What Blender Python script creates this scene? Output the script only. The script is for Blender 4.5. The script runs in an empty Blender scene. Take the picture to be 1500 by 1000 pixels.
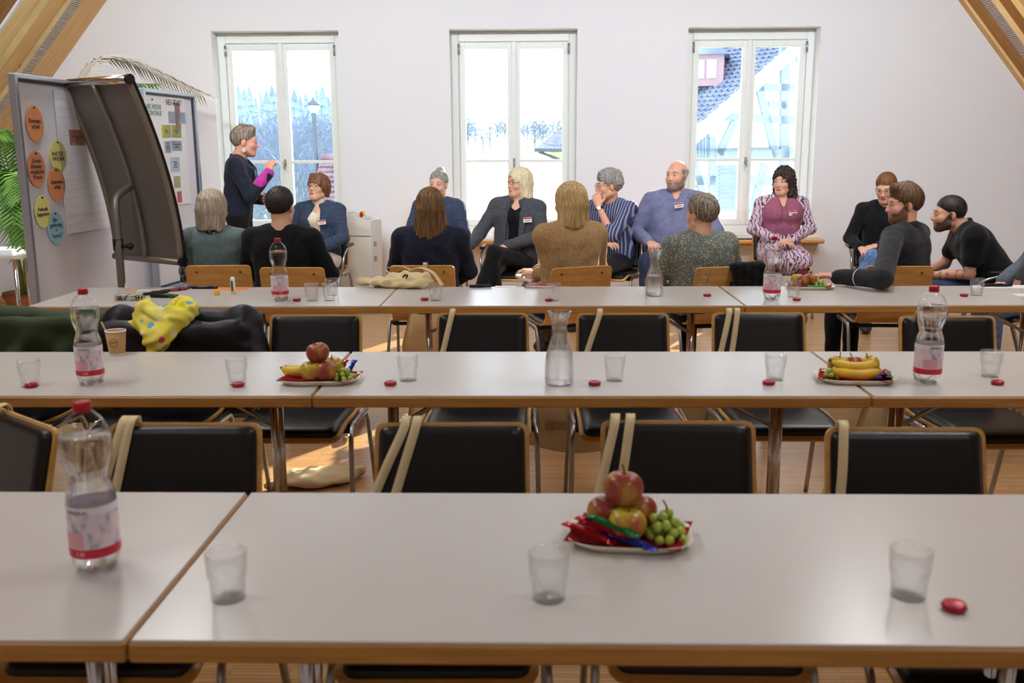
import bpy, bmesh, math, random
import numpy as np
from mathutils import Vector, Matrix, Euler
from math import sin, cos, pi, radians, sqrt, atan2

random.seed(7)
np.random.seed(7)
SC = bpy.context.scene
COL = SC.collection

# ------------------------------------------------------------------ camera
FOC = 1400.0                      # focal length in pixels of the 1500 px wide frame
PITCH, YAW, ROLL = radians(11.4), radians(1.3), radians(0.3)
CAM = Vector((0, 0, 1.52))
_f = Vector((-sin(YAW) * cos(PITCH), cos(YAW) * cos(PITCH), -sin(PITCH)))
_r = Vector((cos(YAW), sin(YAW), 0))
_u = _r.cross(_f)
CR = _r * cos(ROLL) - _u * sin(ROLL)
CU = _u * cos(ROLL) + _r * sin(ROLL)
camd = bpy.data.cameras.new('camera')
camo = bpy.data.objects.new('camera', camd)
COL.objects.link(camo)
camd.sensor_width = 36.0
camd.lens = 36.0 * FOC / 1500.0
camd.clip_end = 2000
camd.dof.use_dof = True
camd.dof.focus_distance = 6.6
camd.dof.aperture_fstop = 4.6
M4 = Matrix((CR, CU, -_f)).transposed().to_4x4()
M4.translation = CAM
camo.matrix_world = M4
SC.camera = camo


def ray(px, py):
    return CR * ((px - 750) / FOC) + CU * ((500 - py) / FOC) + _f


def onz(px, py, z):
    d = ray(px, py)
    return CAM + d * ((z - CAM.z) / d.z)


def ony(px, py, y):
    d = ray(px, py)
    return CAM + d * ((y - CAM.y) / d.y)


def onplane(px, py, p0, n):
    d = ray(px, py)
    return CAM + d * ((Vector(p0) - CAM).dot(n) / d.dot(n))


# ------------------------------------------------------------------ world, sun, exposure
SC.view_settings.view_transform = 'Standard'
SC.view_settings.look = 'None'
SC.view_settings.gamma = 1.0
SC.view_settings.use_curve_mapping = False
SC.view_settings.exposure = 0.1
try:
    SC.cycles.use_denoising = True
    SC.cycles.sample_clamp_indirect = 6.0
    SC.cycles.blur_glossy = 0.2
    SC.cycles.transparent_max_bounces = 16
    SC.cycles.max_bounces = 14
except Exception:
    pass
world = bpy.data.worlds.new('sky')
SC.world = world
world.use_nodes = True
bg = world.node_tree.nodes['Background']
bg.inputs['Color'].default_value = (0.86, 0.93, 1.0, 1)
bg.inputs['Strength'].default_value = 3.2

sund = bpy.data.lights.new('sun', 'SUN')
sund.energy = 18.0
sund.color = (1.0, 0.93, 0.82)
sund.angle = radians(0.6)
suno = bpy.data.objects.new('sun', sund)
COL.objects.link(suno)
SUN_AZ, SUN_EL = radians(28.5), radians(20.5)     # azimuth from +y towards +x
_sd = Vector((sin(SUN_AZ) * cos(SUN_EL), cos(SUN_AZ) * cos(SUN_EL), sin(SUN_EL)))
suno.rotation_euler = _sd.to_track_quat('Z', 'Y').to_euler()
suno.location = (6, 20, 14)


# ------------------------------------------------------------------ tagging
def tag(o, label=None, cat=None, group=None, kind=None):
    if label: o['label'] = label
    if cat: o['category'] = cat
    if group: o['group'] = group
    if kind: o['kind'] = kind
    return o


def empty(name, loc=(0, 0, 0), rz=0.0, label=None, cat=None, group=None, kind=None):
    o = bpy.data.objects.new(name, None)
    o.empty_display_size = 0.1
    COL.objects.link(o)
    o.location = loc
    o.rotation_euler = (0, 0, rz)
    return tag(o, label, cat, group, kind)


def link_mesh(name, me, parent=None):
    o = bpy.data.objects.new(name, me)
    COL.objects.link(o)
    if parent is not None:
        o.parent = parent
    return o


def copy_tree(o, parent=None):
    c = o.copy()
    COL.objects.link(c)
    c.parent = parent
    for ch in list(CH.get(o.name, ())) or [k for k in o.children]:
        copy_tree(ch, c)
    return c


CH = {}


# ------------------------------------------------------------------ materials
MATS = {}


def lin(c):
    """sRGB 0-255 triple to linear."""
    out = []
    for v in c[:3]:
        v = v / 255.0
        out.append(v / 12.92 if v <= 0.04045 else ((v + 0.055) / 1.055) ** 2.4)
    return tuple(out) + (1,)


def mat(name, c, rough=0.5, spec=0.5, metal=0.0, c2=None, scale=8.0, stretch=(1, 1, 1), detail=3.0,
        ramp=(0.35, 0.65), bump=0.0, bscale=None, bstretch=None, trans=0.0, ior=1.45, sheen=0.0, coat=0.0,
        attr=None, sss=0.0, emit=None, estr=0.0):
    """Principled material; c2 mixes in by stretched noise, bump from another noise (object coordinates)."""
    if name in MATS:
        return MATS[name]
    m = bpy.data.materials.new(name)
    m.use_nodes = True
    nt = m.node_tree
    b = nt.nodes['Principled BSDF']
    b.inputs['Base Color'].default_value = lin(c)
    b.inputs['Roughness'].default_value = rough
    b.inputs['Specular IOR Level'].default_value = spec
    b.inputs['Metallic'].default_value = metal
    b.inputs['IOR'].default_value = ior
    b.inputs['Transmission Weight'].default_value = trans
    b.inputs['Sheen Weight'].default_value = sheen
    b.inputs['Coat Weight'].default_value = coat
    if sss:
        b.inputs['Subsurface Weight'].default_value = sss
        b.inputs['Subsurface Radius'].default_value = (0.012, 0.004, 0.002)
    if emit:
        b.inputs['Emission Color'].default_value = lin(emit)
        b.inputs['Emission Strength'].default_value = estr
    tc = None
    if c2 is not None or bump:
        tc = nt.nodes.new('ShaderNodeTexCoord')
    src = None
    if attr:
        a = nt.nodes.new('ShaderNodeAttribute')
        a.attribute_name = attr
        src = a.outputs['Color']
        nt.links.new(src, b.inputs['Base Color'])
    if c2 is not None:
        mp = nt.nodes.new('ShaderNodeMapping')
        mp.inputs['Scale'].default_value = stretch
        nz = nt.nodes.new('ShaderNodeTexNoise')
        nz.inputs['Scale'].default_value = scale
        nz.inputs['Detail'].default_value = detail
        rp = nt.nodes.new('ShaderNodeValToRGB')
        rp.color_ramp.elements[0].position = ramp[0]
        rp.color_ramp.elements[1].position = ramp[1]
        rp.color_ramp.elements[0].color = lin(c)
        rp.color_ramp.elements[1].color = lin(c2)
        nt.links.new(tc.outputs['Object'], mp.inputs['Vector'])
        nt.links.new(mp.outputs['Vector'], nz.inputs['Vector'])
        nt.links.new(nz.outputs['Fac'], rp.inputs['Fac'])
        nt.links.new(rp.outputs['Color'], b.inputs['Base Color'])
    if bump:
        mp2 = nt.nodes.new('ShaderNodeMapping')
        mp2.inputs['Scale'].default_value = bstretch or stretch
        n2 = nt.nodes.new('ShaderNodeTexNoise')
        n2.inputs['Scale'].default_value = bscale or scale * 3
        n2.inputs['Detail'].default_value = 4
        bp = nt.nodes.new('ShaderNodeBump')
        bp.inputs['Strength'].default_value = bump
        bp.inputs['Distance'].default_value = 0.01
        nt.links.new(tc.outputs['Object'], mp2.inputs['Vector'])
        nt.links.new(mp2.outputs['Vector'], n2.inputs['Vector'])
        nt.links.new(n2.outputs['Fac'], bp.inputs['Height'])
        nt.links.new(bp.outputs['Normal'], b.inputs['Normal'])
    MATS[name] = m
    return m


def thin_glass(name, tint=(1, 1, 1), ior=1.45, rough=0.0, maxmix=1.0, refr=0.0, rior=1.4):
    """clear sheet: straight-through transparency with fresnel reflection (no refraction offset)."""
    m = bpy.data.materials.new(name)
    m.use_nodes = True
    nt = m.node_tree
    nt.nodes.clear()
    out = nt.nodes.new('ShaderNodeOutputMaterial')
    mx = nt.nodes.new('ShaderNodeMixShader')
    t = nt.nodes.new('ShaderNodeBsdfTransparent')
    t.inputs['Color'].default_value = tuple(tint) + (1,)
    g = nt.nodes.new('ShaderNodeBsdfGlossy')
    g.inputs['Roughness'].default_value = rough
    lw = nt.nodes.new('ShaderNodeLayerWeight')          # symmetric for front and back faces
    lw.inputs['Blend'].default_value = 0.5
    pw = nt.nodes.new('ShaderNodeMath'); pw.operation = 'POWER'; pw.inputs[1].default_value = 3.5
    ml = nt.nodes.new('ShaderNodeMath'); ml.operation = 'MULTIPLY_ADD'
    r0 = ((ior - 1) / (ior + 1)) ** 2
    ml.inputs[1].default_value = 0.7 * maxmix; ml.inputs[2].default_value = r0
    nt.links.new(lw.outputs['Facing'], pw.inputs[0]); nt.links.new(pw.outputs[0], ml.inputs[0])
    nt.links.new(ml.outputs[0], mx.inputs['Fac'])
    nt.links.new(t.outputs['BSDF'], mx.inputs[1])
    nt.links.new(g.outputs['BSDF'], mx.inputs[2])
    nt.links.new(mx.outputs['Shader'], out.inputs['Surface'])
    if refr > 0:                              # part of the light is refracted as in solid glass
        rf = nt.nodes.new('ShaderNodeBsdfGlass'); rf.inputs['IOR'].default_value = rior; rf.inputs['Roughness'].default_value = 0.0
        m2 = nt.nodes.new('ShaderNodeMixShader'); m2.inputs['Fac'].default_value = refr
        nt.links.new(mx.outputs['Shader'], m2.inputs[1]); nt.links.new(rf.outputs['BSDF'], m2.inputs[2])
        nt.links.new(m2.outputs['Shader'], out.inputs['Surface'])
    MATS[name] = m
    return m


# ------------------------------------------------------------------ mesh building
class MB:
    def __init__(s):
        s.v, s.f, s.mi, s.sm = [], [], [], []
        s.cur = 0
        s.smooth = False

    def add(s, vs, fs, smooth=None):
        o = len(s.v)
        s.v.extend(tuple(p) for p in vs)
        for f in fs:
            s.f.append(tuple(i + o for i in f))
            s.mi.append(s.cur)
            s.sm.append(s.smooth if smooth is None else smooth)

    def box(s, c, d, rot=None, bev=0.0):
        """box centred at c, full size d; optional rotation matrix; bevelled when bev > 0"""
        hx, hy, hz = d[0] / 2, d[1] / 2, d[2] / 2
        c = Vector(c)
        if bev <= 0:
            vs = [Vector((x, y, z)) for x in (-hx, hx) for y in (-hy, hy) for z in (-hz, hz)]
            fs = [(0, 1, 3, 2), (4, 6, 7, 5), (0, 4, 5, 1), (2, 3, 7, 6), (0, 2, 6, 4), (1, 5, 7, 3)]
        else:
            b = min(bev, hx * .98, hy * .98, hz * .98)
            vs, idx = [], {}
            for sx in (-1, 1):
                for sy in (-1, 1):
                    for sz in (-1, 1):
                        for ax in range(3):
                            p = [sx * (hx - b), sy * (hy - b), sz * (hz - b)]
                            p[ax] = (sx * hx, sy * hy, sz * hz)[ax]
                            idx[(sx, sy, sz, ax)] = len(vs)
                            vs.append(Vector(p))
            fs = []
            for ax in range(3):
                o1, o2 = [(1, 2), (2, 0), (0, 1)][ax]
                for sg in (-1, 1):
                    q = []
                    for (a, e) in ((-1, -1), (1, -1), (1, 1), (-1, 1)):
                        k = [0, 0, 0]
                        k[ax], k[o1], k[o2] = sg, a, e
                        q.append(idx[(k[0], k[1], k[2], ax)])
                    fs.append(tuple(q) if sg > 0 else tuple(reversed(q)))
            for ax in range(3):          # edge strips along axis ax
                o1, o2 = [(1, 2), (2, 0), (0, 1)][ax]
                for a in (-1, 1):
                    for e in (-1, 1):
                        def k(t, which):
                            q = [0, 0, 0]
                            q[ax], q[o1], q[o2] = t, a, e
                            return idx[(q[0], q[1], q[2], which)]
                        q = (k(-1, o1), k(1, o1), k(1, o2), k(-1, o2))
                        fs.append(q if a * e < 0 else tuple(reversed(q)))
            for sx in (-1, 1):
                for sy in (-1, 1):
                    for sz in (-1, 1):
                        q = tuple(idx[(sx, sy, sz, a)] for a in range(3))
                        fs.append(q if sx * sy * sz > 0 else tuple(reversed(q)))
        if rot is not None:
            vs = [rot @ p for p in vs]
        s.add([p + c for p in vs], fs, smooth=False)
        return s

    def tube(s, pts, r, n=10, cap=True, flat=None, smooth=True, up=None):
        """sweep a circle (or ellipse flat=(a,b) factors) along pts; r number or list"""
        pts = [Vector(p) for p in pts]
        m = len(pts)
        rs = [r] * m if not hasattr(r, '__len__') else list(r)
        vs, fs = [], []
        prev = None
        for i in range(m):
            t = (pts[min(i + 1, m - 1)] - pts[max(i - 1, 0)])
            if t.length < 1e-9: t = Vector((0, 0, 1))
            t.normalize()
            if prev is None:
                a = Vector(up) if up else (Vector((0, 0, 1)) if abs(t.z) < .9 else Vector((1, 0, 0)))
                nrm = (a - t * a.dot(t)).normalized()
            else:
                nrm = prev - t * prev.dot(t)
                nrm = nrm.normalized() if nrm.length > 1e-6 else t.orthogonal().normalized()
            prev = nrm
            bi = t.cross(nrm)
            fa, fb = flat or (1, 1)
            for k in range(n):
                an = 2 * pi * k / n
                vs.append(pts[i] + nrm * (cos(an) * rs[i] * fa) + bi * (sin(an) * rs[i] * fb))
        for i in range(m - 1):
            for k in range(n):
                a, b2 = i * n + k, i * n + (k + 1) % n
                fs.append((a, b2, b2 + n, a + n))
        s.add(vs, fs, smooth=smooth)
        if cap:
            o = len(s.v) - len(vs)
            for rg, rev in ((range(n), True), (range((m - 1) * n, m * n), False)):
                q = [o + k for k in rg]
                s.f.append(tuple(reversed(q)) if rev else tuple(q))
                s.mi.append(s.cur)
                s.sm.append(False)
        return s

    def lathe(s, prof, n=24, c=(0, 0, 0), mod=None, smooth=True, close=False):
        """revolve (r,z) profile round z; mod(angle, r, z)->r"""
        vs, fs = [], []
        m = len(prof)
        for (r, z) in prof:
            for k in range(n):
                a = 2 * pi * k / n
                rr = mod(a, r, z) if mod else r
                zz = z
                if isinstance(rr, tuple): rr, zz = rr
                vs.append((c[0] + rr * cos(a), c[1] + rr * sin(a), c[2] + zz))
        for i in range(m - 1):
            for k in range(n):
                a, b = i * n + k, i * n + (k + 1) % n
                fs.append((a, b, b + n, a + n))
        if close:
            i = m - 1
            for k in range(n):
                a, b = i * n + k, i * n + (k + 1) % n
                fs.append((a, b, (k + 1) % n, k))
        else:
            if prof[0][0] > 1e-6: fs.append(tuple(reversed(range(n))))
            if prof[-1][0] > 1e-6: fs.append(tuple(range((m - 1) * n, m * n)))
        s.add(vs, fs, smooth=smooth)
        return s

    def prism(s, poly, z0, z1, M=None, smooth=False):
        """extrude a 2D polygon (ccw) between z0 and z1, optional matrix M"""
        n = len(poly)
        vs = [Vector((p[0], p[1], z0)) for p in poly] + [Vector((p[0], p[1], z1)) for p in poly]
        fs = [tuple(reversed(range(n))), tuple(range(n, 2 * n))]
        fs += [(k, (k + 1) % n, n + (k + 1) % n, n + k) for k in range(n)]
        if M is not None: vs = [M @ p for p in vs]
        s.add(vs, fs, smooth=smooth)
        return s

    def ball(s, c, r, n=12, m=8, rot=None):
        rr = (r, r, r) if not hasattr(r, '__len__') else r
        vs, fs = [], []
        for i in range(m + 1):
            ph = pi * i / m
            for k in range(n):
                a = 2 * pi * k / n
                p = Vector((rr[0] * sin(ph) * cos(a), rr[1] * sin(ph) * sin(a), -rr[2] * cos(ph)))
                if rot is not None: p = rot @ p
                vs.append(p + Vector(c))
        for i in range(m):
            for k in range(n):
                a, b = i * n + k, i * n + (k + 1) % n
                fs.append((a, b, b + n, a + n))
        s.add(vs, fs, smooth=True)
        return s

    def mesh(s, name, mats):
        me = bpy.data.meshes.new(name)
        me.from_pydata(s.v, [], s.f)
        for m in (mats if isinstance(mats, (list, tuple)) else [mats]):
            me.materials.append(m)
        me.polygons.foreach_set('material_index', s.mi)
        me.polygons.foreach_set('use_smooth', s.sm)
        me.update()
        return me

    def build(s, name, mats, parent=None):
        return link_mesh(name, s.mesh(name, mats), parent)


def rrect(w, h, r, n=4):
    """rounded rectangle polygon, ccw, centred"""
    out = []
    for (cx, cy, a0) in ((w / 2 - r, h / 2 - r, 0), (-w / 2 + r, h / 2 - r, 90), (-w / 2 + r, -h / 2 + r, 180), (w / 2 - r, -h / 2 + r, 270)):
        for k in range(n + 1):
            a = radians(a0 + 90 * k / n)
            out.append((cx + r * cos(a), cy + r * sin(a)))
    return out


def smooth_path(pts, sub=6):
    """Catmull-Rom through pts"""
    P = [Vector(p) for p in pts]
    P = [P[0] * 2 - P[1]] + P + [P[-1] * 2 - P[-2]]
    out = []
    for i in range(1, len(P) - 2):
        for k in range(sub):
            t = k / sub
            a, b, c, d = P[i - 1], P[i], P[i + 1], P[i + 2]
            out.append(0.5 * ((2 * b) + (c - a) * t + (2 * a - 5 * b + 4 * c - d) * t * t + (3 * b - a - 3 * c + d) * t ** 3))
    out.append(P[-2])
    return out


# ------------------------------------------------------------------ signed-distance modelling (bodies, cloth, hair)
class Sdf:
    def __init__(s):
        s.p = []

    def cap(s, a, b, ra, rb=None, k=0.02, flat=None, op='u'):
        """tapered capsule; flat=(axis, factor) squeezes it along axis"""
        a, b = np.array(a, float), np.array(b, float)
        rb = ra if rb is None else rb
        ext = max(ra, rb)
        if flat is not None:
            ax = np.array(flat[0], float)
            ax /= np.linalg.norm(ax)
            ff = flat[1]
            ext *= max(1.0, ff)

        def fn(P):
            q = P - a
            ba = b - a
            if flat is not None:
                q = q + ax * ((q @ ax) * (1 / ff - 1))[..., None]
                ba = ba + ax * ((ba @ ax) * (1 / ff - 1))
            L = max(ba @ ba, 1e-12)
            t = np.clip((q @ ba) / L, 0, 1)
            d = np.linalg.norm(q - t[..., None] * ba, axis=-1) - (ra + t * (rb - ra))
            return d * (min(1.0, ff) if flat is not None else 1.0)
        s.p.append((fn, np.minimum(a, b) - ext, np.maximum(a, b) + ext, k, op))
        return s

    def ell(s, c, r, R=None, k=0.02, op='u'):
        c, r = np.array(c, float), np.array(r, float)
        Rm = np.eye(3) if R is None else np.array(R)

        def fn(P):
            q = (P - c) @ Rm          # into the local frame
            k0 = np.linalg.norm(q / r, axis=-1)
            k1 = np.linalg.norm(q / (r * r), axis=-1)
            return k0 * (k0 - 1.0) / np.maximum(k1, 1e-9)
        e = r.max() if R is not None else r
        s.p.append((fn, c - e, c + e, k, op))
        return s

    def box(s, c, h, R=None, rnd=0.01, k=0.01, op='u'):
        c, h = np.array(c, float), np.array(h, float)
        Rm = np.eye(3) if R is None else np.array(R)

        def fn(P):
            q = np.abs((P - c) @ Rm) - (h - rnd)
            return np.linalg.norm(np.maximum(q, 0), axis=-1) + np.minimum(q.max(-1), 0) - rnd
        e = np.linalg.norm(h) if R is not None else h
        s.p.append((fn, c - e, c + e, k, op))
        return s

    def fn(s, f, lo, hi, k=0.01, op='u'):
        s.p.append((f, np.array(lo, float), np.array(hi, float), k, op))
        return s

    def arrays(s, vox=0.008, noise=None):
        us = [p for p in s.p if p[4] == 'u']
        lo = np.min([p[1] for p in us], 0) - 3 * vox - 0.01
        hi = np.max([p[2] for p in us], 0) + 3 * vox + 0.01
        n = np.ceil((hi - lo) / vox).astype(int) + 1
        F = np.full(n, 0.06, np.float32)
        axs = [lo[i] + vox * np.arange(n[i]) for i in range(3)]
        for (fn, a, b, k, op) in s.p:
            m = k + 2.5 * vox
            i0 = np.clip(np.floor((a - m - lo) / vox).astype(int), 0, n)
            i1 = np.clip(np.ceil((b + m - lo) / vox).astype(int) + 1, 0, n)
            if (i1 <= i0).any(): continue
            G = np.stack(np.meshgrid(*[axs[i][i0[i]:i1[i]] for i in range(3)], indexing='ij'), -1)
            d = fn(G)
            sl = tuple(slice(i0[i], i1[i]) for i in range(3))
            A = F[sl]
            if op == 'u':
                if k > 0:
                    h = np.maximum(k - np.abs(A - d), 0) / k
                    F[sl] = np.minimum(A, d) - h * h * k * 0.25
                else:
                    F[sl] = np.minimum(A, d)
            else:
                d = -d
                if k > 0:
                    h = np.maximum(k - np.abs(A - d), 0) / k
                    F[sl] = np.maximum(A, d) + h * h * k * 0.25
                else:
                    F[sl] = np.maximum(A, d)
        if noise is not None:
            amp, fr, sd = noise
            X, Y, Z = np.meshgrid(*axs, indexing='ij', sparse=True)
            F += (amp * (np.sin(X * fr + 2.1 * np.sin(Z * fr * .6 + sd) + sd) * np.sin(Y * fr * .9 + 1.7 * np.sin(X * fr * .5 + 2 * sd)) * np.sin(Z * fr * 1.1 + 1.3 * np.sin(Y * fr * .7 + sd * 3)))).astype(np.float32)
        return surface_nets(F, lo, vox)

    def build(s, name, mats, parent=None, vox=0.008, noise=None, paint=None, base=None, disp=None):
        V, Q = s.arrays(vox, noise)
        if disp is not None:
            V = disp(V)
        me = mesh_np(name, V, Q, mats)
        if paint is not None:
            C = np.ones((len(V), 4), np.float32)
            C[:, :3] = np.array(lin(base))[:3]
            for pf, col in paint:
                w = np.clip(pf(V), 0, 1)[:, None]
                C[:, :3] = C[:, :3] * (1 - w) + np.array(lin(col))[None, :3] * w
            at = me.color_attributes.new('tone', 'FLOAT_COLOR', 'POINT')
            at.data.foreach_set('color', C.ravel())
        return link_mesh(name, me, parent)


def surface_nets(F, lo, vox):
    S = F < 0
    c = [(i, j, k) for i in (0, 1) for j in (0, 1) for k in (0, 1)]
    n = np.array(F.shape) - 1

    def sh(A, o):
        return A[o[0]:o[0] + n[0], o[1]:o[1] + n[1], o[2]:o[2] + n[2]]
    cnt = np.zeros(n, np.int8)
    for o in c: cnt += sh(S, o)
    act = (cnt > 0) & (cnt < 8)
    I = np.argwhere(act)
    idx = np.full(n, -1, np.int64)
    idx[act] = np.arange(len(I))
    vals = {o: F[I[:, 0] + o[0], I[:, 1] + o[1], I[:, 2] + o[2]] for o in c}
    acc = np.zeros((len(I), 3))
    num = np.zeros(len(I))
    for o in c:
        for ax in range(3):
            if o[ax] == 0:
                e = list(o); e[ax] = 1; e = tuple(e)
                f0, f1 = vals[o], vals[e]
                m = (f0 < 0) != (f1 < 0)
                t = np.where(m, f0 / np.where(m, f0 - f1, 1), 0)
                p = np.array(o, float)[None, :].repeat(len(I), 0)
                p[:, ax] += t
                acc += p * m[:, None]
                num += m
    V = lo + (I + acc / np.maximum(num, 1)[:, None]) * vox
    Q = []
    for ax in range(3):
        b, d = (ax + 1) % 3, (ax + 2) % 3
        sl0 = [slice(None)] * 3; sl1 = [slice(None)] * 3
        sl0[ax] = slice(0, -1); sl1[ax] = slice(1, None)
        s0, s1 = S[tuple(sl0)], S[tuple(sl1)]
        E = np.argwhere(s0 != s1)
        E = E[(E[:, b] > 0) & (E[:, d] > 0) & (E[:, b] < n[b]) & (E[:, d] < n[d])]
        ob = np.zeros(3, int); ob[b] = 1
        od = np.zeros(3, int); od[d] = 1
        g = lambda A: idx[A[:, 0], A[:, 1], A[:, 2]]
        q = np.stack([g(E - ob - od), g(E - od), g(E), g(E - ob)], 1)
        flip = ~s0[E[:, 0], E[:, 1], E[:, 2]]
        q[flip] = q[flip][:, ::-1]
        Q.append(q)
    Q = np.concatenate(Q)
    Q = Q[(Q >= 0).all(1)]
    return V, Q


def mesh_np(name, V, Q, mats):
    me = bpy.data.meshes.new(name)
    me.vertices.add(len(V))
    me.vertices.foreach_set('co', np.ascontiguousarray(V, np.float32).ravel())
    me.loops.add(Q.size)
    me.loops.foreach_set('vertex_index', np.ascontiguousarray(Q, np.int32).ravel())
    me.polygons.add(len(Q))
    me.polygons.foreach_set('loop_start', np.arange(0, Q.size, 4, dtype=np.int32))
    me.polygons.foreach_set('use_smooth', np.ones(len(Q), bool))
    for m in (mats if isinstance(mats, (list, tuple)) else [mats]):
        me.materials.append(m)
    me.update(calc_edges=True)
    me.validate()
    return me
# ================================================================== THE ROOM
WY = 9.6                           # inner face of the back wall
WIN = [(-3.12, -1.88), (-0.81, 0.43), (1.49, 2.75)]
WB, WT = 0.64, 2.65                # window opening bottom / top
RIDGE_X, RIDGE_Z = -0.04, 7.72


def roof_z(x):
    return 2.945 + 1.176 * (x + 4.106) if x < RIDGE_X else 2.878 - 1.19 * (x - 4.021)


M_wall = mat('wall_plaster', (230, 231, 235), 0.9, 0.2, bump=0.05, bscale=60)
M_reveal = M_wall


def floor_material():
    m = bpy.data.materials.new('strip_parquet')
    m.use_nodes = True
    nt = m.node_tree
    b = nt.nodes['Principled BSDF']
    tc = nt.nodes.new('ShaderNodeTexCoord')
    br = nt.nodes.new('ShaderNodeTexBrick')
    br.inputs['Scale'].default_value = 1.0
    br.inputs['Brick Width'].default_value = 0.36
    br.inputs['Row Height'].default_value = 0.018
    br.inputs['Mortar Size'].default_value = 0.0009
    br.inputs['Mortar Smooth'].default_value = 0.2
    br.inputs['Color1'].default_value = lin((202, 160, 108))
    br.inputs['Color2'].default_value = lin((184, 140, 90))
    br.inputs['Mortar'].default_value = lin((120, 84, 48))
    nz = nt.nodes.new('ShaderNodeTexNoise')
    mp = nt.nodes.new('ShaderNodeMapping')
    mp.inputs['Scale'].default_value = (1.5, 60, 1)
    nz.inputs['Scale'].default_value = 2.0
    mx = nt.nodes.new('ShaderNodeMix')
    mx.data_type = 'RGBA'
    mx.blend_type = 'MULTIPLY'
    mx.inputs[0].default_value = 0.35
    rp = nt.nodes.new('ShaderNodeValToRGB')
    rp.color_ramp.elements[0].position = 0.3
    rp.color_ramp.elements[1].position = 0.7
    rp.color_ramp.elements[0].color = (0.45, 0.4, 0.35, 1)
    nt.links.new(tc.outputs['Object'], br.inputs['Vector'])
    nt.links.new(tc.outputs['Object'], mp.inputs['Vector'])
    nt.links.new(mp.outputs['Vector'], nz.inputs['Vector'])
    nt.links.new(nz.outputs['Fac'], rp.inputs['Fac'])
    nt.links.new(br.outputs['Color'], mx.inputs[6])
    nt.links.new(rp.outputs['Color'], mx.inputs[7])
    nt.links.new(mx.outputs[2], b.inputs['Base Color'])
    b.inputs['Roughness'].default_value = 0.27
    b.inputs['Specular IOR Level'].default_value = 0.45
    bp = nt.nodes.new('ShaderNodeBump')
    bp.inputs['Strength'].default_value = 0.15
    bp.inputs['Distance'].default_value = 0.004
    nt.links.new(br.outputs['Fac'], bp.inputs['Height'])
    bp.invert = True
    nt.links.new(bp.outputs['Normal'], b.inputs['Normal'])
    return m


mb = MB(); mb.box((0, 2.9, -0.06), (11.4, 13.8, 0.12))
tag(mb.build('floor', floor_material()), kind='structure')

# back wall: boxes round the three openings plus the gable above them
mb = MB()
xs = [-5.9] + [v for w in WIN for v in w] + [5.9]
for i in range(0, len(xs), 2):
    mb.box(((xs[i] + xs[i + 1]) / 2, WY + .15, WT / 2), (xs[i + 1] - xs[i], .3, WT))
for (a, b) in WIN:
    mb.box(((a + b) / 2, WY + .15, WB / 2), (b - a, .3, WB))
Mg = Matrix.Rotation(pi / 2, 4, 'X')        # polygon (x,z) -> extruded along -y
poly = [(-5.9, WT), (5.9, WT), (5.9, 2.9), (RIDGE_X, 8.3), (-5.9, 2.9)]
mb.prism(poly, -(WY + .3), -WY, Mg)
tag(mb.build('wall_back', M_wall), kind='structure')
mb = MB(); mb.prism([(-5.9, 0), (5.9, 0), (5.9, 2.9), (RIDGE_X, 8.3), (-5.9, 2.9)], 4.0, 4.2, Mg)
tag(mb.build('wall_front', M_wall), kind='structure')
for nm, x in (('wall_left', -5.75), ('wall_right', 5.75)):
    mb = MB(); mb.box((x, 2.8, .7), (.1, 13.6, 1.4))
    tag(mb.build(nm, M_wall), kind='structure')
M_beech = mat('beech', (214, 168, 108), 0.4, 0.4, c2=(196, 146, 86), scale=6, stretch=(1, 14, 14), bump=0.03, bscale=30)
for nm, a, b in (('baseboard_back', -5.7, 5.7),):
    mb = MB(); mb.box(((a + b) / 2, WY - .008, .035), (b - a, .016, .07), bev=.003)
    tag(mb.build(nm, M_beech), kind='structure')

# roof
M_clad = mat('roof_boards', (168, 120, 66), 0.6, 0.3, c2=(140, 96, 50), scale=3, stretch=(1, 12, 1))


def pine(name, c, c2):
    """knotty pine: long grain along the slope plus round dark knots"""
    m = mat(name, c, 0.55, 0.3, c2=c2, scale=3.0, stretch=(1.2, 16, 1.2), detail=4)
    nt = m.node_tree
    b = nt.nodes['Principled BSDF']
    tc = [n for n in nt.nodes if n.type == 'TEX_COORD'][0]
    vo = nt.nodes.new('ShaderNodeTexVoronoi')
    vo.inputs['Scale'].default_value = 3.1
    rp = nt.nodes.new('ShaderNodeValToRGB')
    rp.color_ramp.elements[0].position = 0.05
    rp.color_ramp.elements[1].position = 0.1
    rp.color_ramp.elements[0].color = (1, 1, 1, 1)
    rp.color_ramp.elements[1].color = (0, 0, 0, 1)
    mx = nt.nodes.new('ShaderNodeMix')
    mx.data_type = 'RGBA'
    old = b.inputs['Base Color'].links[0].from_socket
    nt.links.new(tc.outputs['Object'], vo.inputs['Vector'])
    nt.links.new(vo.outputs['Distance'], rp.inputs['Fac'])
    nt.links.new(rp.outputs['Color'], mx.inputs[0])
    nt.links.new(old, mx.inputs[6])
    mx.inputs[7].default_value = lin((112, 74, 40))
    nt.links.new(mx.outputs[2], b.inputs['Base Color'])
    return m


M_pineA = pine('knotty_pine', (232, 190, 130), (214, 168, 106))
M_pineB = pine('pale_pine', (244, 214, 160), (232, 196, 136))
M_slat = mat('acoustic_slats', (206, 192, 178), 0.7)
M_dark = mat('dark_gap', (60, 48, 42), 0.9)


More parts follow.
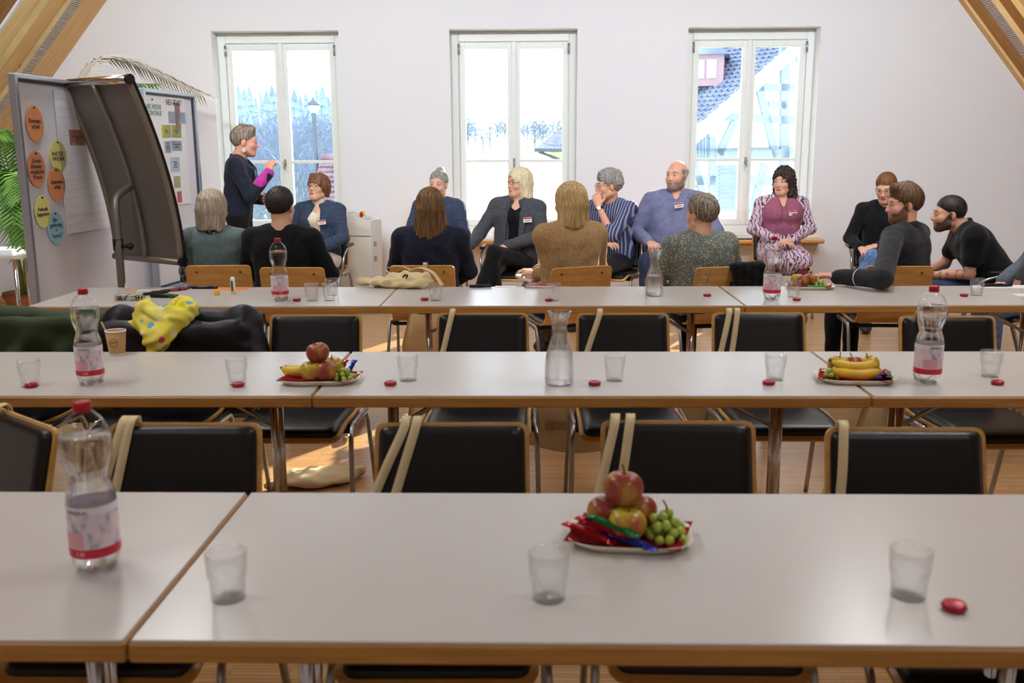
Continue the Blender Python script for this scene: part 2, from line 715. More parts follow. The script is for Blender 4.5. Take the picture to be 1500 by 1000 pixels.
def roof_box(side, x0, x1, y0, y1, o0, o1):
    """box lying along the roof slope between world x0..x1, y0..y1 and normal offsets o0 < o1 (outwards +)"""
    sl = 1.176 if side < 0 else -1.19
    L = sqrt(1 + sl * sl)
    nrm = Vector((-sl / L, 0, 1 / L))
    vs = []
    for x in (x0, x1):
        for y in (y0, y1):
            for o in (o0, o1):
                vs.append(Vector((x, y, roof_z(x + (1e-6 if side > 0 else -1e-6)))) + nrm * o)
    fs = [(0, 1, 3, 2), (4, 6, 7, 5), (0, 4, 5, 1), (2, 3, 7, 6), (0, 2, 6, 4), (1, 5, 7, 3)]
    return vs, fs


M_shade = mat('shaded_pine_side', (196, 176, 128), 0.6, 0.3, c2=(178, 158, 112), scale=3.0, stretch=(1.2, 16, 1.2))  # shade of the rafter sides put into a duller pine colour
M_shadepine = pine('shade_dark_pine', (186, 132, 66), (164, 112, 52))  # right-hand boards lying in shade, painted as a darker pine


def roof_n(side):
    sl = 1.176 if side < 0 else -1.19
    L = sqrt(1 + sl * sl)
    return Vector((-sl / L, 0, 1 / L)), Vector((-4.106, 9.6, 2.945)) if side < 0 else Vector((4.021, 9.6, 2.878))


# the lining of each slope steps outwards (upwards) from the gable wall towards the room:
# 'flat' = a board lying in the slope, 'slats' = acoustic slat strip, 'step' = the visible side of a member
PROFILE = {-1: [('wall_beam', 'flat', 122, M_pineA), ('slat_strip', 'slats', 106, None), ('rafter_side', 'step', 98, M_shade), ('rafter', 'flat', 72, M_pineA), ('rafter_side', 'step', 60, M_shade),
                ('rafter', 'flat', 34, M_pineB), ('white_batten', 'flat', 30, M_wall)],
           1: [('wall_beam', 'flat', 1411, M_pineA), ('rafter_side', 'step', 1416, M_pineB), ('wall_board', 'flat', 1436, M_shadepine), ('slat_strip', 'slats', 1452, None), ('rafter_side', 'step', 1463, M_pineB),
               ('roof_board', 'flat', 1480, M_shadepine), ('rafter_side', 'step', 1492, M_pineB), ('rafter', 'flat', 1520, M_pineB)]}
for nm, side, xa, xb in (('ceiling_left', -1, -6.0, RIDGE_X), ('ceiling_right', 1, RIDGE_X, 6.0)):
    mb = MB(); mb.add(*roof_box(side, xa, xb, -4.2, WY + .3, .34, .46))
    ce = tag(mb.build(nm, M_clad), kind='structure')
    lo_x, hi_x = (-5.7, RIDGE_X - .02) if side < 0 else (RIDGE_X + .02, 5.7)
    nrm, p0 = roof_n(side)
    y1, o = WY - .002, 0.0
    for (bn, kind, px, mm) in PROFILE[side]:
        if kind == 'step':
            o2 = (ony(px, 0, y1) - p0).dot(nrm)
            mb = MB(); mb.add(*roof_box(side, lo_x, hi_x, y1 - .002, y1 + .02, o + .002, o2 + .01)); mb.build(bn, mm, ce)
            o = o2
            continue
        y2 = onplane(px, 0, p0 + nrm * o, nrm).y
        if kind == 'flat':
            mb = MB(); mb.add(*roof_box(side, lo_x, hi_x, y2, y1, o, o + .06)); mb.build(bn, mm, ce)
        else:
            mb = MB(); mb.add(*roof_box(side, lo_x, hi_x, y2, y1, o + .012, o + .05)); mb.build('slat_backing', M_dark, ce)
            mb = MB()
            for k in range(190):             # the stretch of slats near the frame
                xq = (-5.6 + k * .0135) if side < 0 else (5.6 - k * .0135)
                mb.add(*roof_box(side, xq, xq + .0088, y2, y1, o, o + .014))
            tag(mb.build('slat_strip', M_slat, ce), kind='stuff')
        y1 = y2
    mb = MB(); mb.add(*roof_box(side, lo_x, hi_x, -4.2, y1, o + .02, .34)); mb.build('cladding', M_clad, ce)
    for k in range(5):
        mb = MB(); mb.add(*roof_box(side, lo_x, hi_x, 6.0 - k * 2.0, 6.14 - k * 2.0, o - .06, o + .03)); mb.build('rafter', M_pineB, ce)

# windows
M_frame = mat('white_window_paint', (230, 234, 232), 0.45, 0.4)
M_pane = thin_glass('window_glass', (0.97, 0.985, 1.0), 1.35)
M_chrome = mat('chrome', (215, 215, 215), 0.18, 0.5, metal=1.0)
M_grey_metal = mat('satin_steel', (170, 172, 174), 0.35, 0.5, metal=1.0)
FY = WY + .17                              # front face of the frames
for wi, (a, b) in enumerate(WIN):
    w = empty('window_%d' % (wi + 1), ((a + b) / 2, FY, WB), kind='structure')
    hw, H = (b - a) / 2, WT - WB
    mb = MB()
    fw = .075
    for sx in (-1, 1):
        mb.box((sx * (hw - fw / 2), .04, H / 2), (fw, .08, H), bev=.006)
    mb.box((0, .04, H - .05), (2 * hw - 2 * fw, .08, .10), bev=.006)
    mb.box((0, .04, .055), (2 * hw - 2 * fw, .08, .11), bev=.006)
    mb.build('frame', M_frame, w)
    zb, zt = .11, H - .10
    for sx in (-1, 1):
        x0, x1 = (-hw + fw, 0) if sx < 0 else (0, hw - fw)
        sd = MB()
        sw = .062
        sd.box((x0 + sw / 2 + .002, .045, (zb + zt) / 2), (sw, .06, zt - zb - .004), bev=.005)
        sd.box((x1 - sw / 2 - .002, .045, (zb + zt) / 2), (sw, .06, zt - zb - .004), bev=.005)
        sd.box(((x0 + x1) / 2, .045, zt - sw / 2 - .002), (x1 - x0 - 2 * sw, .06, sw), bev=.005)
        sd.box(((x0 + x1) / 2, .045, zb + sw / 2 + .002), (x1 - x0 - 2 * sw, .06, sw), bev=.005)
        sash = sd.build('sash', M_frame, w)
        zg = 1.40 - WB
        g = MB(); g.box(((x0 + x1) / 2, .04, zg), (x1 - x0 - 2 * sw, .04, .03), bev=.004)
        g.build('glazing_bar', M_frame, sash)
        for (p, q) in ((zb + sw, zg - .015), (zg + .015, zt - sw)):
            g = MB(); g.box(((x0 + x1) / 2, .05, (p + q) / 2), (x1 - x0 - 2 * sw + .01, .004, q - p + .01))
            g.build('pane', M_pane, sash)
        g = MB(); g.tube([(sx * (hw - fw - .005), -.012, zt - .12), (sx * (hw - fw - .005), -.012, zt - .02)], .011, 8)
        g.build('hinge', M_grey_metal, w)
    g = MB(); g.box((0, .005, (zb + zt) / 2), (.05, .03, zt - zb), bev=.008)
    g.build('meeting_strip', M_frame, w)
    g = MB(); g.box((0, -.016, zg - .01), (.025, .012, .075), bev=.006); g.tube([(0, -.02, zg), (0, -.06, zg), (0, -.062, zg - .07)], .009, 8)
    g.build('handle', mat('handle_grey', (150, 155, 152), 0.35, 0.5, metal=.6), w)
    mb = MB(); mb.box(((a + b) / 2, 9.52, .618), (b - a + .18, .30, .04), bev=.012)
    mb.box(((a + b) / 2, 9.55, .585), (b - a + .12, .12, .03), bev=.006)
    tag(mb.build('window_sill_%d' % (wi + 1), M_beech), kind='structure')
    pl = bpy.data.lights.new('window_portal', 'AREA')
    pl.shape = 'RECTANGLE'; pl.size = b - a; pl.size_y = WT - WB
    pl.cycles.is_portal = True
    po = bpy.data.objects.new('window_portal', pl); COL.objects.link(po)
    po.location = ((a + b) / 2, WY + .32, (WB + WT) / 2)
    po.rotation_euler = (radians(-90), 0, 0)

# pendant lamps along the room, above the frame
M_lampbody = mat('lamp_aluminium', (200, 200, 198), 0.4, 0.5, metal=.8)
M_diff = mat('lamp_diffuser', (255, 250, 240), 0.6, emit=(255, 244, 226), estr=3.0)
LAMP_W = 40.0
WALL_FILL_W = 34.0
k = 0
for y in (6.3, 3.0, -0.5):
    for x in (-2.6, 2.4):
        z = 3.75
        lt = empty('pendant_lamp', (x, y, z), label='long aluminium pendant lamp hanging from the ridge over the tables', cat='lamp', group='pendant lamps over the tables')
        g = MB(); g.box((0, 0, .035), (.22, 1.5, .07), bev=.01); g.build('housing', M_lampbody, lt)
        g = MB(); g.box((0, 0, -.004), (.19, 1.46, .008)); g.build('diffuser', M_diff, lt)
        for sy in (-.6, .6):
            g = MB(); g.tube([(0, sy, .07), (0, sy, roof_z(x) - z + .02)], .004, 6); g.build('cable', M_lampbody, lt)
        al = bpy.data.lights.new('pendant_light', 'AREA')
        al.shape = 'RECTANGLE'; al.size = .19; al.size_y = 1.46
        al.energy = LAMP_W * (1.0 if y > 0 else .6); al.color = (0.97, 0.98, 1.0); al.spread = radians(175)
        ao = bpy.data.objects.new('pendant_light', al); COL.objects.link(ao)
        ao.parent = lt; ao.location = (0, 0, -.012)
        k += 1

# unseen floodlights over the tables, added to brighten the window wall
for wi, x in enumerate((-3.3, -1.1, 1.1, 3.2)):
    y, z = 4.6, 3.6
    lt = empty('wall_fill_flood', (x, y, z), label='added floodlight out of view that brightens the window wall', cat='lamp', group='added wall floodlights')
    g = MB(); g.box((0, -.05, 0), (.62, .10, .20), bev=.012); g.build('housing', M_lampbody, lt)
    g = MB(); g.box((0, .004, 0), (.58, .008, .17)); g.build('diffuser', M_diff, lt)
    g = MB(); g.tube([(0, -.05, .1), (0, -.05, roof_z(x) - z + .02)], .012, 8); g.build('stem', M_lampbody, lt)
    lt.rotation_euler = (radians(-8), 0, 0)
    al = bpy.data.lights.new('wall_fill_light', 'AREA')
    al.shape = 'RECTANGLE'; al.size = .58; al.size_y = .17
    al.energy = WALL_FILL_W; al.color = (0.88, 0.94, 1.0); al.spread = radians(125)
    ao = bpy.data.objects.new('wall_fill_light', al); COL.objects.link(ao)
    ao.parent = lt; ao.location = (0, .014, 0); ao.rotation_euler = (radians(90), 0, 0)

# ================================================================== OUTSIDE
M_meadow = mat('meadow_grass', (172, 190, 130), 0.9, 0.1, c2=(204, 210, 160), scale=.12, stretch=(.3, 1, 1))


def ground_h(x, y):
    t = max(0.0, (y - 60) / 190.0)
    return -3.6 + 6.6 * min(t, 1.25) ** 1.2 + .5 * sin(x * .04 + 1) * min(t, 1) + (9.0 if x < -28 else 0) * min(1, max(0, (y - 110) / 160)) * min(1, (-28 - x) / 40 if x < -28 else 0)


nx, ny = 40, 46
vs = [(-150 + 300 * i / nx, 11 + 330 * j / ny, ground_h(-150 + 300 * i / nx, 11 + 330 * j / ny)) for j in range(ny + 1) for i in range(nx + 1)]
fs = [(j * (nx + 1) + i, j * (nx + 1) + i + 1, (j + 1) * (nx + 1) + i + 1, (j + 1) * (nx + 1) + i) for j in range(ny) for i in range(nx)]
mb = MB(); mb.add(vs, fs, True)
tag(mb.build('meadow', M_meadow), kind='structure')

M_bark = mat('bare_bark', (126, 130, 146), 0.9, 0.1)  # blue-grey tint stands in for distance haze
M_conif = mat('hazy_conifer_needles', (140, 162, 196), 0.9, 0.1, c2=(168, 188, 216), scale=1.5)  # needle colour carries the bluish haze of distance
M_twig = mat('haze_tinted_twigs', (118, 132, 160), 0.9, 0.1)  # haze mixed into the twig colour


def bare_tree_mesh(seed, h, depth=6, leafy=None):
    rnd = random.Random(seed)
    mb = MB()

    def grow(p, d, L, r, lv):
        q = p + d * L
        mid = p + d * (L * .5) + Vector((rnd.uniform(-1, 1), rnd.uniform(-1, 1), rnd.uniform(-.3, .5))) * L * .06
        mb.tube([p, mid, q], [r, r * .85, r * .7], 4 if lv > 1 else 3, cap=False)
        if lv == 0: return
        for k in range(3 if lv > 2 else 4):
            ax = Vector((rnd.uniform(-1, 1), rnd.uniform(-1, 1), rnd.uniform(-.2, .6)))
            nd = (d + ax * .75).normalized()
            st = p + d * (L * rnd.uniform(.55, 1.0))
            grow(st, nd, L * rnd.uniform(.6, .82), r * .55, lv - 1)
    grow(Vector((0, 0, 0)), Vector((0, 0, 1)), h * .27, h * .016, depth)
    return mb.mesh('bare_tree', M_bark)


def conifer_mesh(seed, h):
    rnd = random.Random(seed)
    mb = MB()
    mb.tube([(0, 0, 0), (0, 0, h * .2)], h * .02, 6)
    n = 9
    for k in range(n):
        t = k / n
        z0 = h * (.1 + .85 * t)
        r0 = h * .19 * (1 - t) ** .8 + .05
        m = 14
        ring = [(r0 * (1 if j % 2 else .62) * rnd.uniform(.8, 1.15) * cos(2 * pi * j / m), r0 * (1 if j % 2 else .62) * rnd.uniform(.8, 1.15) * sin(2 * pi * j / m), z0 - rnd.uniform(0, .03) * h) for j in range(m)]
        vs = ring + [(0, 0, min(h, z0 + h * .2))]
        mb.add(vs, [(j, (j + 1) % m, m) for j in range(m)], False)
    return mb.mesh('conifer', M_conif)


def hazy_tree_mesh(seed):
    """winter tree: trunk, main boughs and a crown of many thin twigs"""
    rnd = random.Random(seed)
    mb = MB()
    mb.tube([(0, 0, 0), (.01, 0, .35), (0, .01, .7)], [.022, .016, .006], 5, cap=False)
    for k in range(10):
        a = k * 2.4
        mb.tube([(0, 0, .22 + .04 * k), (.12 * cos(a), .12 * sin(a), .38 + .045 * k), (.24 * cos(a), .24 * sin(a), .55 + .035 * k)], [.009, .006, .003], 3, cap=False)
    for k in range(900):
        while True:
            p = Vector((rnd.uniform(-1, 1), rnd.uniform(-1, 1), rnd.uniform(-1, 1)))
            if p.length < 1: break
        q = Vector((p.x * .36, p.y * .36, .58 + p.z * .40))
        d = Vector((p.x + rnd.uniform(-.6, .6), p.y + rnd.uniform(-.6, .6), .6 + rnd.uniform(-.4, .6))).normalized() * rnd.uniform(.05, .11)
        w = d.orthogonal().normalized() * rnd.uniform(.004, .009)
        mb.add([q - w, q + w, q + d], [(0, 1, 2)], False)
    return mb.mesh('winter_tree', M_twig)


ht = [hazy_tree_mesh(s) for s in (11, 12, 13)]
bt = [bare_tree_mesh(s, 1.0, 6) for s in (1, 2, 3)]
cf = [conifer_mesh(s, 1.0) for s in (4, 5, 6)]


def plant(me, name, x, y, h, label, cat='tree', group=None, sxy=1.0):
    o = link_mesh(name, me)
    o.location = (x, y, ground_h(x, y) - .05)
    o.scale = (h * sxy, h * sxy, h)
    o.rotation_euler = (0, 0, random.uniform(0, 6.28))
    return tag(o, label, cat, group)


# hillside behind the left window: conifers on the crest, bare trees below
for i in range(34):
    px = 268 + i * 8.2
    y = 115 + (i * 7 % 34) * 4.0
    p = ony(px, 150, y)
    o = plant(cf[i % 3], 'conifer', p.x, y, 1, 'haze-tinted conifer on the wooded hillside behind the lamp post', group='conifers on the hillside')
    top = ony(px, 128 + random.uniform(-8, 16), y).z
    hh = max(4, top - o.location.z)
    o.scale = (hh * .6, hh * .6, hh)
for i in range(26):
    px = 300 + i * 8.5
    y = 34 + (i * 7 % 26) * 3.2
    p = ony(px, 200, y)
    o = plant(ht[i % 3], 'bare_tree', p.x, y, 1, 'leafless tree with fine haze-tinted twigs behind the lamp post', group='bare trees behind the lamp post')
    top = ony(px, 165 + random.uniform(-12, 25), y).z
    hh = max(4, top - o.location.z)
    o.scale = (hh * .8, hh * .8, hh)
# row of bare trees on the crest seen through the middle window
for i in range(24):
    px = 630 + i * 11
    y = 180 + (i * 7 % 24) * 4.0
    p = ony(px, 200, y)
    o = plant(ht[i % 3], 'bare_tree', p.x, y, 1, 'leafless tree on the far edge of the meadow', group='bare trees along the meadow crest')
    top = ony(px, 176 + random.uniform(-10, 16), y).z
    hh = max(4, top - o.location.z)
    o.scale = (hh * 1.1, hh * 1.1, hh)
p = ony(722, 228, 110)
o = plant(bt[1], 'bare_tree', p.x, 110, 5.4, 'small leafless tree standing alone on the sunny meadow')
hh = ony(722, 196, 110).z - o.location.z
o.scale = (hh * .7, hh * .7, hh)

# street lamp outside the left window
M_lamp = mat('lamp_post_paint', (92, 104, 124), 0.5, 0.4, metal=.2)
yl = 17.0
pl = ony(463, 232, yl); tp = ony(463, 145, yl)
sl_ = empty('street_lamp', (pl.x, yl, ground_h(pl.x, yl)), label='slender street lamp with a round lantern head outside the window', cat='street lamp')
zz = tp.z - sl_.location.z
g = MB(); g.lathe([(.12, 0), (.12, .3), (.05, .4), (.04, zz - .30), (.055, zz - .28), (.055, zz - .25)], 12); g.build('pole', M_lamp, sl_)
g = MB(); g.lathe([(.03, zz - .25), (.06, zz - .22), (.095, zz - .16), (.105, zz - .11), (.10, zz - .09)], 16); g.build('lantern_bowl', mat('lantern_glass', (170, 184, 205), 0.2, 0.5), sl_)
g = MB(); g.lathe([(.112, zz - .11), (.105, zz - .07), (.06, zz - .03), (.022, zz - .02), (.014, zz + .03), (.001, zz + .06)], 16); g.build('lantern_cap', M_lamp, sl_)

# tiled turret roof at the left window
M_tileB = mat('brown_roof_tiles', (150, 128, 138), 0.8, 0.2, c2=(120, 102, 116), scale=6)


def tiled_slope(mb, a, b, c, d, rows, cols, lift=.03):
    """tiles (slightly tilted quads with thickness) on the quad a(bottom left) b(bottom right) c(top right) d(top left)"""
    a, b, c, d = map(Vector, (a, b, c, d))
    nrm = (b - a).cross(d - a).normalized()
    P = lambda u, v: (a.lerp(b, u)).lerp(d.lerp(c, u), v)
    for i in range(rows):
        for j in range(cols):
            off = .5 if i % 2 else 0
            u0, u1 = max(0, (j + off) / cols + .004), min(1, (j + 1 + off) / cols - .004)
            if u1 <= u0: continue
            v0, v1 = i / rows, min(1, (i + 1.1) / rows)
            um = (u0 + u1) / 2
            q = [P(u0, v0 + .25 / rows) + nrm * lift, P(um, v0) + nrm * lift, P(u1, v0 + .25 / rows) + nrm * lift, P(u1, v1), P(u0, v1)]
            mb.add(q, [(0, 1, 2, 3, 4)], False)
            q2 = [p - nrm * lift for p in q[:3]]
            mb.add(q[:3] + q2, [(0, 3, 4, 1), (1, 4, 5, 2)], False)


yb = 15.5
A = ony(438, 352, yb); B = ony(520, 352, yb); Cc = ony(500, 232, yb + 1.4); D = ony(470, 232, yb + 1.4)
tr = empty('tiled_roof', ((A.x + B.x) / 2, yb, -4), label='brownish tiled hip roof rising outside the window by the lamp post', cat='roof')
g = MB(); tiled_slope(g, A - tr.location, B - tr.location, Cc - tr.location, D - tr.location, 16, 12)
tag(g.build('roof_tiles', M_tileB, tr), kind='stuff')
Er = Vector((B.x + 1.5, yb + 3, A.z)); El = Vector((A.x + .1, yb + 3, A.z))
g = MB(); g.add([q - tr.location for q in (A, B, Cc, D, Er, El, Cc + Vector((.4, .3, 0)), D + Vector((0, .3, 0)))], [(0, 1, 2, 3), (1, 4, 6, 2), (0, 3, 7, 5), (5, 4, 1, 0), (7, 6, 4, 5), (3, 2, 6, 7)])
g.build('roof_body', M_tileB, tr)
g = MB(); g.box(((0), 1.6, (A.z + 4) / 2), (B.x - A.x - .1, 2.6, A.z + 4)); g.build('wall', mat('turret_plaster', (225, 222, 215), .9), tr)
g = MB(); g.tube([D - tr.location + Vector((0, 0, .02)), Cc - tr.location + Vector((0, 0, .02))], .06, 8); g.build('ridge_tile', M_tileB, tr)

# low house with a slate roof at the middle window
M_slate = mat('slate_tiles', (132, 140, 160), 0.8, 0.2, c2=(108, 116, 138), scale=3)
yh = 46.0
P0 = ony(783, 219, yh); P1 = ony(850, 219, yh); P2 = ony(850, 170, yh + 4.5); P3 = ony(822, 187, yh + 4.5)
lh = empty('slate_roofed_house', (P1.x, yh + 3, ground_h(P1.x, yh)), label='low house with a grey slate roof beside the meadow', cat='house')
g = MB(); tiled_slope(g, P0 - lh.location, P1 - lh.location, P2 - lh.location, P3 - lh.location, 9, 14, .06)
tag(g.build('roof_tiles', M_slate, lh), kind='stuff')
g = MB(); g.add([q - lh.location for q in (P0, P1, P2, P3, P0 + Vector((.8, 9, 0)), P1 + Vector((0, 9, 0)))], [(0, 1, 2, 3), (0, 3, 4), (1, 5, 2), (3, 2, 5, 4), (4, 5, 1, 0)])
g.build('roof_body', M_slate, lh)
g = MB(); g.tube([P0 - lh.location + Vector((0, -.1, -.02)), P1 - lh.location + Vector((0, -.1, -.02))], .09, 8); g.build('gutter', M_lamp, lh)
wz = P0.z - lh.location.z
g = MB(); g.box(((P0.x + P1.x) / 2 + .5 - lh.location.x, 1.2, wz / 2), (P1.x - P0.x - .6, 7, wz - .05)); g.build('wall', mat('house_plaster', (236, 232, 224), .9), lh)
g = MB(); g.tube([P0 - lh.location + Vector((.2, 0, -.1)), ony(815, 232, yh + .3) - lh.location, Vector((ony(826, 236, yh + .3) - lh.location).to_tuple()), ony(826, 300, yh + .3) - lh.location], .07, 8); g.build('downpipe', M_lamp, lh)

# half-timbered house at the right window, beams and roof tinted for veiling glare
M_timber = mat('glare_paled_timber', (150, 168, 200), 0.8, 0.2, c2=(166, 182, 210), scale=4, stretch=(1, 1, 6))  # pale blue of the glare mixed into the timber colour
M_plaster = mat('gable_plaster', (245, 243, 238), 0.9, 0.1)
M_barge = mat('white_bargeboard', (222, 226, 234), 0.7, 0.2)
M_rooft = mat('glare_tinted_roof_tiles', (146, 158, 184), 0.8, 0.2, c2=(120, 134, 164), scale=2.5)
ga = radians(30)
G0 = ony(1022, 190, 26.0)                                # eave corner of the gable
gu = Vector((cos(ga), sin(ga), 0)); gn = Vector((sin(ga), -cos(ga), 0))
gp = lambda px, py: onplane(px, py, G0, gn)
th = empty('timber_framed_house', (G0.x, G0.y, -3.6), label='half-timbered house with pale plaster and glare-paled blue beams outside the window', cat='house')
TL = th.location
E0 = gp(1010, 197)
AP = gp(1200, 33)                                        # somewhere up the verge
sl2 = (AP - E0).normalized()
top = E0 + sl2 * 7.4                                     # ridge point on the gable plane
far = top + (top - E0).length * (gu * gu.dot(sl2) - Vector((0, 0, sl2.z)))
# gable wall as slab
g = MB()
base = -3.6
pts = [Vector((E0.x, E0.y, base)), Vector((far.x, far.y, base)), far, top, E0]
back = [p - gn * .3 for p in pts]
g.add([p - TL for p in pts + back], [(0, 1, 2, 3, 4), (9, 8, 7, 6, 5)] + [(i, i + 5, (i + 1) % 5 + 5, (i + 1) % 5) for i in range(5)])
g.build('wall', M_plaster, th)


def beam_on(px0, py0, px1, py1, w, name='beam', m=None, prot=.06):
    a, b = gp(px0, py0), gp(px1, py1)
    d = (b - a).normalized(); s_ = d.cross(gn).normalized() * w / 2
    q = [a - s_, a + s_, b + s_, b - s_]
    f = [p + gn * prot for p in q]; k_ = [p - gn * .05 for p in q]
    g = MB(); g.add([p - TL for p in f + k_], [(0, 1, 2, 3), (7, 6, 5, 4)] + [(i, i + 4, (i + 1) % 4 + 4, (i + 1) % 4) for i in range(4)])
    return g.build(name, m or M_timber, th)


for b_ in ((1086, 172, 1200, 178, .22), (1045, 226, 1200, 226, .30), (1000, 264, 1200, 264, .26), (1000, 300, 1200, 300, .26),
           (1110, 128, 1200, 128, .2), (1052, 172, 1086, 172, .2), (1149, 60, 1147, 350, .32), (1124, 154, 1150, 154, .2), (1178, 40, 1178, 350, .26),
           (1111, 128, 1136, 230, .26), (1075, 178, 1052, 226, .24), (1120, 240, 1095, 330, .26), (1015, 235, 1030, 290, .22), (1165, 80, 1200, 128, .2), (1161, 264, 1190, 230, .22), (1132, 300, 1105, 345, .22), (1042, 200, 1042, 345, .22), (1090, 226, 1090, 345, .22)):
    beam_on(*b_)
# vertical boarding under the verge and the shutter
for k in range(5):
    beam_on(1019 + k * 4.6, 196 - k * 4, 1019 + k * 4.6, 232, .085, 'board', M_timber, .03)
sh = beam_on(1046, 275, 1080, 275, 1.22, 'shutter', M_timber, .05)
for k in range(11):
    a = gp(1051, 244 + k * 6); b = gp(1076, 244 + k * 6)
    g = MB(); g.box((0, 0, 0), ((b - a).length, .02, .06), rot=Matrix.Rotation(ga, 3, 'Z') @ Matrix.Rotation(radians(25), 3, 'X'))
    o = g.build('louvre', M_timber, sh); o.location = (a + b) / 2 + gn * .07 - TL
# bargeboard and roof
bw = sl2.cross(gn).normalized()
g = MB()
q = [E0 - sl2 * .4 + bw * .17, top + bw * .17, top - bw * .17, E0 - sl2 * .4 - bw * .17]
g.add([p + gn * .35 - TL for p in q] + [p + gn * .28 - TL for p in q], [(0, 1, 2, 3), (7, 6, 5, 4)] + [(i, i + 4, (i + 1) % 4 + 4, (i + 1) % 4) for i in range(4)])
g.build('bargeboard', M_barge, th)
ridge = -gn * 4.6
g = MB(); tiled_slope(g, E0 - sl2 * .5 + ridge - TL + gn * 0, E0 - sl2 * .5 + gn * .3 - TL, top + gn * .3 - TL, top + ridge - TL, 34, 20, .035)
tag(g.build('roof_tiles', M_rooft, th), kind='stuff')
g = MB(); q = [E0 - sl2 * .5 + gn * .3, top + gn * .3, top + ridge, E0 - sl2 * .5 + ridge, far, far + ridge]
off = Vector((0, 0, -.12))
g.add([p + off - TL for p in q], [(0, 1, 2, 3), (1, 4, 5, 2), (4, 0, 3, 5)]); g.build('roof_body', M_rooft, th)
# eave wall
g = MB(); q = [E0, E0 + ridge, Vector(((E0 + ridge).x, (E0 + ridge).y, base)), Vector((E0.x, E0.y, base))]
g.add([p + gu * .05 - TL for p in q] + [p + gu * .3 - TL for p in q], [(0, 1, 2, 3), (7, 6, 5, 4)] + [(i, i + 4, (i + 1) % 4 + 4, (i + 1) % 4) for i in range(4)]); g.build('eave_wall', M_plaster, th)
# dormer
rn = sl2.cross(gn); rn = rn if rn.z > 0 else -rn
dc = onplane(1037, 122, E0, rn)
dm = MB(); dm.box((0, 0, .35), (1.0, 1.6, .9)); d_ = dm.build('dormer', mat('dormer_red', (176, 150, 160), .8), th); d_.location = dc - TL + Vector((0, 0.3, 0)); d_.rotation_euler = (0, 0, radians(-12))
g = MB(); g.add([(-.65, -.95, .75), (.65, -.95, .75), (.65, 1.5, .75), (-.65, 1.5, .75), (0, -.95, 1.25), (0, 1.5, 1.25)], [(0, 4, 5, 3), (1, 2, 5, 4), (0, 1, 4), (2, 3, 5), (3, 2, 1, 0)]); g.build('dormer_roof', M_rooft, d_)
for sx in (-.17, .17):
    g = MB(); g.box((sx, -.82, .36), (.26, .05, .5)); f_ = g.build('dormer_window', M_barge, d_)
# ================================================================== FURNITURE
TZ = 0.74
M_lam = mat('white_laminate', (202, 198, 193), 0.26, 0.5, c2=(198, 194, 188), scale=2, bump=0.008, bscale=400)
M_edge = mat('beech_edge', (188, 140, 78), 0.4, 0.4, c2=(170, 122, 62), scale=5, stretch=(1, 20, 20))
M_black = mat('black_plastic', (22, 22, 23), 0.45, 0.4)
M_leather = mat('black_vinyl', (20, 20, 21), 0.36, 0.45, bump=0.06, bscale=260)
M_ply = mat('beech_ply', (214, 166, 98), 0.38, 0.4, c2=(198, 148, 82), scale=4, stretch=(2, 2, 10), bump=0.02, bscale=40)


def make_table(x0, y0, label, L=1.795, D=0.69, rz=0.0):
    t = empty('conference_table', (x0 + L / 2, y0 + D / 2, 0), rz, label, 'table', 'tables in three rows')
    g = MB(); g.box((0, 0, TZ - .004), (L - .008, D - .008, .008), bev=.0015); g.build('table_top', M_lam, t)
    g = MB(); g.box((0, 0, TZ - .022), (L, D, .036), bev=.004); g.build('edge_band', M_edge, t)
    g = MB(); g.box((0, 0, TZ - .055), (L - .46, .03, .03)); g.build('beam', M_grey_metal, t)
    for sx in (-1, 1):
        lx = sx * (L / 2 - .21)
        for dy in (-.035, .035):
            g = MB(); g.tube([(lx, dy, .04), (lx, dy, TZ - .04)], .015, 12); g.build('leg', M_chrome, t)
        g = MB(); g.tube(smooth_path([(lx, -.30, .02), (lx, -.2, .035), (lx, 0, .042), (lx, .2, .035), (lx, .30, .02)], 4), .018, 10); g.build('foot', M_chrome, t)
        g = MB(); g.box((lx, 0, TZ - .05), (.06, .5, .02), bev=.004); g.build('bracket', M_black, t)
        g = MB(); g.tube([(lx - sx * .015, .0, TZ - .20), (lx - sx * .26, .0, TZ - .06)], .009, 8); g.build('brace', M_grey_metal, t)
    return t


ROW = {1: 1.41, 2: 2.98, 3: 4.78}
tabs = [(-.66 - 1.80, 1, 'white table with a mineral water bottle only, in the row with the three tumblers'),
        (-.66, 1, 'white table carrying a fruit plate, three tumblers and one red sweet'),
        (-.66 + 1.80, 1, 'white table beside the one with a fruit plate and three tumblers'),
        (-.715 - 1.80, 2, 'white table carrying a bottle, a brown paper cup and two tumblers'),
        (-.715, 2, 'white table carrying a water carafe and three tumblers between two fruit plates'),
        (-.715 + 1.80, 2, 'white table carrying a water bottle and a plate of bananas'),
        (-.78 - 1.82, 3, 'white table with marker pens and glue stick in front of the flip chart'),
        (-.78, 3, 'white table with a red notebook and a glass carafe behind the seated audience'),
        (-.78 + 1.85, 3, 'white table on which the bearded man rests his arm')]
for (x0, r, lb) in tabs:
    make_table(x0, ROW[r], lb, L=(1.82 if r == 3 and x0 < -1 else (1.845 if r == 3 and x0 < 0 else 1.795)))


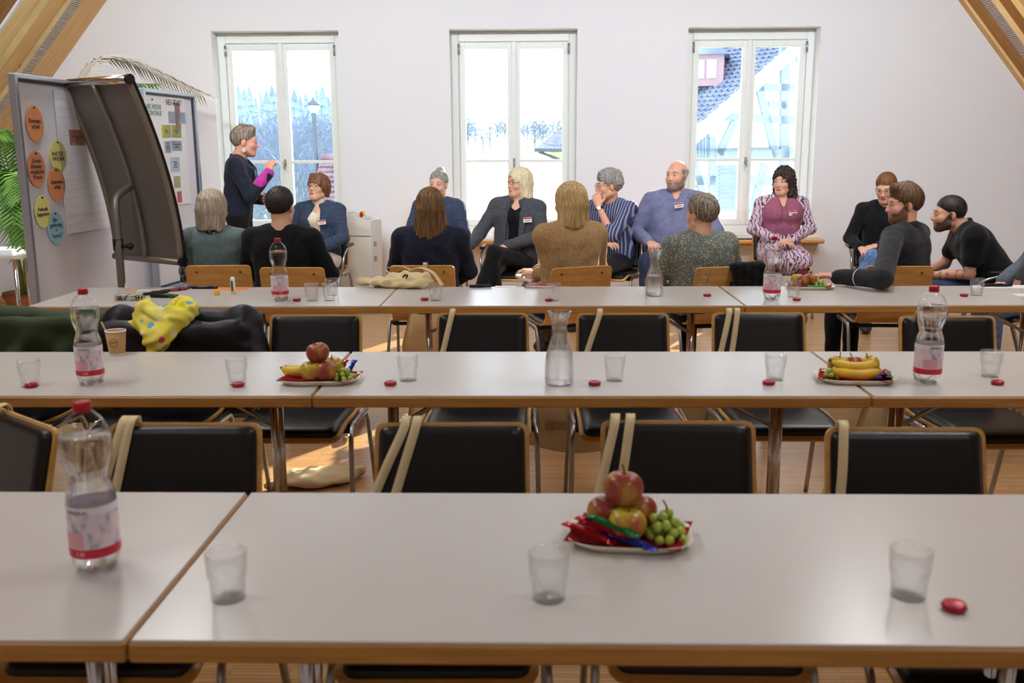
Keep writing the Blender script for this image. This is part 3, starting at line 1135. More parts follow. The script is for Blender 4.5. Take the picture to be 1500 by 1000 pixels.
# ---- chair
def shell_mesh(name, m, prof, hw, thick, off, r0, r1, puff=False, nxs=12):
    """curved sheet following prof [(y,z)] with half-widths hw, corner radii r0 (first end) and r1 (last end)"""
    P = smooth_path([(0, a, b) for a, b in prof], 5)
    n = len(P)
    Ls = [0]
    for i in range(1, n): Ls.append(Ls[-1] + (P[i] - P[i - 1]).length)
    T = Ls[-1]
    # extra stations at the rounded ends
    N = []
    for i in range(n):
        t = (P[min(i + 1, n - 1)] - P[max(i - 1, 0)]).normalized()
        N.append(Vector((0, t.z, -t.y)) * -1 if False else Vector((0, -t.z, t.y)))
    sgn = -1                              # profiles run from the seat to the back
    # normal points to the sitter's side (up on the seat, forwards on the back)
    vs, fs = [], []

    def stat(s):
        for i in range(1, n):
            if Ls[i] >= s - 1e-9:
                u = (s - Ls[i - 1]) / max(Ls[i] - Ls[i - 1], 1e-9)
                return P[i - 1].lerp(P[i], u), N[i - 1].lerp(N[i], u).normalized()
        return P[-1], N[-1]
    ss = sorted(set([0, .004, .012, .024, .04] + [T - q for q in (0, .004, .012, .024, .04)] + [v for v in Ls if .05 < v < T - .05]))
    m_ = len(ss)
    for side in (0, 1):
        for s in ss:
            p, nv = stat(s)
            nv = nv * sgn
            w = hw(s / T)
            for e, r in ((s, r0), (T - s, r1)):
                if e < r: w = min(w, hw(s / T) - r + sqrt(max(0, r * r - (r - e) ** 2)))
            for j in range(nxs + 1):
                u = -1 + 2 * j / nxs
                u = math.copysign(1 - (1 - abs(u)) ** 1.4, u)
                o = off + (thick if side else 0)
                if puff and side:
                    ed = min(min(s, T - s) / .02, (1 - abs(u)) * w / .02, 1)
                    o = off + thick * (.25 + .75 * sqrt(max(0, 1 - (1 - ed) ** 2)))
                q = p + nv * o
                vs.append((u * w, q.y, q.z))
    K = nxs + 1
    H = m_ * K
    for i in range(m_ - 1):
        for j in range(nxs):
            a = i * K + j
            fs.append((a, a + K, a + K + 1, a + 1))
            fs.append((H + a, H + a + 1, H + a + K + 1, H + a + K))
    for i in range(m_ - 1):
        a, b = i * K, (i + 1) * K
        fs.append((a, H + a, H + b, b))
        a, b = i * K + nxs, (i + 1) * K + nxs
        fs.append((a, b, H + b, H + a))
    for j in range(nxs):
        fs.append((j, j + 1, H + j + 1, H + j))
        a = (m_ - 1) * K + j
        fs.append((a, H + a, H + a + 1, a + 1))
    g = MB(); g.add(vs, fs, puff)
    me = g.mesh(name, m)
    bm = bmesh.new(); bm.from_mesh(me)
    bmesh.ops.recalc_face_normals(bm, faces=bm.faces)
    bm.to_mesh(me); bm.free()
    return me


PROF = [(.335, .424), (.300, .447), (.18, .456), (.0, .445), (-.13, .446), (-.185, .474), (-.212, .53), (-.238, .62), (-.264, .72), (-.288, .815)]
chair_me = {}
chair_me['shell'] = shell_mesh('shell', M_ply, PROF, lambda t: .215 - .013 * t, .011, -.006, .04, .025)
chair_me['seat_pad'] = shell_mesh('seat_pad', M_leather, [(.320, .434), (.295, .448), (.18, .456), (.0, .445), (-.12, .444), (-.165, .462)], lambda t: .198, .022, .005, .03, .01, True)
chair_me['back_pad'] = shell_mesh('back_pad', M_leather, [(-.190, .478), (-.212, .53), (-.238, .62), (-.264, .72), (-.2855, .806)], lambda t: .195 - .005 * t, .022, .005, .01, .02, True)
for sx in (-1, 1):
    g = MB()
    g.tube(smooth_path([(sx * .225, .14, .43), (sx * .232, .20, .425), (sx * .238, .25, .36), (sx * .245, .29, 0.0)], 5), .0125, 8, flat=(1.3, .8))
    chair_me['leg_f%d' % sx] = g.mesh('leg', M_grey_metal)
    g = MB()
    g.tube(smooth_path([(sx * .225, .14, .43), (sx * .23, -.06, .425), (sx * .236, -.14, .38), (sx * .245, -.27, 0.0)], 5), .0125, 8, flat=(1.3, .8))
    chair_me['leg_r%d' % sx] = g.mesh('leg', M_grey_metal)
g = MB(); g.box((0, .14, .415), (.45, .03, .02), bev=.004); g.box((0, -.06, .41), (.45, .03, .02), bev=.004)
for sx in (-1, 1): g.box((sx * .205, .02, .42), (.02, .2, .03), bev=.005)
chair_me['frame'] = g.mesh('seat_frame', M_black)
g = MB()
for sx in (-1, 1):
    g.tube([(sx * .135, -.2965, .775), (sx * .135, -.2845, .772)], .006, 8)
chair_me['screws'] = g.mesh('screw', mat('screw_dark', (60, 48, 36), .4, metal=.5))
for sx in (-1, 1):
    g = MB(); g.tube([(sx * .135, -.2905, .775), (sx * .135, -.2805, .772)], .0065, 8)
    chair_me['screw%d' % sx] = g.mesh('screw', MATS['screw_dark'])
    g = MB()
    g.tube(smooth_path([(sx * .232, .19, .42), (sx * .262, .20, .5), (sx * .27, .17, .6), (sx * .268, .05, .655), (sx * .26, -.1, .665)], 5), .010, 8)
    chair_me['arm%d' % sx] = g.mesh('arm_support', M_grey_metal)
    g = MB(); g.box((sx * .265, -.01, .678), (.045, .25, .026), bev=.01)
    chair_me['armtop%d' % sx] = g.mesh('armrest', M_black)


def make_chair(x, y, rz, label, group, arms=False, pads=True):
    c = empty('stacking_chair', (x, y, 0), rz, label, 'chair', group)
    link_mesh('shell', chair_me['shell'], c)
    if pads:
        link_mesh('seat_pad', chair_me['seat_pad'], c)
        link_mesh('back_pad', chair_me['back_pad'], c)
    link_mesh('seat_frame', chair_me['frame'], c)
    for sx in (-1, 1):
        link_mesh('leg', chair_me['leg_f%d' % sx], c)
        link_mesh('leg', chair_me['leg_r%d' % sx], c)
        link_mesh('screw', chair_me['screw%d' % sx], c)
        if arms:
            a = link_mesh('arm_support', chair_me['arm%d' % sx], c)
            link_mesh('armrest', chair_me['armtop%d' % sx], a)
    return c


# rows of empty black chairs facing the camera (position of the middle of the back's top edge, turn)
M_tote = mat('cream_cotton', (226, 208, 168), 0.85, 0.2, c2=(214, 194, 150), scale=9, bump=0.15, bscale=60)
M_print = mat('dark_print', (52, 54, 66), 0.8, 0.1)
M_printb = mat('brown_print', (176, 146, 104), 0.8, 0.1)


def text_mesh(name, txt, size, m, shear=0.0, depth=0.0006, align='CENTER', space=1.0, bold=0.0):
    cu = bpy.data.curves.new(name, 'FONT')
    cu.body = txt
    cu.size = size
    cu.shear = shear
    cu.extrude = depth
    cu.offset = bold
    cu.align_x = align
    cu.align_y = 'CENTER'
    cu.space_line = space
    cu.resolution_u = 2
    ob = bpy.data.objects.new(name, cu)
    COL.objects.link(ob)
    dg = bpy.context.evaluated_depsgraph_get()
    me = bpy.data.meshes.new_from_object(ob.evaluated_get(dg))
    bpy.data.objects.remove(ob)
    bpy.data.curves.remove(cu)
    me.materials.clear()
    me.materials.append(m)
    me.name = name
    return me


def ribbon(g, pts, w, side, t=.003):
    """flat band along pts, width w along vector side"""
    side = Vector(side)
    P = smooth_path(pts, 6)
    vs, fs = [], []
    n = len(P)
    for i, p in enumerate(P):
        tg = (P[min(i + 1, n - 1)] - P[max(i - 1, 0)]).normalized()
        s_ = (side - tg * side.dot(tg)).normalized()
        nn = tg.cross(s_).normalized() * t / 2
        vs += [p - s_ * w / 2 - nn, p + s_ * w / 2 - nn, p + s_ * w / 2 + nn, p - s_ * w / 2 + nn]
    for i in range(n - 1):
        a = i * 4
        for k in range(4):
            fs.append((a + k, a + (k + 1) % 4, a + 4 + (k + 1) % 4, a + 4 + k))
    fs += [(3, 2, 1, 0), (4 * n - 4, 4 * n - 3, 4 * n - 2, 4 * n - 1)]
    g.add(vs, fs, True)


def bag_panel(seed, w=.36, h=.40):
    """soft hanging cotton bag: two puffed sheets joined at the rim (x across, z down from 0)"""
    rnd = random.Random(seed)
    ph = [rnd.uniform(0, 6) for _ in range(4)]
    nx, nz = 12, 12
    vs, fs = [], []
    for side in (-1, 1):
        for j in range(nz + 1):
            for i in range(nx + 1):
                u, v = i / nx, j / nz
                gather = .62 + .38 * min(1, v * 1.6)
                x = (u - .5) * w * gather
                puff = .03 * sin(pi * u) ** .7 * (.3 + sin(pi * min(1, v * .9 + .1)) * .9) * (1 if 0 < j else .4)
                wob = .018 * sin(5 * u + ph[0] + 3 * v) + .010 * sin(13 * u + ph[1]) * (1 - v)
                z = -v * h + .02 * sin(3 * u + ph[2]) * v - .015 * (1 - v) * sin(pi * u)
                vs.append((x, side * puff + wob, z))
    K, Hh = nx + 1, (nx + 1) * (nz + 1)
    for s0 in (0, 1):
        for j in range(nz):
            for i in range(nx):
                a = s0 * Hh + j * K + i
                q = (a, a + 1, a + K + 1, a + K)
                fs.append(q if s0 == 0 else tuple(reversed(q)))
    for j in range(nz):
        for i in (0, nx):
            a = j * K + i
            q = (a, a + K, Hh + a + K, Hh + a)
            fs.append(q if i == 0 else tuple(reversed(q)))
    for i in range(nx):
        a = nz * K + i
        fs.append((a, a + 1, Hh + a + 1, Hh + a))
    g = MB(); g.add(vs, fs, True)
    return g


def hang_tote(ch, off, label, group, seed, double=True, spread=.03, bag_dx=.05, slant=.06):
    """tote bag hung over the back of chair ch; off = offset along the chair's own x; straps run down the pad, the bag hangs behind"""
    rz = ch.rotation_euler[2]
    t = empty('tote_bag', ch.location, rz, label, 'tote bag', group)
    # local frame of the chair: back top at y=-.288, z=.815; sitter's side is +y
    for k in range(2 if double else 1):
        g = MB()
        dx = off - k * spread
        sl = slant * (1 - .3 * k)
        ribbon(g, [(dx + sl * 1.6, -.175, .52), (dx + sl, -.205, .62), (dx + sl * .5, -.230, .72), (dx + .005, -.2535, .805), (dx, -.272, .829), (dx, -.300, .818), (dx + .01, -.292, .70), (dx + bag_dx, -.27, .585)], .024, (1, 0, 0))
        g.build('strap', M_tote, t)
    b = bag_panel(seed).build('bag_body', M_tote, t)
    b.location = (off - spread / 2 + bag_dx, -.315, .59)
    return t


chairs1 = [(-.30, None)]
row1 = [((272, 617), 180, 'black padded chair with a cream tote strap, opposite the bottle standing alone'),
        ((665, 617), 181, 'black padded chair with a twisted tote strap, next to the plate of stacked apples'),
        ((990, 614), 179, 'black padded chair with two flat tote straps behind the stacked apples'),
        ((1325, 624), 180, 'black padded chair with one single tote strap by the lone tumbler and sweet')]
T_GROUP = 'cream tote bags hung on chair backs'
cobj = {}
for i, ((px, py), a, lb) in enumerate(row1):
    p = onz(px, py, .818)
    cobj['1%d' % i] = make_chair(p.x, p.y - .288, radians(a), lb, 'black chairs along the tumbler table')
cobj['1L'] = make_chair(onz(-30, 600, .818).x - .03, 2.25, radians(180 - 38), 'black padded chair turned aside at the table end with a tote strap', 'black chairs along the tumbler table')
row2 = [((463, 459), 180, 'black padded chair with a bare back, behind the plate with bananas and grapes'),
        ((707, 457), 180, 'black padded chair with one tote strap, between the fruit plate and the carafe'),
        ((912, 457), 180, 'black padded chair with a slanted tote strap, beside the carafe'),
        ((1111, 456), 180, 'black padded chair with two thin tote straps in front of the dotted shirt'),
        ((1387, 461), 180, 'black padded chair with a yellowish strap, behind the bottle by the banana plate'),
        ((55, 462), 178, 'black padded chair hidden under a dark green jacket'),
        ((268, 462), 182, 'black padded chair hidden under a black quilted jacket')]
for i, ((px, py), a, lb) in enumerate(row2):
    p = onz(px, py, .818)
    cobj['2%d' % i] = make_chair(p.x, p.y - .288, radians(a), lb, 'black chairs along the carafe table')
hang_tote(cobj['10'], .155, 'cream tote bag hung over the chair opposite the bottle standing alone', T_GROUP, 1, True, .02)
hang_tote(cobj['11'], .12, 'cream tote bag with a twisted strap on the chair beside the fruit plate', T_GROUP, 2, True, .03, slant=.09)
hang_tote(cobj['12'], .165, 'cream tote bag with two parted straps on the chair behind the apples', T_GROUP, 3, True, .04, slant=.05)
hang_tote(cobj['13'], .16, 'cream tote bag with one visible strap on the chair near the single sweet', T_GROUP, 4, False, .02, slant=.02)
hang_tote(cobj['1L'], .10, 'cream tote bag on the chair turned aside at the table end', T_GROUP, 5, False, .02)
hang_tote(cobj['21'], .13, 'cream tote bag on the chair between fruit plate and carafe', T_GROUP, 6, False, .02, slant=.05)
tb = hang_tote(cobj['22'], .10, 'cream tote bag with brown picture print on the chair beside the carafe', T_GROUP, 7, False, .02, bag_dx=.14, slant=.07)
hang_tote(cobj['23'], .13, 'cream tote bag on the chair in front of the dotted shirt', T_GROUP, 8, True, .035, slant=.05)
hang_tote(cobj['24'], .12, 'cream tote bag on the chair behind the bottle by the bananas', T_GROUP, 9, False, .02, slant=-.01)
for k in range(4):
    g = MB(); g.box((0, 0, 0), (.045, .003, .04)); o = g.build('print', M_printb, tb); o.location = (.24 - .1 + k * .052 + .02, -.262, .31)

# chairs of the audience, turned with their bare wooden backs to the tables (origin from back top)
aud = [((319, 388), 4, 'wooden-backed chair under the woman in the grey-green jacket'),
       ((427, 391), -2, 'wooden-backed chair under the dark-haired person in a black sweater'),
       ((618, 388), 0, 'wooden-backed chair with a tote strap under the woman in the navy blazer'),
       ((853, 390), 22, 'wooden-backed chair under the blonde woman in the tan jacket'),
       ((1066, 390), 10, 'wooden-backed chair with a black cardigan over one corner'),
       ((1318, 389), -3, 'wooden-backed chair under the bearded man in the dark jacket')]
for i, ((px, py), a, lb) in enumerate(aud):
    p = onz(px, py, .818)
    r = radians(a)
    cobj['3%d' % i] = make_chair(p.x - .288 * sin(r), p.y + .288 * cos(r), r, lb, 'audience chairs behind the marker pens and notebook table')

# ================================================================== TABLEWARE
M_pet = thin_glass('clear_pet', (0.99, 0.993, 0.995), 1.4, maxmix=1.2)
M_glass = thin_glass('drinking_glass', (0.985, 0.99, 0.99), 1.38, refr=.10, rior=1.35)
M_water = thin_glass('water', (0.985, 0.99, 0.995), 1.25, refr=.5, rior=1.25)
M_redcap = mat('red_cap', (176, 24, 44), 0.35, 0.45)


def label_material():
    m = bpy.data.materials.new('bottle_label_print')
    m.use_nodes = True
    nt = m.node_tree
    b = nt.nodes['Principled BSDF']
    tc = nt.nodes.new('ShaderNodeTexCoord')
    nz = nt.nodes.new('ShaderNodeTexNoise')
    mp = nt.nodes.new('ShaderNodeMapping'); mp.inputs['Scale'].default_value = (1, 1, .6)
    nz.inputs['Scale'].default_value = 45; nz.inputs['Detail'].default_value = 6
    rp = nt.nodes.new('ShaderNodeValToRGB')
    rp.color_ramp.elements[0].position = .34; rp.color_ramp.elements[0].color = lin((150, 160, 188))
    rp.color_ramp.elements[1].position = .62; rp.color_ramp.elements[1].color = lin((238, 222, 228))
    e = rp.color_ramp.elements.new(.45); e.color = lin((224, 206, 218))
    sx = nt.nodes.new('ShaderNodeSeparateXYZ')
    r2 = nt.nodes.new('ShaderNodeValToRGB')
    r2.color_ramp.interpolation = 'CONSTANT'
    r2.color_ramp.elements[0].color = (0, 0, 0, 1); r2.color_ramp.elements[1].position = .118; r2.color_ramp.elements[1].color = (1, 1, 1, 1)
    mx = nt.nodes.new('ShaderNodeMix'); mx.data_type = 'RGBA'; mx.inputs[7].default_value = lin((236, 232, 238))
    nt.links.new(tc.outputs['Object'], mp.inputs['Vector']); nt.links.new(mp.outputs['Vector'], nz.inputs['Vector'])
    nt.links.new(nz.outputs['Fac'], rp.inputs['Fac']); nt.links.new(rp.outputs['Color'], mx.inputs[6])
    nt.links.new(tc.outputs['Object'], sx.inputs[0]); nt.links.new(sx.outputs['Z'], r2.inputs['Fac'])
    nt.links.new(r2.outputs['Color'], mx.inputs[0]); nt.links.new(mx.outputs[2], b.inputs['Base Color'])
    b.inputs['Roughness'].default_value = .3
    return m


M_label = label_material()
M_redband = mat('label_red_band', (206, 40, 62), 0.35)
M_pink = mat('label_pink', (226, 172, 180), 0.35)
M_white = mat('white_print', (244, 242, 240), 0.5)
BP = [(.030, .0), (.040, .006), (.0435, .022), (.0445, .034), (.0445, .138), (.0435, .150), (.040, .163), (.0352, .176), (.0345, .184), (.037, .195), (.0425, .210), (.0455, .226), (.0462, .245), (.0452, .262), (.041, .278), (.032, .294), (.021, .306), (.0145, .311), (.0135, .316)]


def petal(a, r, z):
    if z < .03:
        k = 1 - z / .03
        return (r * (1 - .16 * k * (0.5 - 0.5 * cos(5 * a)) ** 2), z + .012 * k * (0.5 - 0.5 * cos(5 * a)))
    if .180 < z < .30:
        return r * (1 + .008 * cos(8 * a) * sin((z - .18) / .12 * pi))
    return r


g = MB(); g.lathe(BP, 40, mod=petal)
me_b = g.mesh('bottle_shell', M_pet)
g = MB(); g.lathe([(r - .0012, z + .001) for r, z in BP if z < .265] + [(.001, .262)], 40, mod=petal)
me_w = g.mesh('water_fill', M_water)
g = MB(); g.lathe([(.0455, .036), (.0455, .136)], 36); g.f = g.f[:-2]; g.mi = g.mi[:-2]; g.sm = g.sm[:-2]
me_l = g.mesh('paper_label', M_label)
g = MB(); g.lathe([(.0458, .037), (.0458, .055)], 36); g.f = g.f[:-2]; g.mi = g.mi[:-2]; g.sm = g.sm[:-2]
me_rb = g.mesh('red_band', M_redband)
g = MB(); g.lathe([(.0155, .309), (.0162, .311), (.0162, .327), (.0150, .3285), (.001, .3285)], 30, mod=lambda a, r, z: r * (1 + .02 * cos(30 * a)) if z < .327 else r)
me_c = g.mesh('cap', M_redcap)
me_tx = text_mesh('label_text', '1,5l', .012, M_white)
me_tt = text_mesh('label_title', 'MINERAL', .011, M_print)
for _me in (me_tx, me_tt):                      # wrap the print round the label
    for _v in _me.vertices:
        _a = _v.co.x / .0458
        _v.co = (.0460 * sin(_a), -.0460 * cos(_a), _v.co.y)


def patch(r, a0, a1, z0, z1, n=8):
    vs, fs = [], []
    for i in range(n + 1):
        a = radians(a0 + (a1 - a0) * i / n)
        vs += [(r * cos(a), r * sin(a), z0), (r * cos(a), r * sin(a), z1)]
    for i in range(n): fs.append((2 * i, 2 * i + 2, 2 * i + 3, 2 * i + 1))
    g = MB(); g.add(vs, fs, True)
    return g


me_pk = patch(.0458, -140, -78, .057, .088).mesh('label_picture', M_pink)


def bottle(px, py, label, rz=0.0, tilt=0.0):
    p = onz(px, py, TZ)
    t = empty('water_bottle', (p.x, p.y, TZ), radians(rz), label, 'bottle', 'mineral water bottles on the tables')
    link_mesh('bottle_shell', me_b, t); link_mesh('water_fill', me_w, t); link_mesh('cap', me_c, t)
    l = link_mesh('paper_label', me_l, t)
    link_mesh('red_band', me_rb, l); link_mesh('label_picture', me_pk, l)
    o = link_mesh('label_text', me_tx, l); o.location = (0, 0, .046)
    o = link_mesh('label_title', me_tt, l); o.location = (0, 0, .126)
    return t


bottle(143, 831, 'tall water bottle with red cap standing alone beside the table joint', -10)
bottle(134, 562, 'water bottle with red cap standing next to the brown paper cup', 5)
bottle(1357, 560, 'water bottle with red cap beside the plate of bananas', 8)
bottle(411, 440, 'water bottle with red cap beside three clustered tumblers', 20)
bottle(1130, 438, 'water bottle with red cap in front of the woman in the pink dress', -15)

# tumblers
GL = [(.0285, .0), (.0300, .003), (.0315, .040), (.0325, .0435), (.0345, .0455), (.0355, .060), (.0370, .0885), (.0366, .0900), (.0350, .0895), (.0340, .062), (.0325, .048), (.0300, .042), (.0280, .012), (.001, .010)]


def facet(a, r, z):
    return r * (1 - .022 * abs(sin(5 * a))) if .003 < z < .041 and r > .0292 else r


g = MB(); g.lathe(GL, 40, mod=facet)
me_g = g.mesh('tumbler', M_glass)
g = MB(); g.lathe([(.0279, .0105), (.0294, .032), (.001, .032)], 32)
me_gw = g.mesh('water_fill', M_water)


def tumbler(px, py, label, group='stacking tumblers on the tables', water=False):
    p = onz(px, py, TZ)
    if not water:
        o = link_mesh('tumbler', me_g); o.location = (p.x, p.y, TZ); o.rotation_euler = (0, 0, random.uniform(0, 6))
        return tag(o, label, 'glass', group)
    t = empty('tumbler', (p.x, p.y, TZ), 0, label, 'glass', group)
    link_mesh('glass_body', me_g, t); link_mesh('water_fill', me_gw, t)
    return t


for (px, py, lb) in ((335, 876, 'empty clear tumbler beside the table joint, next to the lone tall bottle'), (804, 876, 'empty clear tumbler beside the plate with stacked apples'),
                     (1330, 873, 'empty clear tumbler next to one red sweet on the fruit plate table'), (45, 565, 'clear tumbler with a red sweet, beyond the bottle from the paper cup'),
                     (348, 562, 'clear tumbler with a red sweet, between paper cup and banana plate'), (598, 557, 'clear tumbler close beside the plate with apples, bananas and grapes'),
                     (900, 557, 'clear tumbler close beside the carafe between two fruit plates'), (1135, 556, 'clear tumbler beside the plate with two bananas in front'),
                     (1450, 551, 'clear tumbler beyond the bottle and the banana plate'), (638, 440, 'clear tumbler near the cotton bag lying on the table'),
                     (811, 440, 'clear tumbler in front of the red notebook'), (1162, 435, 'clear tumbler between water bottle and fruit near the bearded man'),
                     (1430, 432, 'clear tumbler near the man with tattooed forearm'), (457, 440, 'clear tumbler of a cluster of three, nearest the bottle'),
                     (483, 440, 'clear tumbler of a cluster of three, in front of another'), (487, 432, 'clear tumbler of a cluster of three, behind the other two')):
    tumbler(px, py, lb)
tumbler(1030, 417, 'tumbler half filled with water between the dotted shirt and a carafe', water=True)

# round red wrapped sweets
M_foil = mat('red_foil', (168, 30, 48), 0.28, 0.6, metal=.35)
g = MB(); g.lathe([(.012, 0), (.0185, .001), (.0205, .005), (.0205, .010), (.0185, .0135), (.015, .0128), (.011, .0118), (.001, .0115)], 24, mod=lambda a, r, z: r * (1 + .03 * cos(12 * a)) if r > .018 else r)
me_s = g.mesh('round_sweet', M_foil)
for (px, py, lb) in ((1397, 893, 'red wrapped round sweet near the lone tumbler on the fruit plate table'), (46, 567, 'red wrapped round sweet by the tumbler beyond bottle and paper cup'),
                     (349, 566, 'red wrapped round sweet by the tumbler between cup and banana plate'), (572, 564, 'red wrapped round sweet between fruit plate and tumbler'),
                     (871, 564, 'red wrapped round sweet between carafe and tumbler'), (1126, 563, 'red wrapped round sweet by the tumbler next to the banana plate'),
                     (1461, 563, 'red wrapped round sweet beyond the bottle by the bananas'), (435, 441, 'red wrapped round sweet between bottle and clustered tumblers'),
                     (622, 440, 'red wrapped round sweet near the cotton bag on the table'), (804, 441, 'red wrapped round sweet by the tumbler at the red notebook'),
                     (1036, 434, 'red wrapped round sweet beside the carafe by the dotted shirt'), (1167, 440, 'red wrapped round sweet in front of the fruit by the bearded man'),
                     (1412, 434, 'red wrapped round sweet near the tattooed man\'s tumbler')):
    p = onz(px, py, TZ)
    o = link_mesh('round_sweet', me_s); o.location = (p.x, p.y, TZ); o.rotation_euler = (0, 0, random.uniform(0, 6))
    if px == 1397: o.rotation_euler = (radians(0), 0, 0)
    tag(o, lb, 'sweet', 'red wrapped sweets')

# carafes
CP = [(.040, 0), (.0475, .004), (.0490, .020), (.0480, .07), (.0440, .105), (.0350, .135), (.0265, .16), (.0245, .180), (.0265, .205), (.0335, .232), (.0395, .246)]
inner = [(r - .0028, max(z, .006)) for r, z in CP]
g = MB(); g.lathe(CP + [(.0405, .249), (.0385, .2495)] + list(reversed(inner[1:])) + [(.001, .006)], 40)
me_cf = g.mesh('carafe_glass', thin_glass('carafe_glass', (0.985, 0.99, 0.99), 1.42, maxmix=1.2, refr=.3, rior=1.4))
g = MB(); g.lathe([(r - .0030, max(z, .0065)) for r, z in CP if z < .11] + [(.0395, .113), (.001, .113)], 40)
me_cw = g.mesh('water_fill', M_water)
for (px, py, lb) in ((819, 562, 'glass carafe of water in front of the seated blonde woman\'s jacket hem'), (958, 433, 'glass carafe of water behind the table of the dotted-shirt listener')):
    p = onz(px, py, TZ)
    t = empty('water_carafe', (p.x, p.y, TZ), 0, ('glass carafe half full of water, between two fruit plates' if px == 819 else 'glass carafe half full of water, beside the dotted shirt'), 'carafe', 'water carafes')
    link_mesh('carafe_glass', me_cf, t); link_mesh('water_fill', me_cw, t)

# ---- fruit plates
M_plate = mat('paper_plate', (238, 228, 206), 0.7, 0.2)
M_napkin = mat('red_napkin', (150, 26, 34), 0.85, 0.1)
M_apple = mat('apple_red', (150, 60, 48), 0.3, 0.45, c2=(196, 164, 60), scale=16, stretch=(1, 1, .5), ramp=(.46, .68))
M_appley = mat('apple_yellow', (190, 166, 52), 0.3, 0.45, c2=(172, 76, 50), scale=14, ramp=(.45, .7))
M_stem = mat('stem_brown', (84, 62, 36), 0.8)
M_ban = mat('banana_yellow', (232, 194, 58), 0.45, 0.35, c2=(214, 168, 52), scale=18, stretch=(1, 1, 1))
M_bantip = mat('banana_tip', (90, 80, 40), 0.7)
M_grape = mat('green_grape', (176, 196, 84), 0.25, 0.5, sss=.15)


def apple_mesh(name, m, r=.038):
    g = MB()
    pr = []
    for i in range(17):
        t = pi * i / 16
        rr = r * sin(t) ** .85 * (1.02 + .06 * cos(t) * -1)
        z = -cos(t) * r * .92
        if t > 2.5: z -= (t - 2.5) ** 2 * r * 1.0
        if t < .5: z += (.5 - t) ** 2 * r * .9
        pr.append((max(rr, .0006), z))
    g.lathe(pr, 22, mod=lambda a, q, z: q * (1 + .02 * cos(5 * a) * (1 if z < 0 else .5)))
    return g.mesh(name, m)


me_a = apple_mesh('apple_flesh', M_apple); me_ay = apple_mesh('apple_flesh', M_appley)
g = MB(); g.tube(smooth_path([(0, 0, .024), (.001, 0, .034), (.006, .002, .046)], 3), [.0018] * 6 + [.0024], 6); me_st = g.mesh('stalk', M_stem)


def apple(c, label, yellow=False, rot=(0, 0, 0), s=1.0):
    t = empty('apple', c, 0, label, 'apple', 'apples on the fruit plates')
    t.rotation_euler = rot; t.scale = (s, s, s)
    link_mesh('apple_flesh', me_ay if yellow else me_a, t); link_mesh('stalk', me_st, t)
    return t


def banana_meshes():
    pts = [(.075 * sin(t) * 1.15, 0, .075 * (1 - cos(t))) for t in np.linspace(-1.25, 1.25, 15)]
    rs = [.006, .008, .013, .0165, .018, .0185, .019, .019, .019, .0185, .018, .016, .012, .007, .005]
    g = MB(); g.tube(pts[1:-1], rs[1:-1], 6, smooth=True); a = g.mesh('banana_peel', M_ban)
    g = MB(); g.tube(pts[:2], [.0055, .0075], 6); b = g.mesh('banana_stem', M_bantip)
    g = MB(); g.tube(pts[-2:], [.007, .005], 6); c = g.mesh('banana_tip', M_bantip)
    return a, b, c


me_bn = banana_meshes()


def banana(c, rot, label):
    t = empty('banana', c, 0, label, 'banana', 'bananas on the fruit plates')
    t.rotation_euler = rot
    for n_, me in zip(('banana_peel', 'banana_stem', 'banana_tip'), me_bn): link_mesh(n_, me, t)
    return t


g = MB(); g.ball((0, 0, 0), (.0098, .0098, .0112), 12, 8); me_gr = g.mesh('grape', M_grape)


def grapes(c, label, seed, n=26, rx=.042, ry=.032, h=.05):
    rnd = random.Random(seed)
    t = empty('grape_bunch', c, 0, label, 'grapes', 'grape bunches on the fruit plates')
    placed = []
    tries = 0
    while len(placed) < n and tries < 4000:
        tries += 1
        u, v = rnd.uniform(-1, 1), rnd.uniform(-1, 1)
        if u * u + v * v > 1: continue
        zmax = h * (1 - .8 * (u * u + v * v))
        p = Vector((u * rx, v * ry, .010 + rnd.random() * max(.001, zmax - .012)))
        if all((p - q).length > .0165 for q in placed): placed.append(p)
    for p in placed:
        o = link_mesh('grape', me_gr, t); o.location = p; o.rotation_euler = (rnd.uniform(-.8, .8), rnd.uniform(-.8, .8), 0)
    g = MB(); g.tube(smooth_path([(0, 0, .02), (.002, .004, h), (-.006, .008, h + .018)], 4), .0018, 6); g.build('stalk', M_stem, t)
    return t


FOILS = {'red': mat('foil_red', (176, 24, 40), 0.2, 0.6, metal=.6), 'green': mat('foil_green', (26, 120, 60), 0.22, 0.6, metal=.5), 'blue': mat('foil_blue', (34, 54, 168), 0.22, 0.6, metal=.5),
         'white': mat('foil_white', (226, 224, 232), 0.3, 0.5)}
me_bar = {}
for kf, m in FOILS.items():
    g = MB()
    L = .085
    xs_ = [-.062, -.054, -.046, -.042, -.034, 0, .034, .042, .046, .054, .062]
    hw_ = [.012, .0125, .006, .009, .0095, .0095, .0095, .009, .006, .0125, .012]
    hz_ = [.0015, .002, .004, .007, .0075, .008, .0075, .007, .004, .002, .0015]
    vs, fs = [], []
    for i, x in enumerate(xs_):
        for k in range(8):
            a = 2 * pi * k / 8
            vs.append((x, hw_[i] * cos(a), hz_[i] * sin(a) + .008 + .001 * sin(k * 3 + i)))
    for i in range(len(xs_) - 1):
        for k in range(8):
            fs.append((i * 8 + k, i * 8 + (k + 1) % 8, i * 8 + 8 + (k + 1) % 8, i * 8 + 8 + k))
    fs += [tuple(reversed(range(8))), tuple(range(len(vs) - 8, len(vs)))]
    g.add(vs, fs, False)
    me_bar[kf] = g.mesh('chocolate_bar', m)


def bar(c, rz, col, label, tilt=0.0):
    o = link_mesh('chocolate_bar', me_bar[col]); o.location = c; o.rotation_euler = (0, tilt, rz)
    return tag(o, label, 'chocolate bar', 'wrapped chocolate bars on the fruit plates')


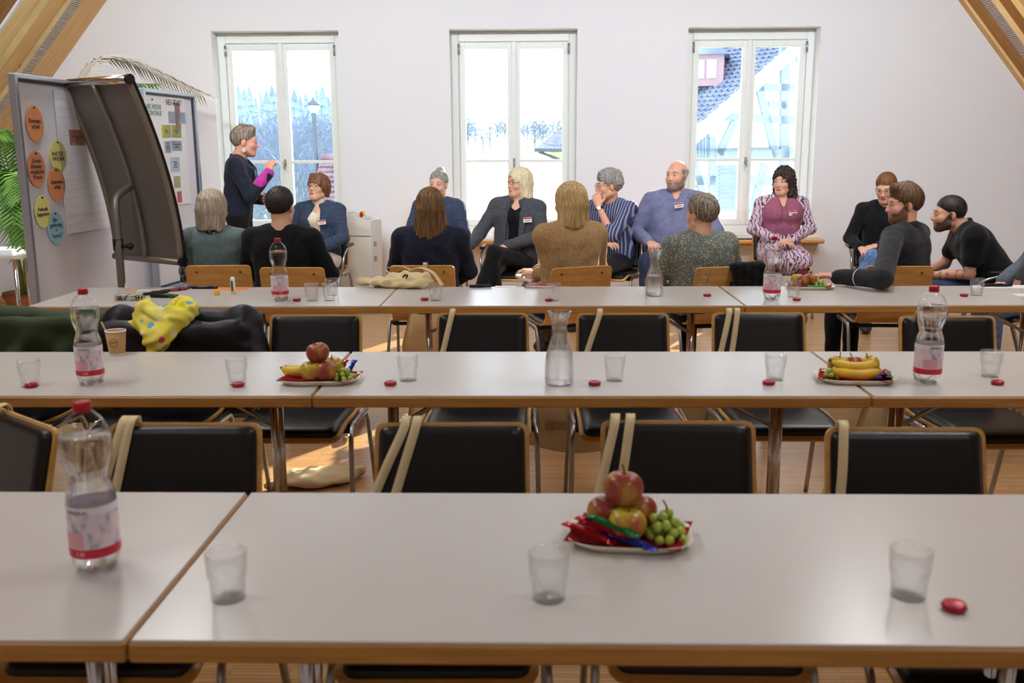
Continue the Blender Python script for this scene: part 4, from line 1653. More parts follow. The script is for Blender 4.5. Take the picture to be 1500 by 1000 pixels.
def plate(px, py, rz, label, naplabel, w=.25, d=.17):
    p = onz(px, py, TZ)
    g = MB()
    ring = rrect(1, 1, .32, 6)
    lv = [(.80, .0), (.82, .001), (.90, .006), (1.0, .016), (1.01, .016), (1.0, .0185), (.89, .009), (.80, .0035)]
    vs, fs = [], []
    n = len(ring)
    for s_, z in lv:
        vs += [(x * w * s_, y * d * s_, z) for x, y in ring]
    for i in range(len(lv) - 1):
        for k in range(n):
            fs.append((i * n + k, i * n + (k + 1) % n, (i + 1) * n + (k + 1) % n, (i + 1) * n + k))
    fs.append(tuple(reversed(range(n)))); fs.append(tuple(range((len(lv) - 1) * n, len(lv) * n)))
    g.add(vs, fs, True)
    o = g.build('paper_plate', M_plate); o.location = (p.x, p.y, TZ); o.rotation_euler = (0, 0, radians(rz))
    tag(o, label, 'plate', 'paper plates with fruit')
    # napkin: a crumpled square sheet lying in the plate
    vs, fs = [], []
    N = 14
    for side in (0, 1):
        for j in range(N + 1):
            for i in range(N + 1):
                u, v = i / N * 2 - 1, j / N * 2 - 1
                x, y = u * w * .50, v * d * .46
                e = max(abs(u), abs(v))
                z = .006 + .012 * max(0, e - .72) / .28 + .0012 * sin(9 * u + 4 * v) * e
                vs.append((x * .9 + y * .25, y * .95 - x * .12, z + side * .0012))
    K = N + 1; H = K * K
    for j in range(N):
        for i in range(N):
            a = j * K + i
            fs.append((a, a + K, a + K + 1, a + 1)); fs.append((H + a, H + a + 1, H + a + K + 1, H + a + K))
    g = MB(); g.add(vs, fs, True)
    o2 = g.build('napkin', M_napkin); o2.location = (p.x, p.y, TZ); o2.rotation_euler = (0, 0, radians(rz))
    tag(o2, naplabel, 'napkin')
    rm = Matrix.Rotation(radians(rz), 3, 'Z')
    return lambda x, y, z: tuple(rm @ Vector((x, y, 0)) + Vector((p.x, p.y, TZ + z)))


A = plate(922, 790, -4, 'paper plate piled with four apples, chocolate bars and grapes', 'red napkin under four stacked apples')
apple(A(-.050, .025, .044), 'reddish apple behind the chocolate bars in a stack of four', rot=(.3, .2, 1))
apple(A(.020, .040, .044), 'reddish apple half hidden behind a stack of four', rot=(.2, .6, 2))
apple(A(-.006, -.028, .044), 'yellow-green apple at the foot of a stack of four', True, rot=(-.1, .1, 0), s=.98)
apple(A(-.014, .014, .104), 'large red apple crowning a stack of four', rot=(.12, .05, 2.2), s=1.05)
grapes(A(.072, -.005, .006), 'bunch of green grapes beside the stacked apples', 3, 30, .040, .044, .062)
bar(A(-.082, -.035, .018), radians(-38), 'red', 'shiny red chocolate bar lying outermost by the stacked apples', .1)
bar(A(-.055, -.032, .030), radians(-36), 'red', 'matt red chocolate bar lying over another by the stacked apples', .12)
bar(A(-.036, -.046, .040), radians(-40), 'green', 'green foil chocolate bar under the stacked apples', .1)
bar(A(-.004, -.060, .016), radians(-36), 'blue', 'blue foil chocolate bar beside the grapes', .08)
A = plate(470, 558, 4, 'paper plate with bananas, apples and grapes across the table joint', 'red napkin under apples and a banana bunch', w=.27)
apple(A(-.025, -.038, .044), 'yellow-red apple in front of the bananas across the table joint', True, rot=(.1, 0, 1))
apple(A(.022, -.042, .044), 'red apple between yellow apple and grapes across the table joint', rot=(.1, .1, 3))
apple(A(-.005, -.008, .101), 'red-yellow apple on top of others across the table joint', rot=(.1, .2, 4), s=1.02)
apple(A(.040, .022, .044), 'yellow apple behind the red one across the table joint', True, rot=(.1, .1, 5))
banana(A(-.062, .030, .024), (radians(-80), 0, radians(8)), 'ripe banana lying behind two apples, stem outwards')
banana(A(-.056, .062, .024), (radians(-85), 0, radians(4)), 'ripe banana lying behind another banana and the apples')
grapes(A(.082, -.018, .006), 'bunch of green grapes next to the red apples across the joint', 5, 22, .034, .032, .046)
bar(A(.062, .062, .012), radians(80), 'red', 'red-white chocolate bar standing behind the yellow apple', -.5)
bar(A(.090, .058, .012), radians(75), 'blue', 'blue-white chocolate bar standing behind the grapes', -.5)
A = plate(1252, 557, -3, 'paper plate with two bananas in front and three apples behind', 'red napkin under two bananas', w=.26)
apple(A(-.048, .035, .044), 'yellow-red apple beside the grapes behind two bananas', True, rot=(.1, 0, 1))
apple(A(.002, .045, .042), 'dark red apple in the middle behind the two bananas', rot=(.1, .3, 2), s=.95)
apple(A(.054, .042, .044), 'yellow apple near the banana tips behind two bananas', True, rot=(.1, .2, 4))
banana(A(.005, -.010, .047), (radians(-70), 0, radians(3)), 'ripe banana lying upper of two in front of the apples')
banana(A(.000, -.040, .028), (radians(-78), 0, radians(-4)), 'ripe banana lying lower of two at the plate edge')
grapes(A(-.075, .000, .006), 'small bunch of green grapes at the stems of two bananas', 7, 10, .024, .022, .036)
bar(A(.082, -.020, .014), radians(60), 'blue', 'blue chocolate bar beside the banana tips', .1)
bar(A(.095, .000, .022), radians(65), 'red', 'red chocolate bar beside the banana tips', .1)
bar(A(.108, -.006, .014), radians(75), 'green', 'green-white chocolate bar at the plate edge beside the bananas', .1)
A = plate(1186, 422, -3, 'paper plate with fruit near the bearded man\'s hand', 'red napkin under the fruit near the bearded man', w=.26)
apple(A(.005, .028, .044), 'red apple nearest the bearded man\'s hand', rot=(.1, 0, 1))
apple(A(-.035, .005, .042), 'red apple behind the green chocolate bar', rot=(.1, .3, 2), s=.95)
apple(A(-.06, .05, .042), 'yellow apple behind two red ones near the bearded man', True, rot=(.1, .3, 2), s=.95)
grapes(A(.058, -.010, .006), 'bunch of green grapes near the bearded man\'s hand', 9, 20, .034, .03, .045)
bar(A(.015, -.062, .012), radians(-6), 'green', 'green chocolate bar in front of grapes near the bearded man', .05)
bar(A(-.06, -.045, .012), radians(-30), 'red', 'red chocolate bar in front of apples near the bearded man', .05)

# ---- paper cup
p = onz(172, 519, TZ)
t = empty('paper_cup', (p.x, p.y, TZ), 0, 'brown paper cup with a wooden stirrer behind the water bottle', 'cup')
M_kraft = mat('kraft_paper', (190, 150, 102), 0.8, 0.2)
g = MB(); g.lathe([(.029, 0), (.0295, .004), (.0385, .093), (.0372, .093), (.0285, .006), (.001, .006)], 32); g.build('cup_body', M_kraft, t)
g = MB(); g.lathe([(.0382, .092), (.0398, .093), (.0400, .0955), (.0385, .097), (.0370, .0955)], 32, close=True); g.build('rim', M_white, t)
g = MB(); g.lathe([(.0296, .002), (.0302, .007)], 32); g.f = g.f[:-2]; g.mi = g.mi[:-2]; g.sm = g.sm[:-2]; g.build('base_ring', M_white, t)
g = MB(); g.box((0, 0, 0), (.006, .0015, .13)); o = g.build('stirrer', mat('birch', (222, 196, 150), .7), t); o.location = (-.028, .0, .07); o.rotation_euler = (0, radians(-22), 0)
g = MB()
for rr in (.016, .0175):
    g.tube([(rr * cos(a), -.036, .052 + rr * sin(a)) for a in np.linspace(0, 2 * pi, 25)], .0005, 4, cap=False)
o = g.build('stamp_ring', M_stem, t); o.location = (.004, 0, 0)
o = link_mesh('stamp_text', text_mesh('stamp_text', 'Green', .011, M_stem, depth=.0004), t); o.location = (.004, -.0355, .054); o.rotation_euler = (radians(84), radians(-10), 0)
# ================================================================== PEOPLE
def skin_mat(name, c, rough=.5):
    return mat(name, c, rough, 0.35, attr='tone', sss=.08)


M_skin = skin_mat('skin', (222, 172, 146))
M_eyew = mat('eye_white', (196, 184, 176), .35)
M_iris = mat('iris_dark', (52, 44, 40), .2)


def cloth(name, c, c2=None, scale=30, rough=.9, bump=.25, bscale=None, **kw):
    return mat(name, c, rough, .15, c2=c2 or tuple(min(255, int(v * 1.12 + 4)) for v in c), scale=scale, bump=bump, bscale=bscale or scale * 4, sheen=.1, **kw)


def hairm(name, c, c2):
    return mat(name, c, .45, .4, c2=c2, scale=70, stretch=(1, 1, .12), ramp=(.35, .62), bump=.35, bscale=120, bstretch=(1, 1, .12))


def rotm(yaw=0, pitch=0, roll=0):
    """head/torso rotation: yaw + = turn left, pitch + = look down, roll + = tilt to the person's right"""
    return np.array((Matrix.Rotation(radians(yaw), 3, 'Z') @ Matrix.Rotation(radians(-pitch), 3, 'X') @ Matrix.Rotation(radians(roll), 3, 'Y')))


def head_fn(hc, R, s=1.0, jaw=1.0, nose=1.0):
    def prim(S):
        S = Sdf()
        S.ell((0, -.015, .035), (.075, .094, .086), k=.03)
        S.ell((0, .028, -.035), (.060 * jaw, .066, .082), k=.03)
        S.ell((0, .062, -.098), (.030 * jaw, .024, .020), k=.025)
        S.cap((-.05 * jaw, .0, -.065), (-.018, .06, -.098), .022, .018, k=.03)
        S.cap((.05 * jaw, .0, -.065), (.018, .06, -.098), .022, .018, k=.03)
        S.cap((-.036, .074, .020), (.036, .074, .020), .013, k=.02)
        for sx in (-1, 1):
            S.ell((sx * .041, .056, -.028), (.024, .026, .024), k=.02)
            S.ell((sx * .032, .102, .004), (.0165, .018, .0085), k=.009, op='s')
            S.ell((sx * .076, -.012, -.006), (.009, .021, .033), k=.01)
        S.cap((0, .084, .010), (0, .104 * nose, -.030), .008, .0115, k=.012)
        S.ell((0, .097, -.034), (.0165, .013, .009), k=.008)
        S.ell((0, .084, -.060), (.023, .013, .0075), k=.008)
        S.ell((0, .081, -.072), (.020, .013, .0075), k=.008)
        return S
    S = prim(None)

    def fn(P):
        q = ((P - hc) @ R) / s
        d = np.full(q.shape[:-1], .5)
        for (f, a, b, k, op) in S.p:
            e = f(q)
            if op == 'u':
                h = np.maximum(k - np.abs(d - e), 0) / k
                d = np.minimum(d, e) - h * h * k * .25
            else:
                h = np.maximum(k - np.abs(d + e), 0) / k
                d = np.maximum(d, -e) + h * h * k * .25
        return d * s
    return fn


def add_hand(S, w, d, n, side, curl=.5, s=1.0, spread=1.0):
    """hand at wrist w, finger direction d, palm normal n, side=+1 when the thumb lies along +cross(d,n)"""
    w, d, n = np.array(w, float), np.array(d, float), np.array(n, float)
    d /= np.linalg.norm(d)
    n = n - d * (n @ d); n /= np.linalg.norm(n)
    t = np.cross(d, n) * side
    S.cap(w - d * .01, w + d * .03 * s, .023 * s, .026 * s, k=.012, flat=(n, .68))
    S.cap(w + d * .035 * s + t * .016 * s, w + d * .078 * s + t * .022 * s, .021 * s, .017 * s, k=.01, flat=(n, .62))
    S.cap(w + d * .035 * s - t * .014 * s, w + d * .074 * s - t * .022 * s, .021 * s, .016 * s, k=.01, flat=(n, .62))
    S.cap(w + d * .05 * s, w + d * .08 * s, .022 * s, .018 * s, k=.01, flat=(n, .62))
    for i, (o, L) in enumerate(((.030, .068), (.010, .078), (-.011, .072), (-.031, .056))):
        p = w + d * (.084 - .004 * abs(i - 1)) * s + t * o * s
        ang = curl * .55
        dd = d + t * o * 1.8 * spread
        dd = dd / np.linalg.norm(dd)
        r = .0092 * s
        for f in (.45, .32, .25):
            v = dd * cos(ang) + n * sin(ang)
            q = p + v * L * f * s
            S.cap(p, q, r, r * .9, k=.004)
            p, r = q, r * .9
            ang += curl * 1.05
    p = w + d * .022 * s + t * .028 * s
    v = (d * .75 + t * .75 + n * .35); v /= np.linalg.norm(v)
    q = p + v * .042 * s
    S.cap(p, q, .0125 * s, .0105 * s, k=.008)
    v2 = v * .75 + d * .5 - t * .35 + n * curl * .4; v2 /= np.linalg.norm(v2)
    S.cap(q, q + v2 * .032 * s, .0105 * s, .0085 * s, k=.004)


def person(x, y, rz, label, *, s=1.0, stand=False, lean=0, twist=0, side=0, yaw=0, pitch=0, roll=0, headfwd=0.0,
           arms=None, legs=None, build=1.0, belly=0.0, bust=0.0, skin=(222, 172, 146), hair=None, top=None, inner=None, pants=None,
           shoe=(40, 36, 34), glasses=None, badge=None, brows=(90, 70, 55), lips=(184, 118, 106), beard=None, jaw=1.0, extra=None, tattoo=False,
           dress=None, shoulder=1.0, hands=None, neck_up=0.0):
    """seated (or standing) figure; local frame: forward +y, right +x, z up; all clothing and hair are children"""
    root = empty('person', (x, y, 0), radians(rz), label, 'person', None)
    root.scale = (s, s, s)
    zo = .40 if stand else 0.0
    piv = np.array((0, -.05, .56 + zo))
    RT = rotm(twist, lean, side)

    def tp(px, py, pz):
        return piv + RT @ (np.array((px, py, pz)) + np.array((0, 0, zo)) - piv)
    W = build
    sh = {1: tp(.178 * shoulder, -.035, 1.005), -1: tp(-.178 * shoulder, -.035, 1.005)}
    nb = tp(0, -.035, 1.055)
    hc = tp(0, -.015 + headfwd, 1.203 + neck_up)
    RH = rotm(yaw, pitch, roll)
    if arms is None: arms = {}
    A = {}
    for sg, key in ((1, 'R'), (-1, 'L')):
        e, w = arms.get(key, ((sg * .25, .05, .77 + zo), (sg * .09, .26, .645 + zo)))
        A[sg] = (np.array(e, float), np.array(w, float))
    if legs is None: legs = {}
    Lg = {}
    for sg, key in ((1, 'R'), (-1, 'L')):
        if stand:
            dflt = ((sg * .10, .02, .50), (sg * .10, -.02, .09))
        else:
            dflt = ((sg * .11, .41, .53), (sg * .11, .40, .10))
        k_, a_ = legs.get(key, dflt)
        Lg[sg] = (np.array(k_, float), np.array(a_, float))
    hip = {sg: np.array((sg * .09, -.02, .55 + zo)) for sg in (1, -1)}
    # ---- body: one continuous skin surface
    B = Sdf()
    B.fn(head_fn(hc, RH, 1.0, jaw), hc - .15, hc + .15, k=.02)
    hb = hc + RH @ np.array((0, -.03, -.05))
    B.cap(nb - (RT @ np.array((0, 0, .04))), hb, .056 * (1 + .12 * (W - 1)), .052 * (1 + .3 * (W - 1)), k=.03)
    B.cap(tp(-.09, -.03, .93), tp(.09, -.03, .93), .085 * W, k=.06)
    B.cap(tp(0, -.035, .99), nb, .075, .05, k=.05)
    B.cap(tp(-.03, -.03, .62), tp(.03, -.03, .90), .07 * W, k=.06)
    for sg in (1, -1):
        e, w = A[sg]
        B.cap(tp(sg * .06, -.035, 1.02), sh[sg], .04, .042, k=.03)
        B.cap(sh[sg], e, .042 * W ** .5, .035 * W ** .5, k=.02)
        B.cap(e, w, .036 * W ** .5, .0245, k=.015)
        hh = (hands or {}).get('R' if sg > 0 else 'L', {})
        d = hh.get('d', w - e)
        add_hand(B, w, d, hh.get('n', (0, -.2, -1)), hh.get('side', sg), hh.get('curl', .55), 1.0 + .12 * (W - 1))
        k_, a_ = Lg[sg]
        B.cap(hip[sg], k_, .07, .048, k=.04)
        B.cap(k_, a_, .046, .034, k=.02)
    paint = []
    ht = lambda V: (V - hc) @ RH

    def blob(c, r, soft=.35):
        c, r = np.array(c), np.array(r)
        return lambda V: np.clip((1 - np.linalg.norm((ht(V) - c) / r, axis=-1)) / soft, 0, 1)
    dk = tuple(int(v * .86) for v in skin)
    rosy = (min(255, int(skin[0] * .99)), int(skin[1] * .86), int(skin[2] * .86))
    for sg in (-1, 1): paint.append((lambda V, f=blob((sg * .042, .07, -.03), (.03, .03, .024), .9): f(V) * .55, rosy))
    paint.append((lambda V, f=blob((0, .108, -.03), (.02, .02, .016), .8): f(V) * .5, rosy))
    paint.append((blob((0, .096, -.066), (.026, .02, .0125), .3), lips))
    paint.append((blob((0, .10, -.0655), (.024, .03, .002), .5), (96, 50, 46)))
    if beard:
        def bf(V):
            q = ht(V)
            z, yy = q[:, 2], q[:, 1]
            a = np.clip((-.045 - z + np.clip(.055 - yy, 0, .06) * 1.35) / .014, 0, 1) * np.clip((yy + .012) / .012, 0, 1) * np.clip((z + .135) / .02, 0, 1)
            lipm = np.clip(np.linalg.norm((q - np.array((0, .098, -.067))) / np.array((.022, .03, .009)), axis=-1) - .8, 0, 1)
            return a * lipm * (beard[1] if len(beard) > 1 else .85)
        paint.append((bf, beard[0]))
    if tattoo:
        def tf(V):
            e, w = A[-1]
            ba = w - e
            t_ = np.clip(((V - e) @ ba) / (ba @ ba), -.4, 1)
            near = (np.linalg.norm(V - e - np.clip(t_, 0, 1)[:, None] * ba, axis=-1) < .06) & (t_ < .85)
            pat = np.sin(V[:, 0] * 95 + 2 * np.sin(V[:, 2] * 70)) * np.sin(V[:, 2] * 88 + 2 * np.sin(V[:, 1] * 60)) + .45 * np.sin(V[:, 1] * 150)
            return np.where(near, np.clip((pat - .25) * 2.2, 0, .62), 0)
        paint.append((tf, (84, 86, 92)))
    B.build('body', M_skin, root, vox=.0058, paint=paint, base=skin)

    # ---- eyes, brows
    Mh = Matrix(RH.tolist()).to_4x4(); Mh.translation = Vector(hc)

    def hpart(g, name, m):
        o = g.build(name, m, root); o.matrix_local = Mh
        return o
    for sg in (-1, 1):
        g = MB(); g.ball((sg * .032, .0785, .004), .0112, 10, 8); e = hpart(g, 'eye', M_eyew)
        g = MB(); g.ball((sg * .032, .0865, .004), (.0064, .0045, .0064), 8, 6); o = g.build('iris', M_iris, e)
        g = MB(); g.tube(smooth_path([(sg * .016, .0905, .024), (sg * .032, .089, .029), (sg * .049, .076, .025)], 3), [.0028] * 6 + [.0015], 6); hpart(g, 'eyebrow', mat('brow_%d_%d_%d' % brows, brows, .8))
    if glasses:
        g = MB()
        for sg in (-1, 1):
            zc_, yc_ = .002, .1005
            g.tube([(sg * .034 + .0235 * cos(a), yc_ - .006 * abs(cos(a)) ** 2 * (1 if sg * cos(a) > 0 else .2), zc_ + .018 * sin(a)) for a in np.linspace(0, 2 * pi, 21)], .0016, 5, cap=False)
            g.tube([(sg * .0575, .094, .006), (sg * .074, .06, .008), (sg * .079, -.01, .006), (sg * .077, -.03, -.006)], .0016, 5)
        g.tube([(-.011, .1005, .006), (0, .104, .008), (.011, .1005, .006)], .0016, 5)
        o = g.build('glasses', mat('glasses_%d_%d_%d' % glasses[0], glasses[0], .3, metal=.3), root)
        if len(glasses) > 1 and glasses[1] == 'top':
            o.matrix_local = Mh @ Matrix.Translation((0, -.005, .055)) @ Matrix.Rotation(radians(38), 4, 'X')
        else:
            o.matrix_local = Mh
    # ---- hair
    if hair:
        st, hm = hair['style'], hair['mat']
        v = hair.get('vol', .008)
        H = Sdf()
        toR = lambda f: (lambda P: f((P - hc) @ RH))
        cut_ = hair.get('line', .004)

        def cap_shell(q):
            r = np.array((.079 + v, .098 + v, .090 + v))
            c = np.array((0, -.018, .036))
            k0 = np.linalg.norm((q - c) / r, axis=-1); k1 = np.linalg.norm((q - c) / (r * r), axis=-1)
            d = k0 * (k0 - 1) / np.maximum(k1, 1e-9)
            return d
        if st == 'short':
            def f(q):
                pl = .585 * q[..., 1] - .81 * q[..., 2] + cut_ - .55 * np.maximum(0, -q[..., 1] - .035)
                d = cap_shell(q) + (v + .004) * np.exp(np.minimum(pl, 0) / .022)
                face = np.linalg.norm((q - np.array((0, .125, -.02))) / np.array((.085, .07, hair.get('face_z', .085))), axis=-1) * .07 - .07
                ear = (np.linalg.norm((np.abs(q) * np.array((1, 0, 0)) + q * np.array((0, 1, 1)) - np.array((.085, -.004, -.016))) / np.array((.03, .026, .036)), axis=-1) - 1) * .026
                return np.maximum(np.maximum(np.maximum(d, pl), -face), -ear if hair.get('ears', True) else -9)
            H.fn(toR(f), hc - .16, hc + .17, k=0)
            if hair.get('fringe'):
                fx = hair['fringe']
                for i in range(7):
                    u = -1 + i / 3.0
                    H.cap(hc + RH @ np.array((u * .05, .05, .105)), hc + RH @ np.array((u * .062, .086 - .02 * abs(u), .045 + fx * (i % 2) * .3)), .020, .010, k=.015)
            if hair.get('quiff'):
                H.cap(hc + RH @ np.array((-.035, .055, .108)), hc + RH @ np.array((.035, .055, .108)), .020, k=.03)
                H.cap(hc + RH @ np.array((0, -.03, .122)), hc + RH @ np.array((0, .05, .112)), .022, k=.04)
        elif st == 'bald':
            def f(q):
                d = cap_shell(q)
                return np.maximum(np.maximum(np.maximum(d, .585 * q[..., 1] - .81 * q[..., 2] - .006), q[..., 2] - .055), q[..., 1] - .035)
            H.fn(toR(f), hc - .16, hc + .17, k=0)
        else:                                    # bob / long
            Lh = hair.get('len', .13)
            wid = hair.get('wid', .092)

            def f(q):
                d = cap_shell(q)
                t = np.clip((.03 - q[..., 2]) / (Lh + .03), 0, 1)
                rx = wid + hair.get('flare', .012) * t
                ry = .086 + v - .030 * t
                d2 = (np.sqrt((q[..., 0] / rx) ** 2 + ((q[..., 1] + .035 + hair.get('back', .01) * t) / ry) ** 2) - 1) * np.minimum(rx, ry)
                ragged = .012 * np.sin(q[..., 0] * 90) * np.sin(q[..., 1] * 70 + 1)
                d2 = d2 + .035 * np.clip((q[..., 2] + .01) / .06, 0, 1) ** 1.5
                d2 = np.maximum(np.maximum(d2, q[..., 2] - .06), -(q[..., 2] + Lh + ragged))
                h = np.maximum(.04 - np.abs(d - d2), 0) / .04
                d = np.minimum(d, d2) - h * h * .01
                fc = hair.get('face', (.064, .105, .115))
                face = (np.linalg.norm((q - np.array((hair.get('part', 0.0), .12, -.05))) / np.array(fc), axis=-1) - 1) * .06
                neck = (np.sqrt((q[..., 0] / .05) ** 2 + ((q[..., 1] - .02) / .05) ** 2) - 1) * .05
                neck = np.maximum(neck, q[..., 2] + .05)
                return np.maximum(np.maximum(d, -face), -neck)
            H.fn(toR(f), hc - np.array((.17, .17, max(.2, Lh + .05))), hc + .18, k=0)
            if hair.get('bangs'):
                for i in range(7):
                    u = -1 + i / 3.0
                    H.cap(hc + RH @ np.array((u * .045, .05, .105)), hc + RH @ np.array((u * .060, .088 - .022 * abs(u), .034 - .012 * abs(u))), .018, .009, k=.012)
        if hair.get('bun'):
            H.ell(hc + RH @ np.array((0, -.06, .12)), (.04, .04, .035), k=.02)
        amp, fr = hair.get('strand', (.0028, 34))

        def disp(V):
            q = (V - hc) @ RH
            th = np.arctan2(q[:, 0], -q[:, 1])
            a = amp * (np.sin(th * fr + 3 * np.sin(q[:, 2] * 26)) + .6 * np.sin(th * fr * 2.3 + 5 * np.sin(q[:, 2] * 17 + 1)))
            if hair.get('curl'):
                a = a + hair['curl'] * np.sin(q[:, 0] * 150 + 2 * np.sin(q[:, 2] * 90)) * np.sin(q[:, 1] * 140 + 2 * np.sin(q[:, 0] * 80)) * np.sin(q[:, 2] * 150)
            c = np.array((0, -.02, .02))
            rad = q - c
            rad[:, 2] *= np.where(q[:, 2] > .02, 1, .1)
            rad /= np.maximum(np.linalg.norm(rad, axis=1), 1e-6)[:, None]
            q = q + rad * a[:, None]
            return hc + q @ RH.T
        H.build('hair', hm, root, vox=.0062, disp=disp)

    # ---- clothes
    def torso(S, th, sleeves='long', hem=.58, extra_w=0.0):
        Wt = W + extra_w
        S.cap(tp(-.085 * W, -.025, .925), tp(.085 * W, -.025, .925), (.105 + th) * W, k=.05)
        S.cap(tp(-.08 * W, -.035, .99), tp(.08 * W, -.035, .99), (.078 + th), k=.05)
        S.cap(tp(-.066 * W, -.028 + belly * .12, .832), tp(.066 * W, -.028 + belly * .12, .832), (.100 + th) * W + belly * .16, k=.05)
        S.cap(tp(-.055 * W, -.03 + belly * .25, .74), tp(.055 * W, -.03 + belly * .25, .74), (.104 + th) * W + belly * .35, k=.06)
        S.cap(tp(-.075 * W, -.035 + belly * .2, hem + .06), tp(.075 * W, -.035 + belly * .2, hem + .06), (.112 + th) * W + belly * .3, k=.06)
        if bust:
            for sg in (1, -1): S.ell(tp(sg * .068, .055, .915), (.058 + th * .5, .048 + bust, .058), k=.05)
        for sg in (1, -1):
            S.cap(tp(sg * .05, -.04, 1.045), sh[sg] + RT @ np.array((0, 0, -.005)), .040 + th, .050 + th, k=.045)
            e, w = A[sg]
            if sleeves == 'none': continue
            r0, r1, r2 = .053 + th, .044 + th, .033 + th
            r0 *= W ** .5; r1 *= W ** .5
            if sleeves == 'short':
                S.cap(sh[sg], sh[sg] * .38 + e * .62, r0, r1 + .006, k=.05)
            elif sleeves == 'half':
                S.cap(sh[sg], e, r0, r1 + .004, k=.035)
                S.cap(e, e * .8 + w * .2, r1 + .004, r1 + .003, k=.02)
            else:
                S.cap(sh[sg], e, r0, r1, k=.035)
                S.cap(e, e * .06 + w * .94, r1, r2, k=.02)
        # neck hole
        S.cap(nb + RT @ np.array((0, 0, -.01)), nb + RT @ np.array((0, .01, .12)), .060, .062, k=.012, op='s')

    if inner:
        S = Sdf()
        torso(S, -.014, 'none', hem=.60)
        if inner.get('cuff'):
            for sg in (inner['cuff'] if isinstance(inner['cuff'], tuple) else (1, -1)):
                e, w = A[sg]
                S.cap(e * .45 + w * .55, e * -.02 + w * 1.02, .036, .034, k=.01)
        if inner.get('turtle'):
            S.cap(nb + RT @ np.array((0, 0, -.03)), nb + RT @ np.array((0, .01, .05)), .068, .064, k=.02)
        if inner.get('vneck', .03):
            S.cap(nb + RT @ np.array((0, .075, .02)), tp(0, .10, 1.03 - inner.get('vneck', .03)), .045, .030, k=.015, op='s')
        S.build(inner.get('name', 'shirt'), inner['mat'], root, vox=.009)
    if top:
        S = Sdf()
        torso(S, top.get('th', .012), top.get('sleeves', 'long'), hem=top.get('hem', .56))
        if top.get('open'):
            o0, o1, oz = top['open']           # half-width at neck, at the bottom, z of the bottom
            pts = [(1.08, o0 * 1.15), (.98, o0), (.85, (o0 + o1) / 2), (oz, o1)]
            for (za, ra), (zb, rb) in zip(pts[:-1], pts[1:]):
                S.cap(tp(0, .13 + belly * .4, za), tp(0, .14 + belly * .4, zb), ra, rb, k=.006, op='s', flat=((0, 1, 0), 2.6))
        if top.get('vneck'):
            S.cap(nb + RT @ np.array((0, .09, .03)), tp(0, .10, 1.03 - top['vneck']), .048, .012, k=.01, op='s', flat=((0, 1, 0), 2.0))
        if top.get('skirt'):
            for sg in (1, -1):
                S.cap(hip[sg], Lg[sg][0] + np.array((0, .0, .01)), .115, .085, k=.05)
            S.cap(Lg[1][0] * .3 + Lg[-1][0] * .7 + np.array((0, -.10, -.04)), Lg[1][0] * .7 + Lg[-1][0] * .3 + np.array((0, -.10, -.04)), .10, k=.06)
        nz = top.get('noise', (.0045, 26, x * 3 + 1))
        S.build(top.get('name', 'jacket'), top['mat'], root, vox=.009, noise=nz)
        if top.get('collar'):
            g = Sdf()
            R_ = .064
            n_ = 14
            a0 = top.get('collar_gap', .5)
            pv = None
            for i in range(n_ + 1):
                ph = a0 + (2 * pi - 2 * a0) * i / n_              # 0 = front
                p_ = nb + RT @ np.array((R_ * sin(ph), R_ * cos(ph) + .004, .006 - .016 * cos(ph)))
                if pv is not None: g.cap(pv, p_, .013, .013, k=.01, flat=(RT @ np.array((0, 0, 1)), 1.6 * top['collar']))
                pv = p_
            for sg in (1, -1):                                    # collar points
                pa = nb + RT @ np.array((sg * R_ * sin(a0), R_ * cos(a0) + .004, .006 - .016 * cos(a0)))
                g.cap(pa, pa + RT @ np.array((sg * .012, .018, -.045)), .013, .007, k=.01)
            g.build('collar', top.get('collar_mat', top['mat']), root, vox=.006)
        if top.get('lapel'):
            for sg in (1, -1):
                g = MB()
                o0, o1, oz = top['open']
                P3 = [tp(sg * .060, .035, 1.055), tp(sg * (o0 + .012), .100, .985), tp(sg * (o0 + .004), .113, .90), tp(sg * (o1 + .008), .116 + belly * .4, oz + .02)]
                Q3 = [tp(sg * .085, .005, 1.050), tp(sg * (o0 + .062), .085, .985), tp(sg * (o0 + .060), .098, .955), tp(sg * (o1 + .022), .115 + belly * .4, oz + .01)]
                vs = []
                for a_, b_ in zip(P3, Q3):
                    vs += [tuple(a_), tuple(b_), tuple(b_ + RT @ np.array((0, .007, 0))), tuple(a_ + RT @ np.array((0, .009, 0)))]
                fs = []
                for i in range(3):
                    for k in range(4): fs.append((4 * i + k, 4 * i + (k + 1) % 4, 4 * i + 4 + (k + 1) % 4, 4 * i + 4 + k))
                fs += [(3, 2, 1, 0), (12, 13, 14, 15)]
                g.add(vs, fs, False)
                me = g.mesh('lapel', top['mat'])
                bm = bmesh.new(); bm.from_mesh(me); bmesh.ops.recalc_face_normals(bm, faces=bm.faces); bm.to_mesh(me); bm.free()
                link_mesh('lapel', me, root)
    if pants:
        S = Sdf()
        S.cap(np.array((-.075 * W, -.03, .575 + zo)), np.array((.075 * W, -.03, .575 + zo)), .108 * W, k=.05)
        for sg in (1, -1):
            k_, a_ = Lg[sg]
            w_ = pants.get('w', 1.0)
            S.cap(hip[sg], k_, .088 * w_, .066 * w_, k=.04)
            S.cap(k_, k_ * .02 + a_ * .98 + np.array((0, 0, .02)), .062 * w_, .050 * w_, k=.03)
        S.build(pants.get('name', 'trousers'), pants['mat'], root, vox=.010, noise=(.004, 24, y))
    M_shoe = mat('shoe_%d_%d_%d' % shoe, shoe, .5)
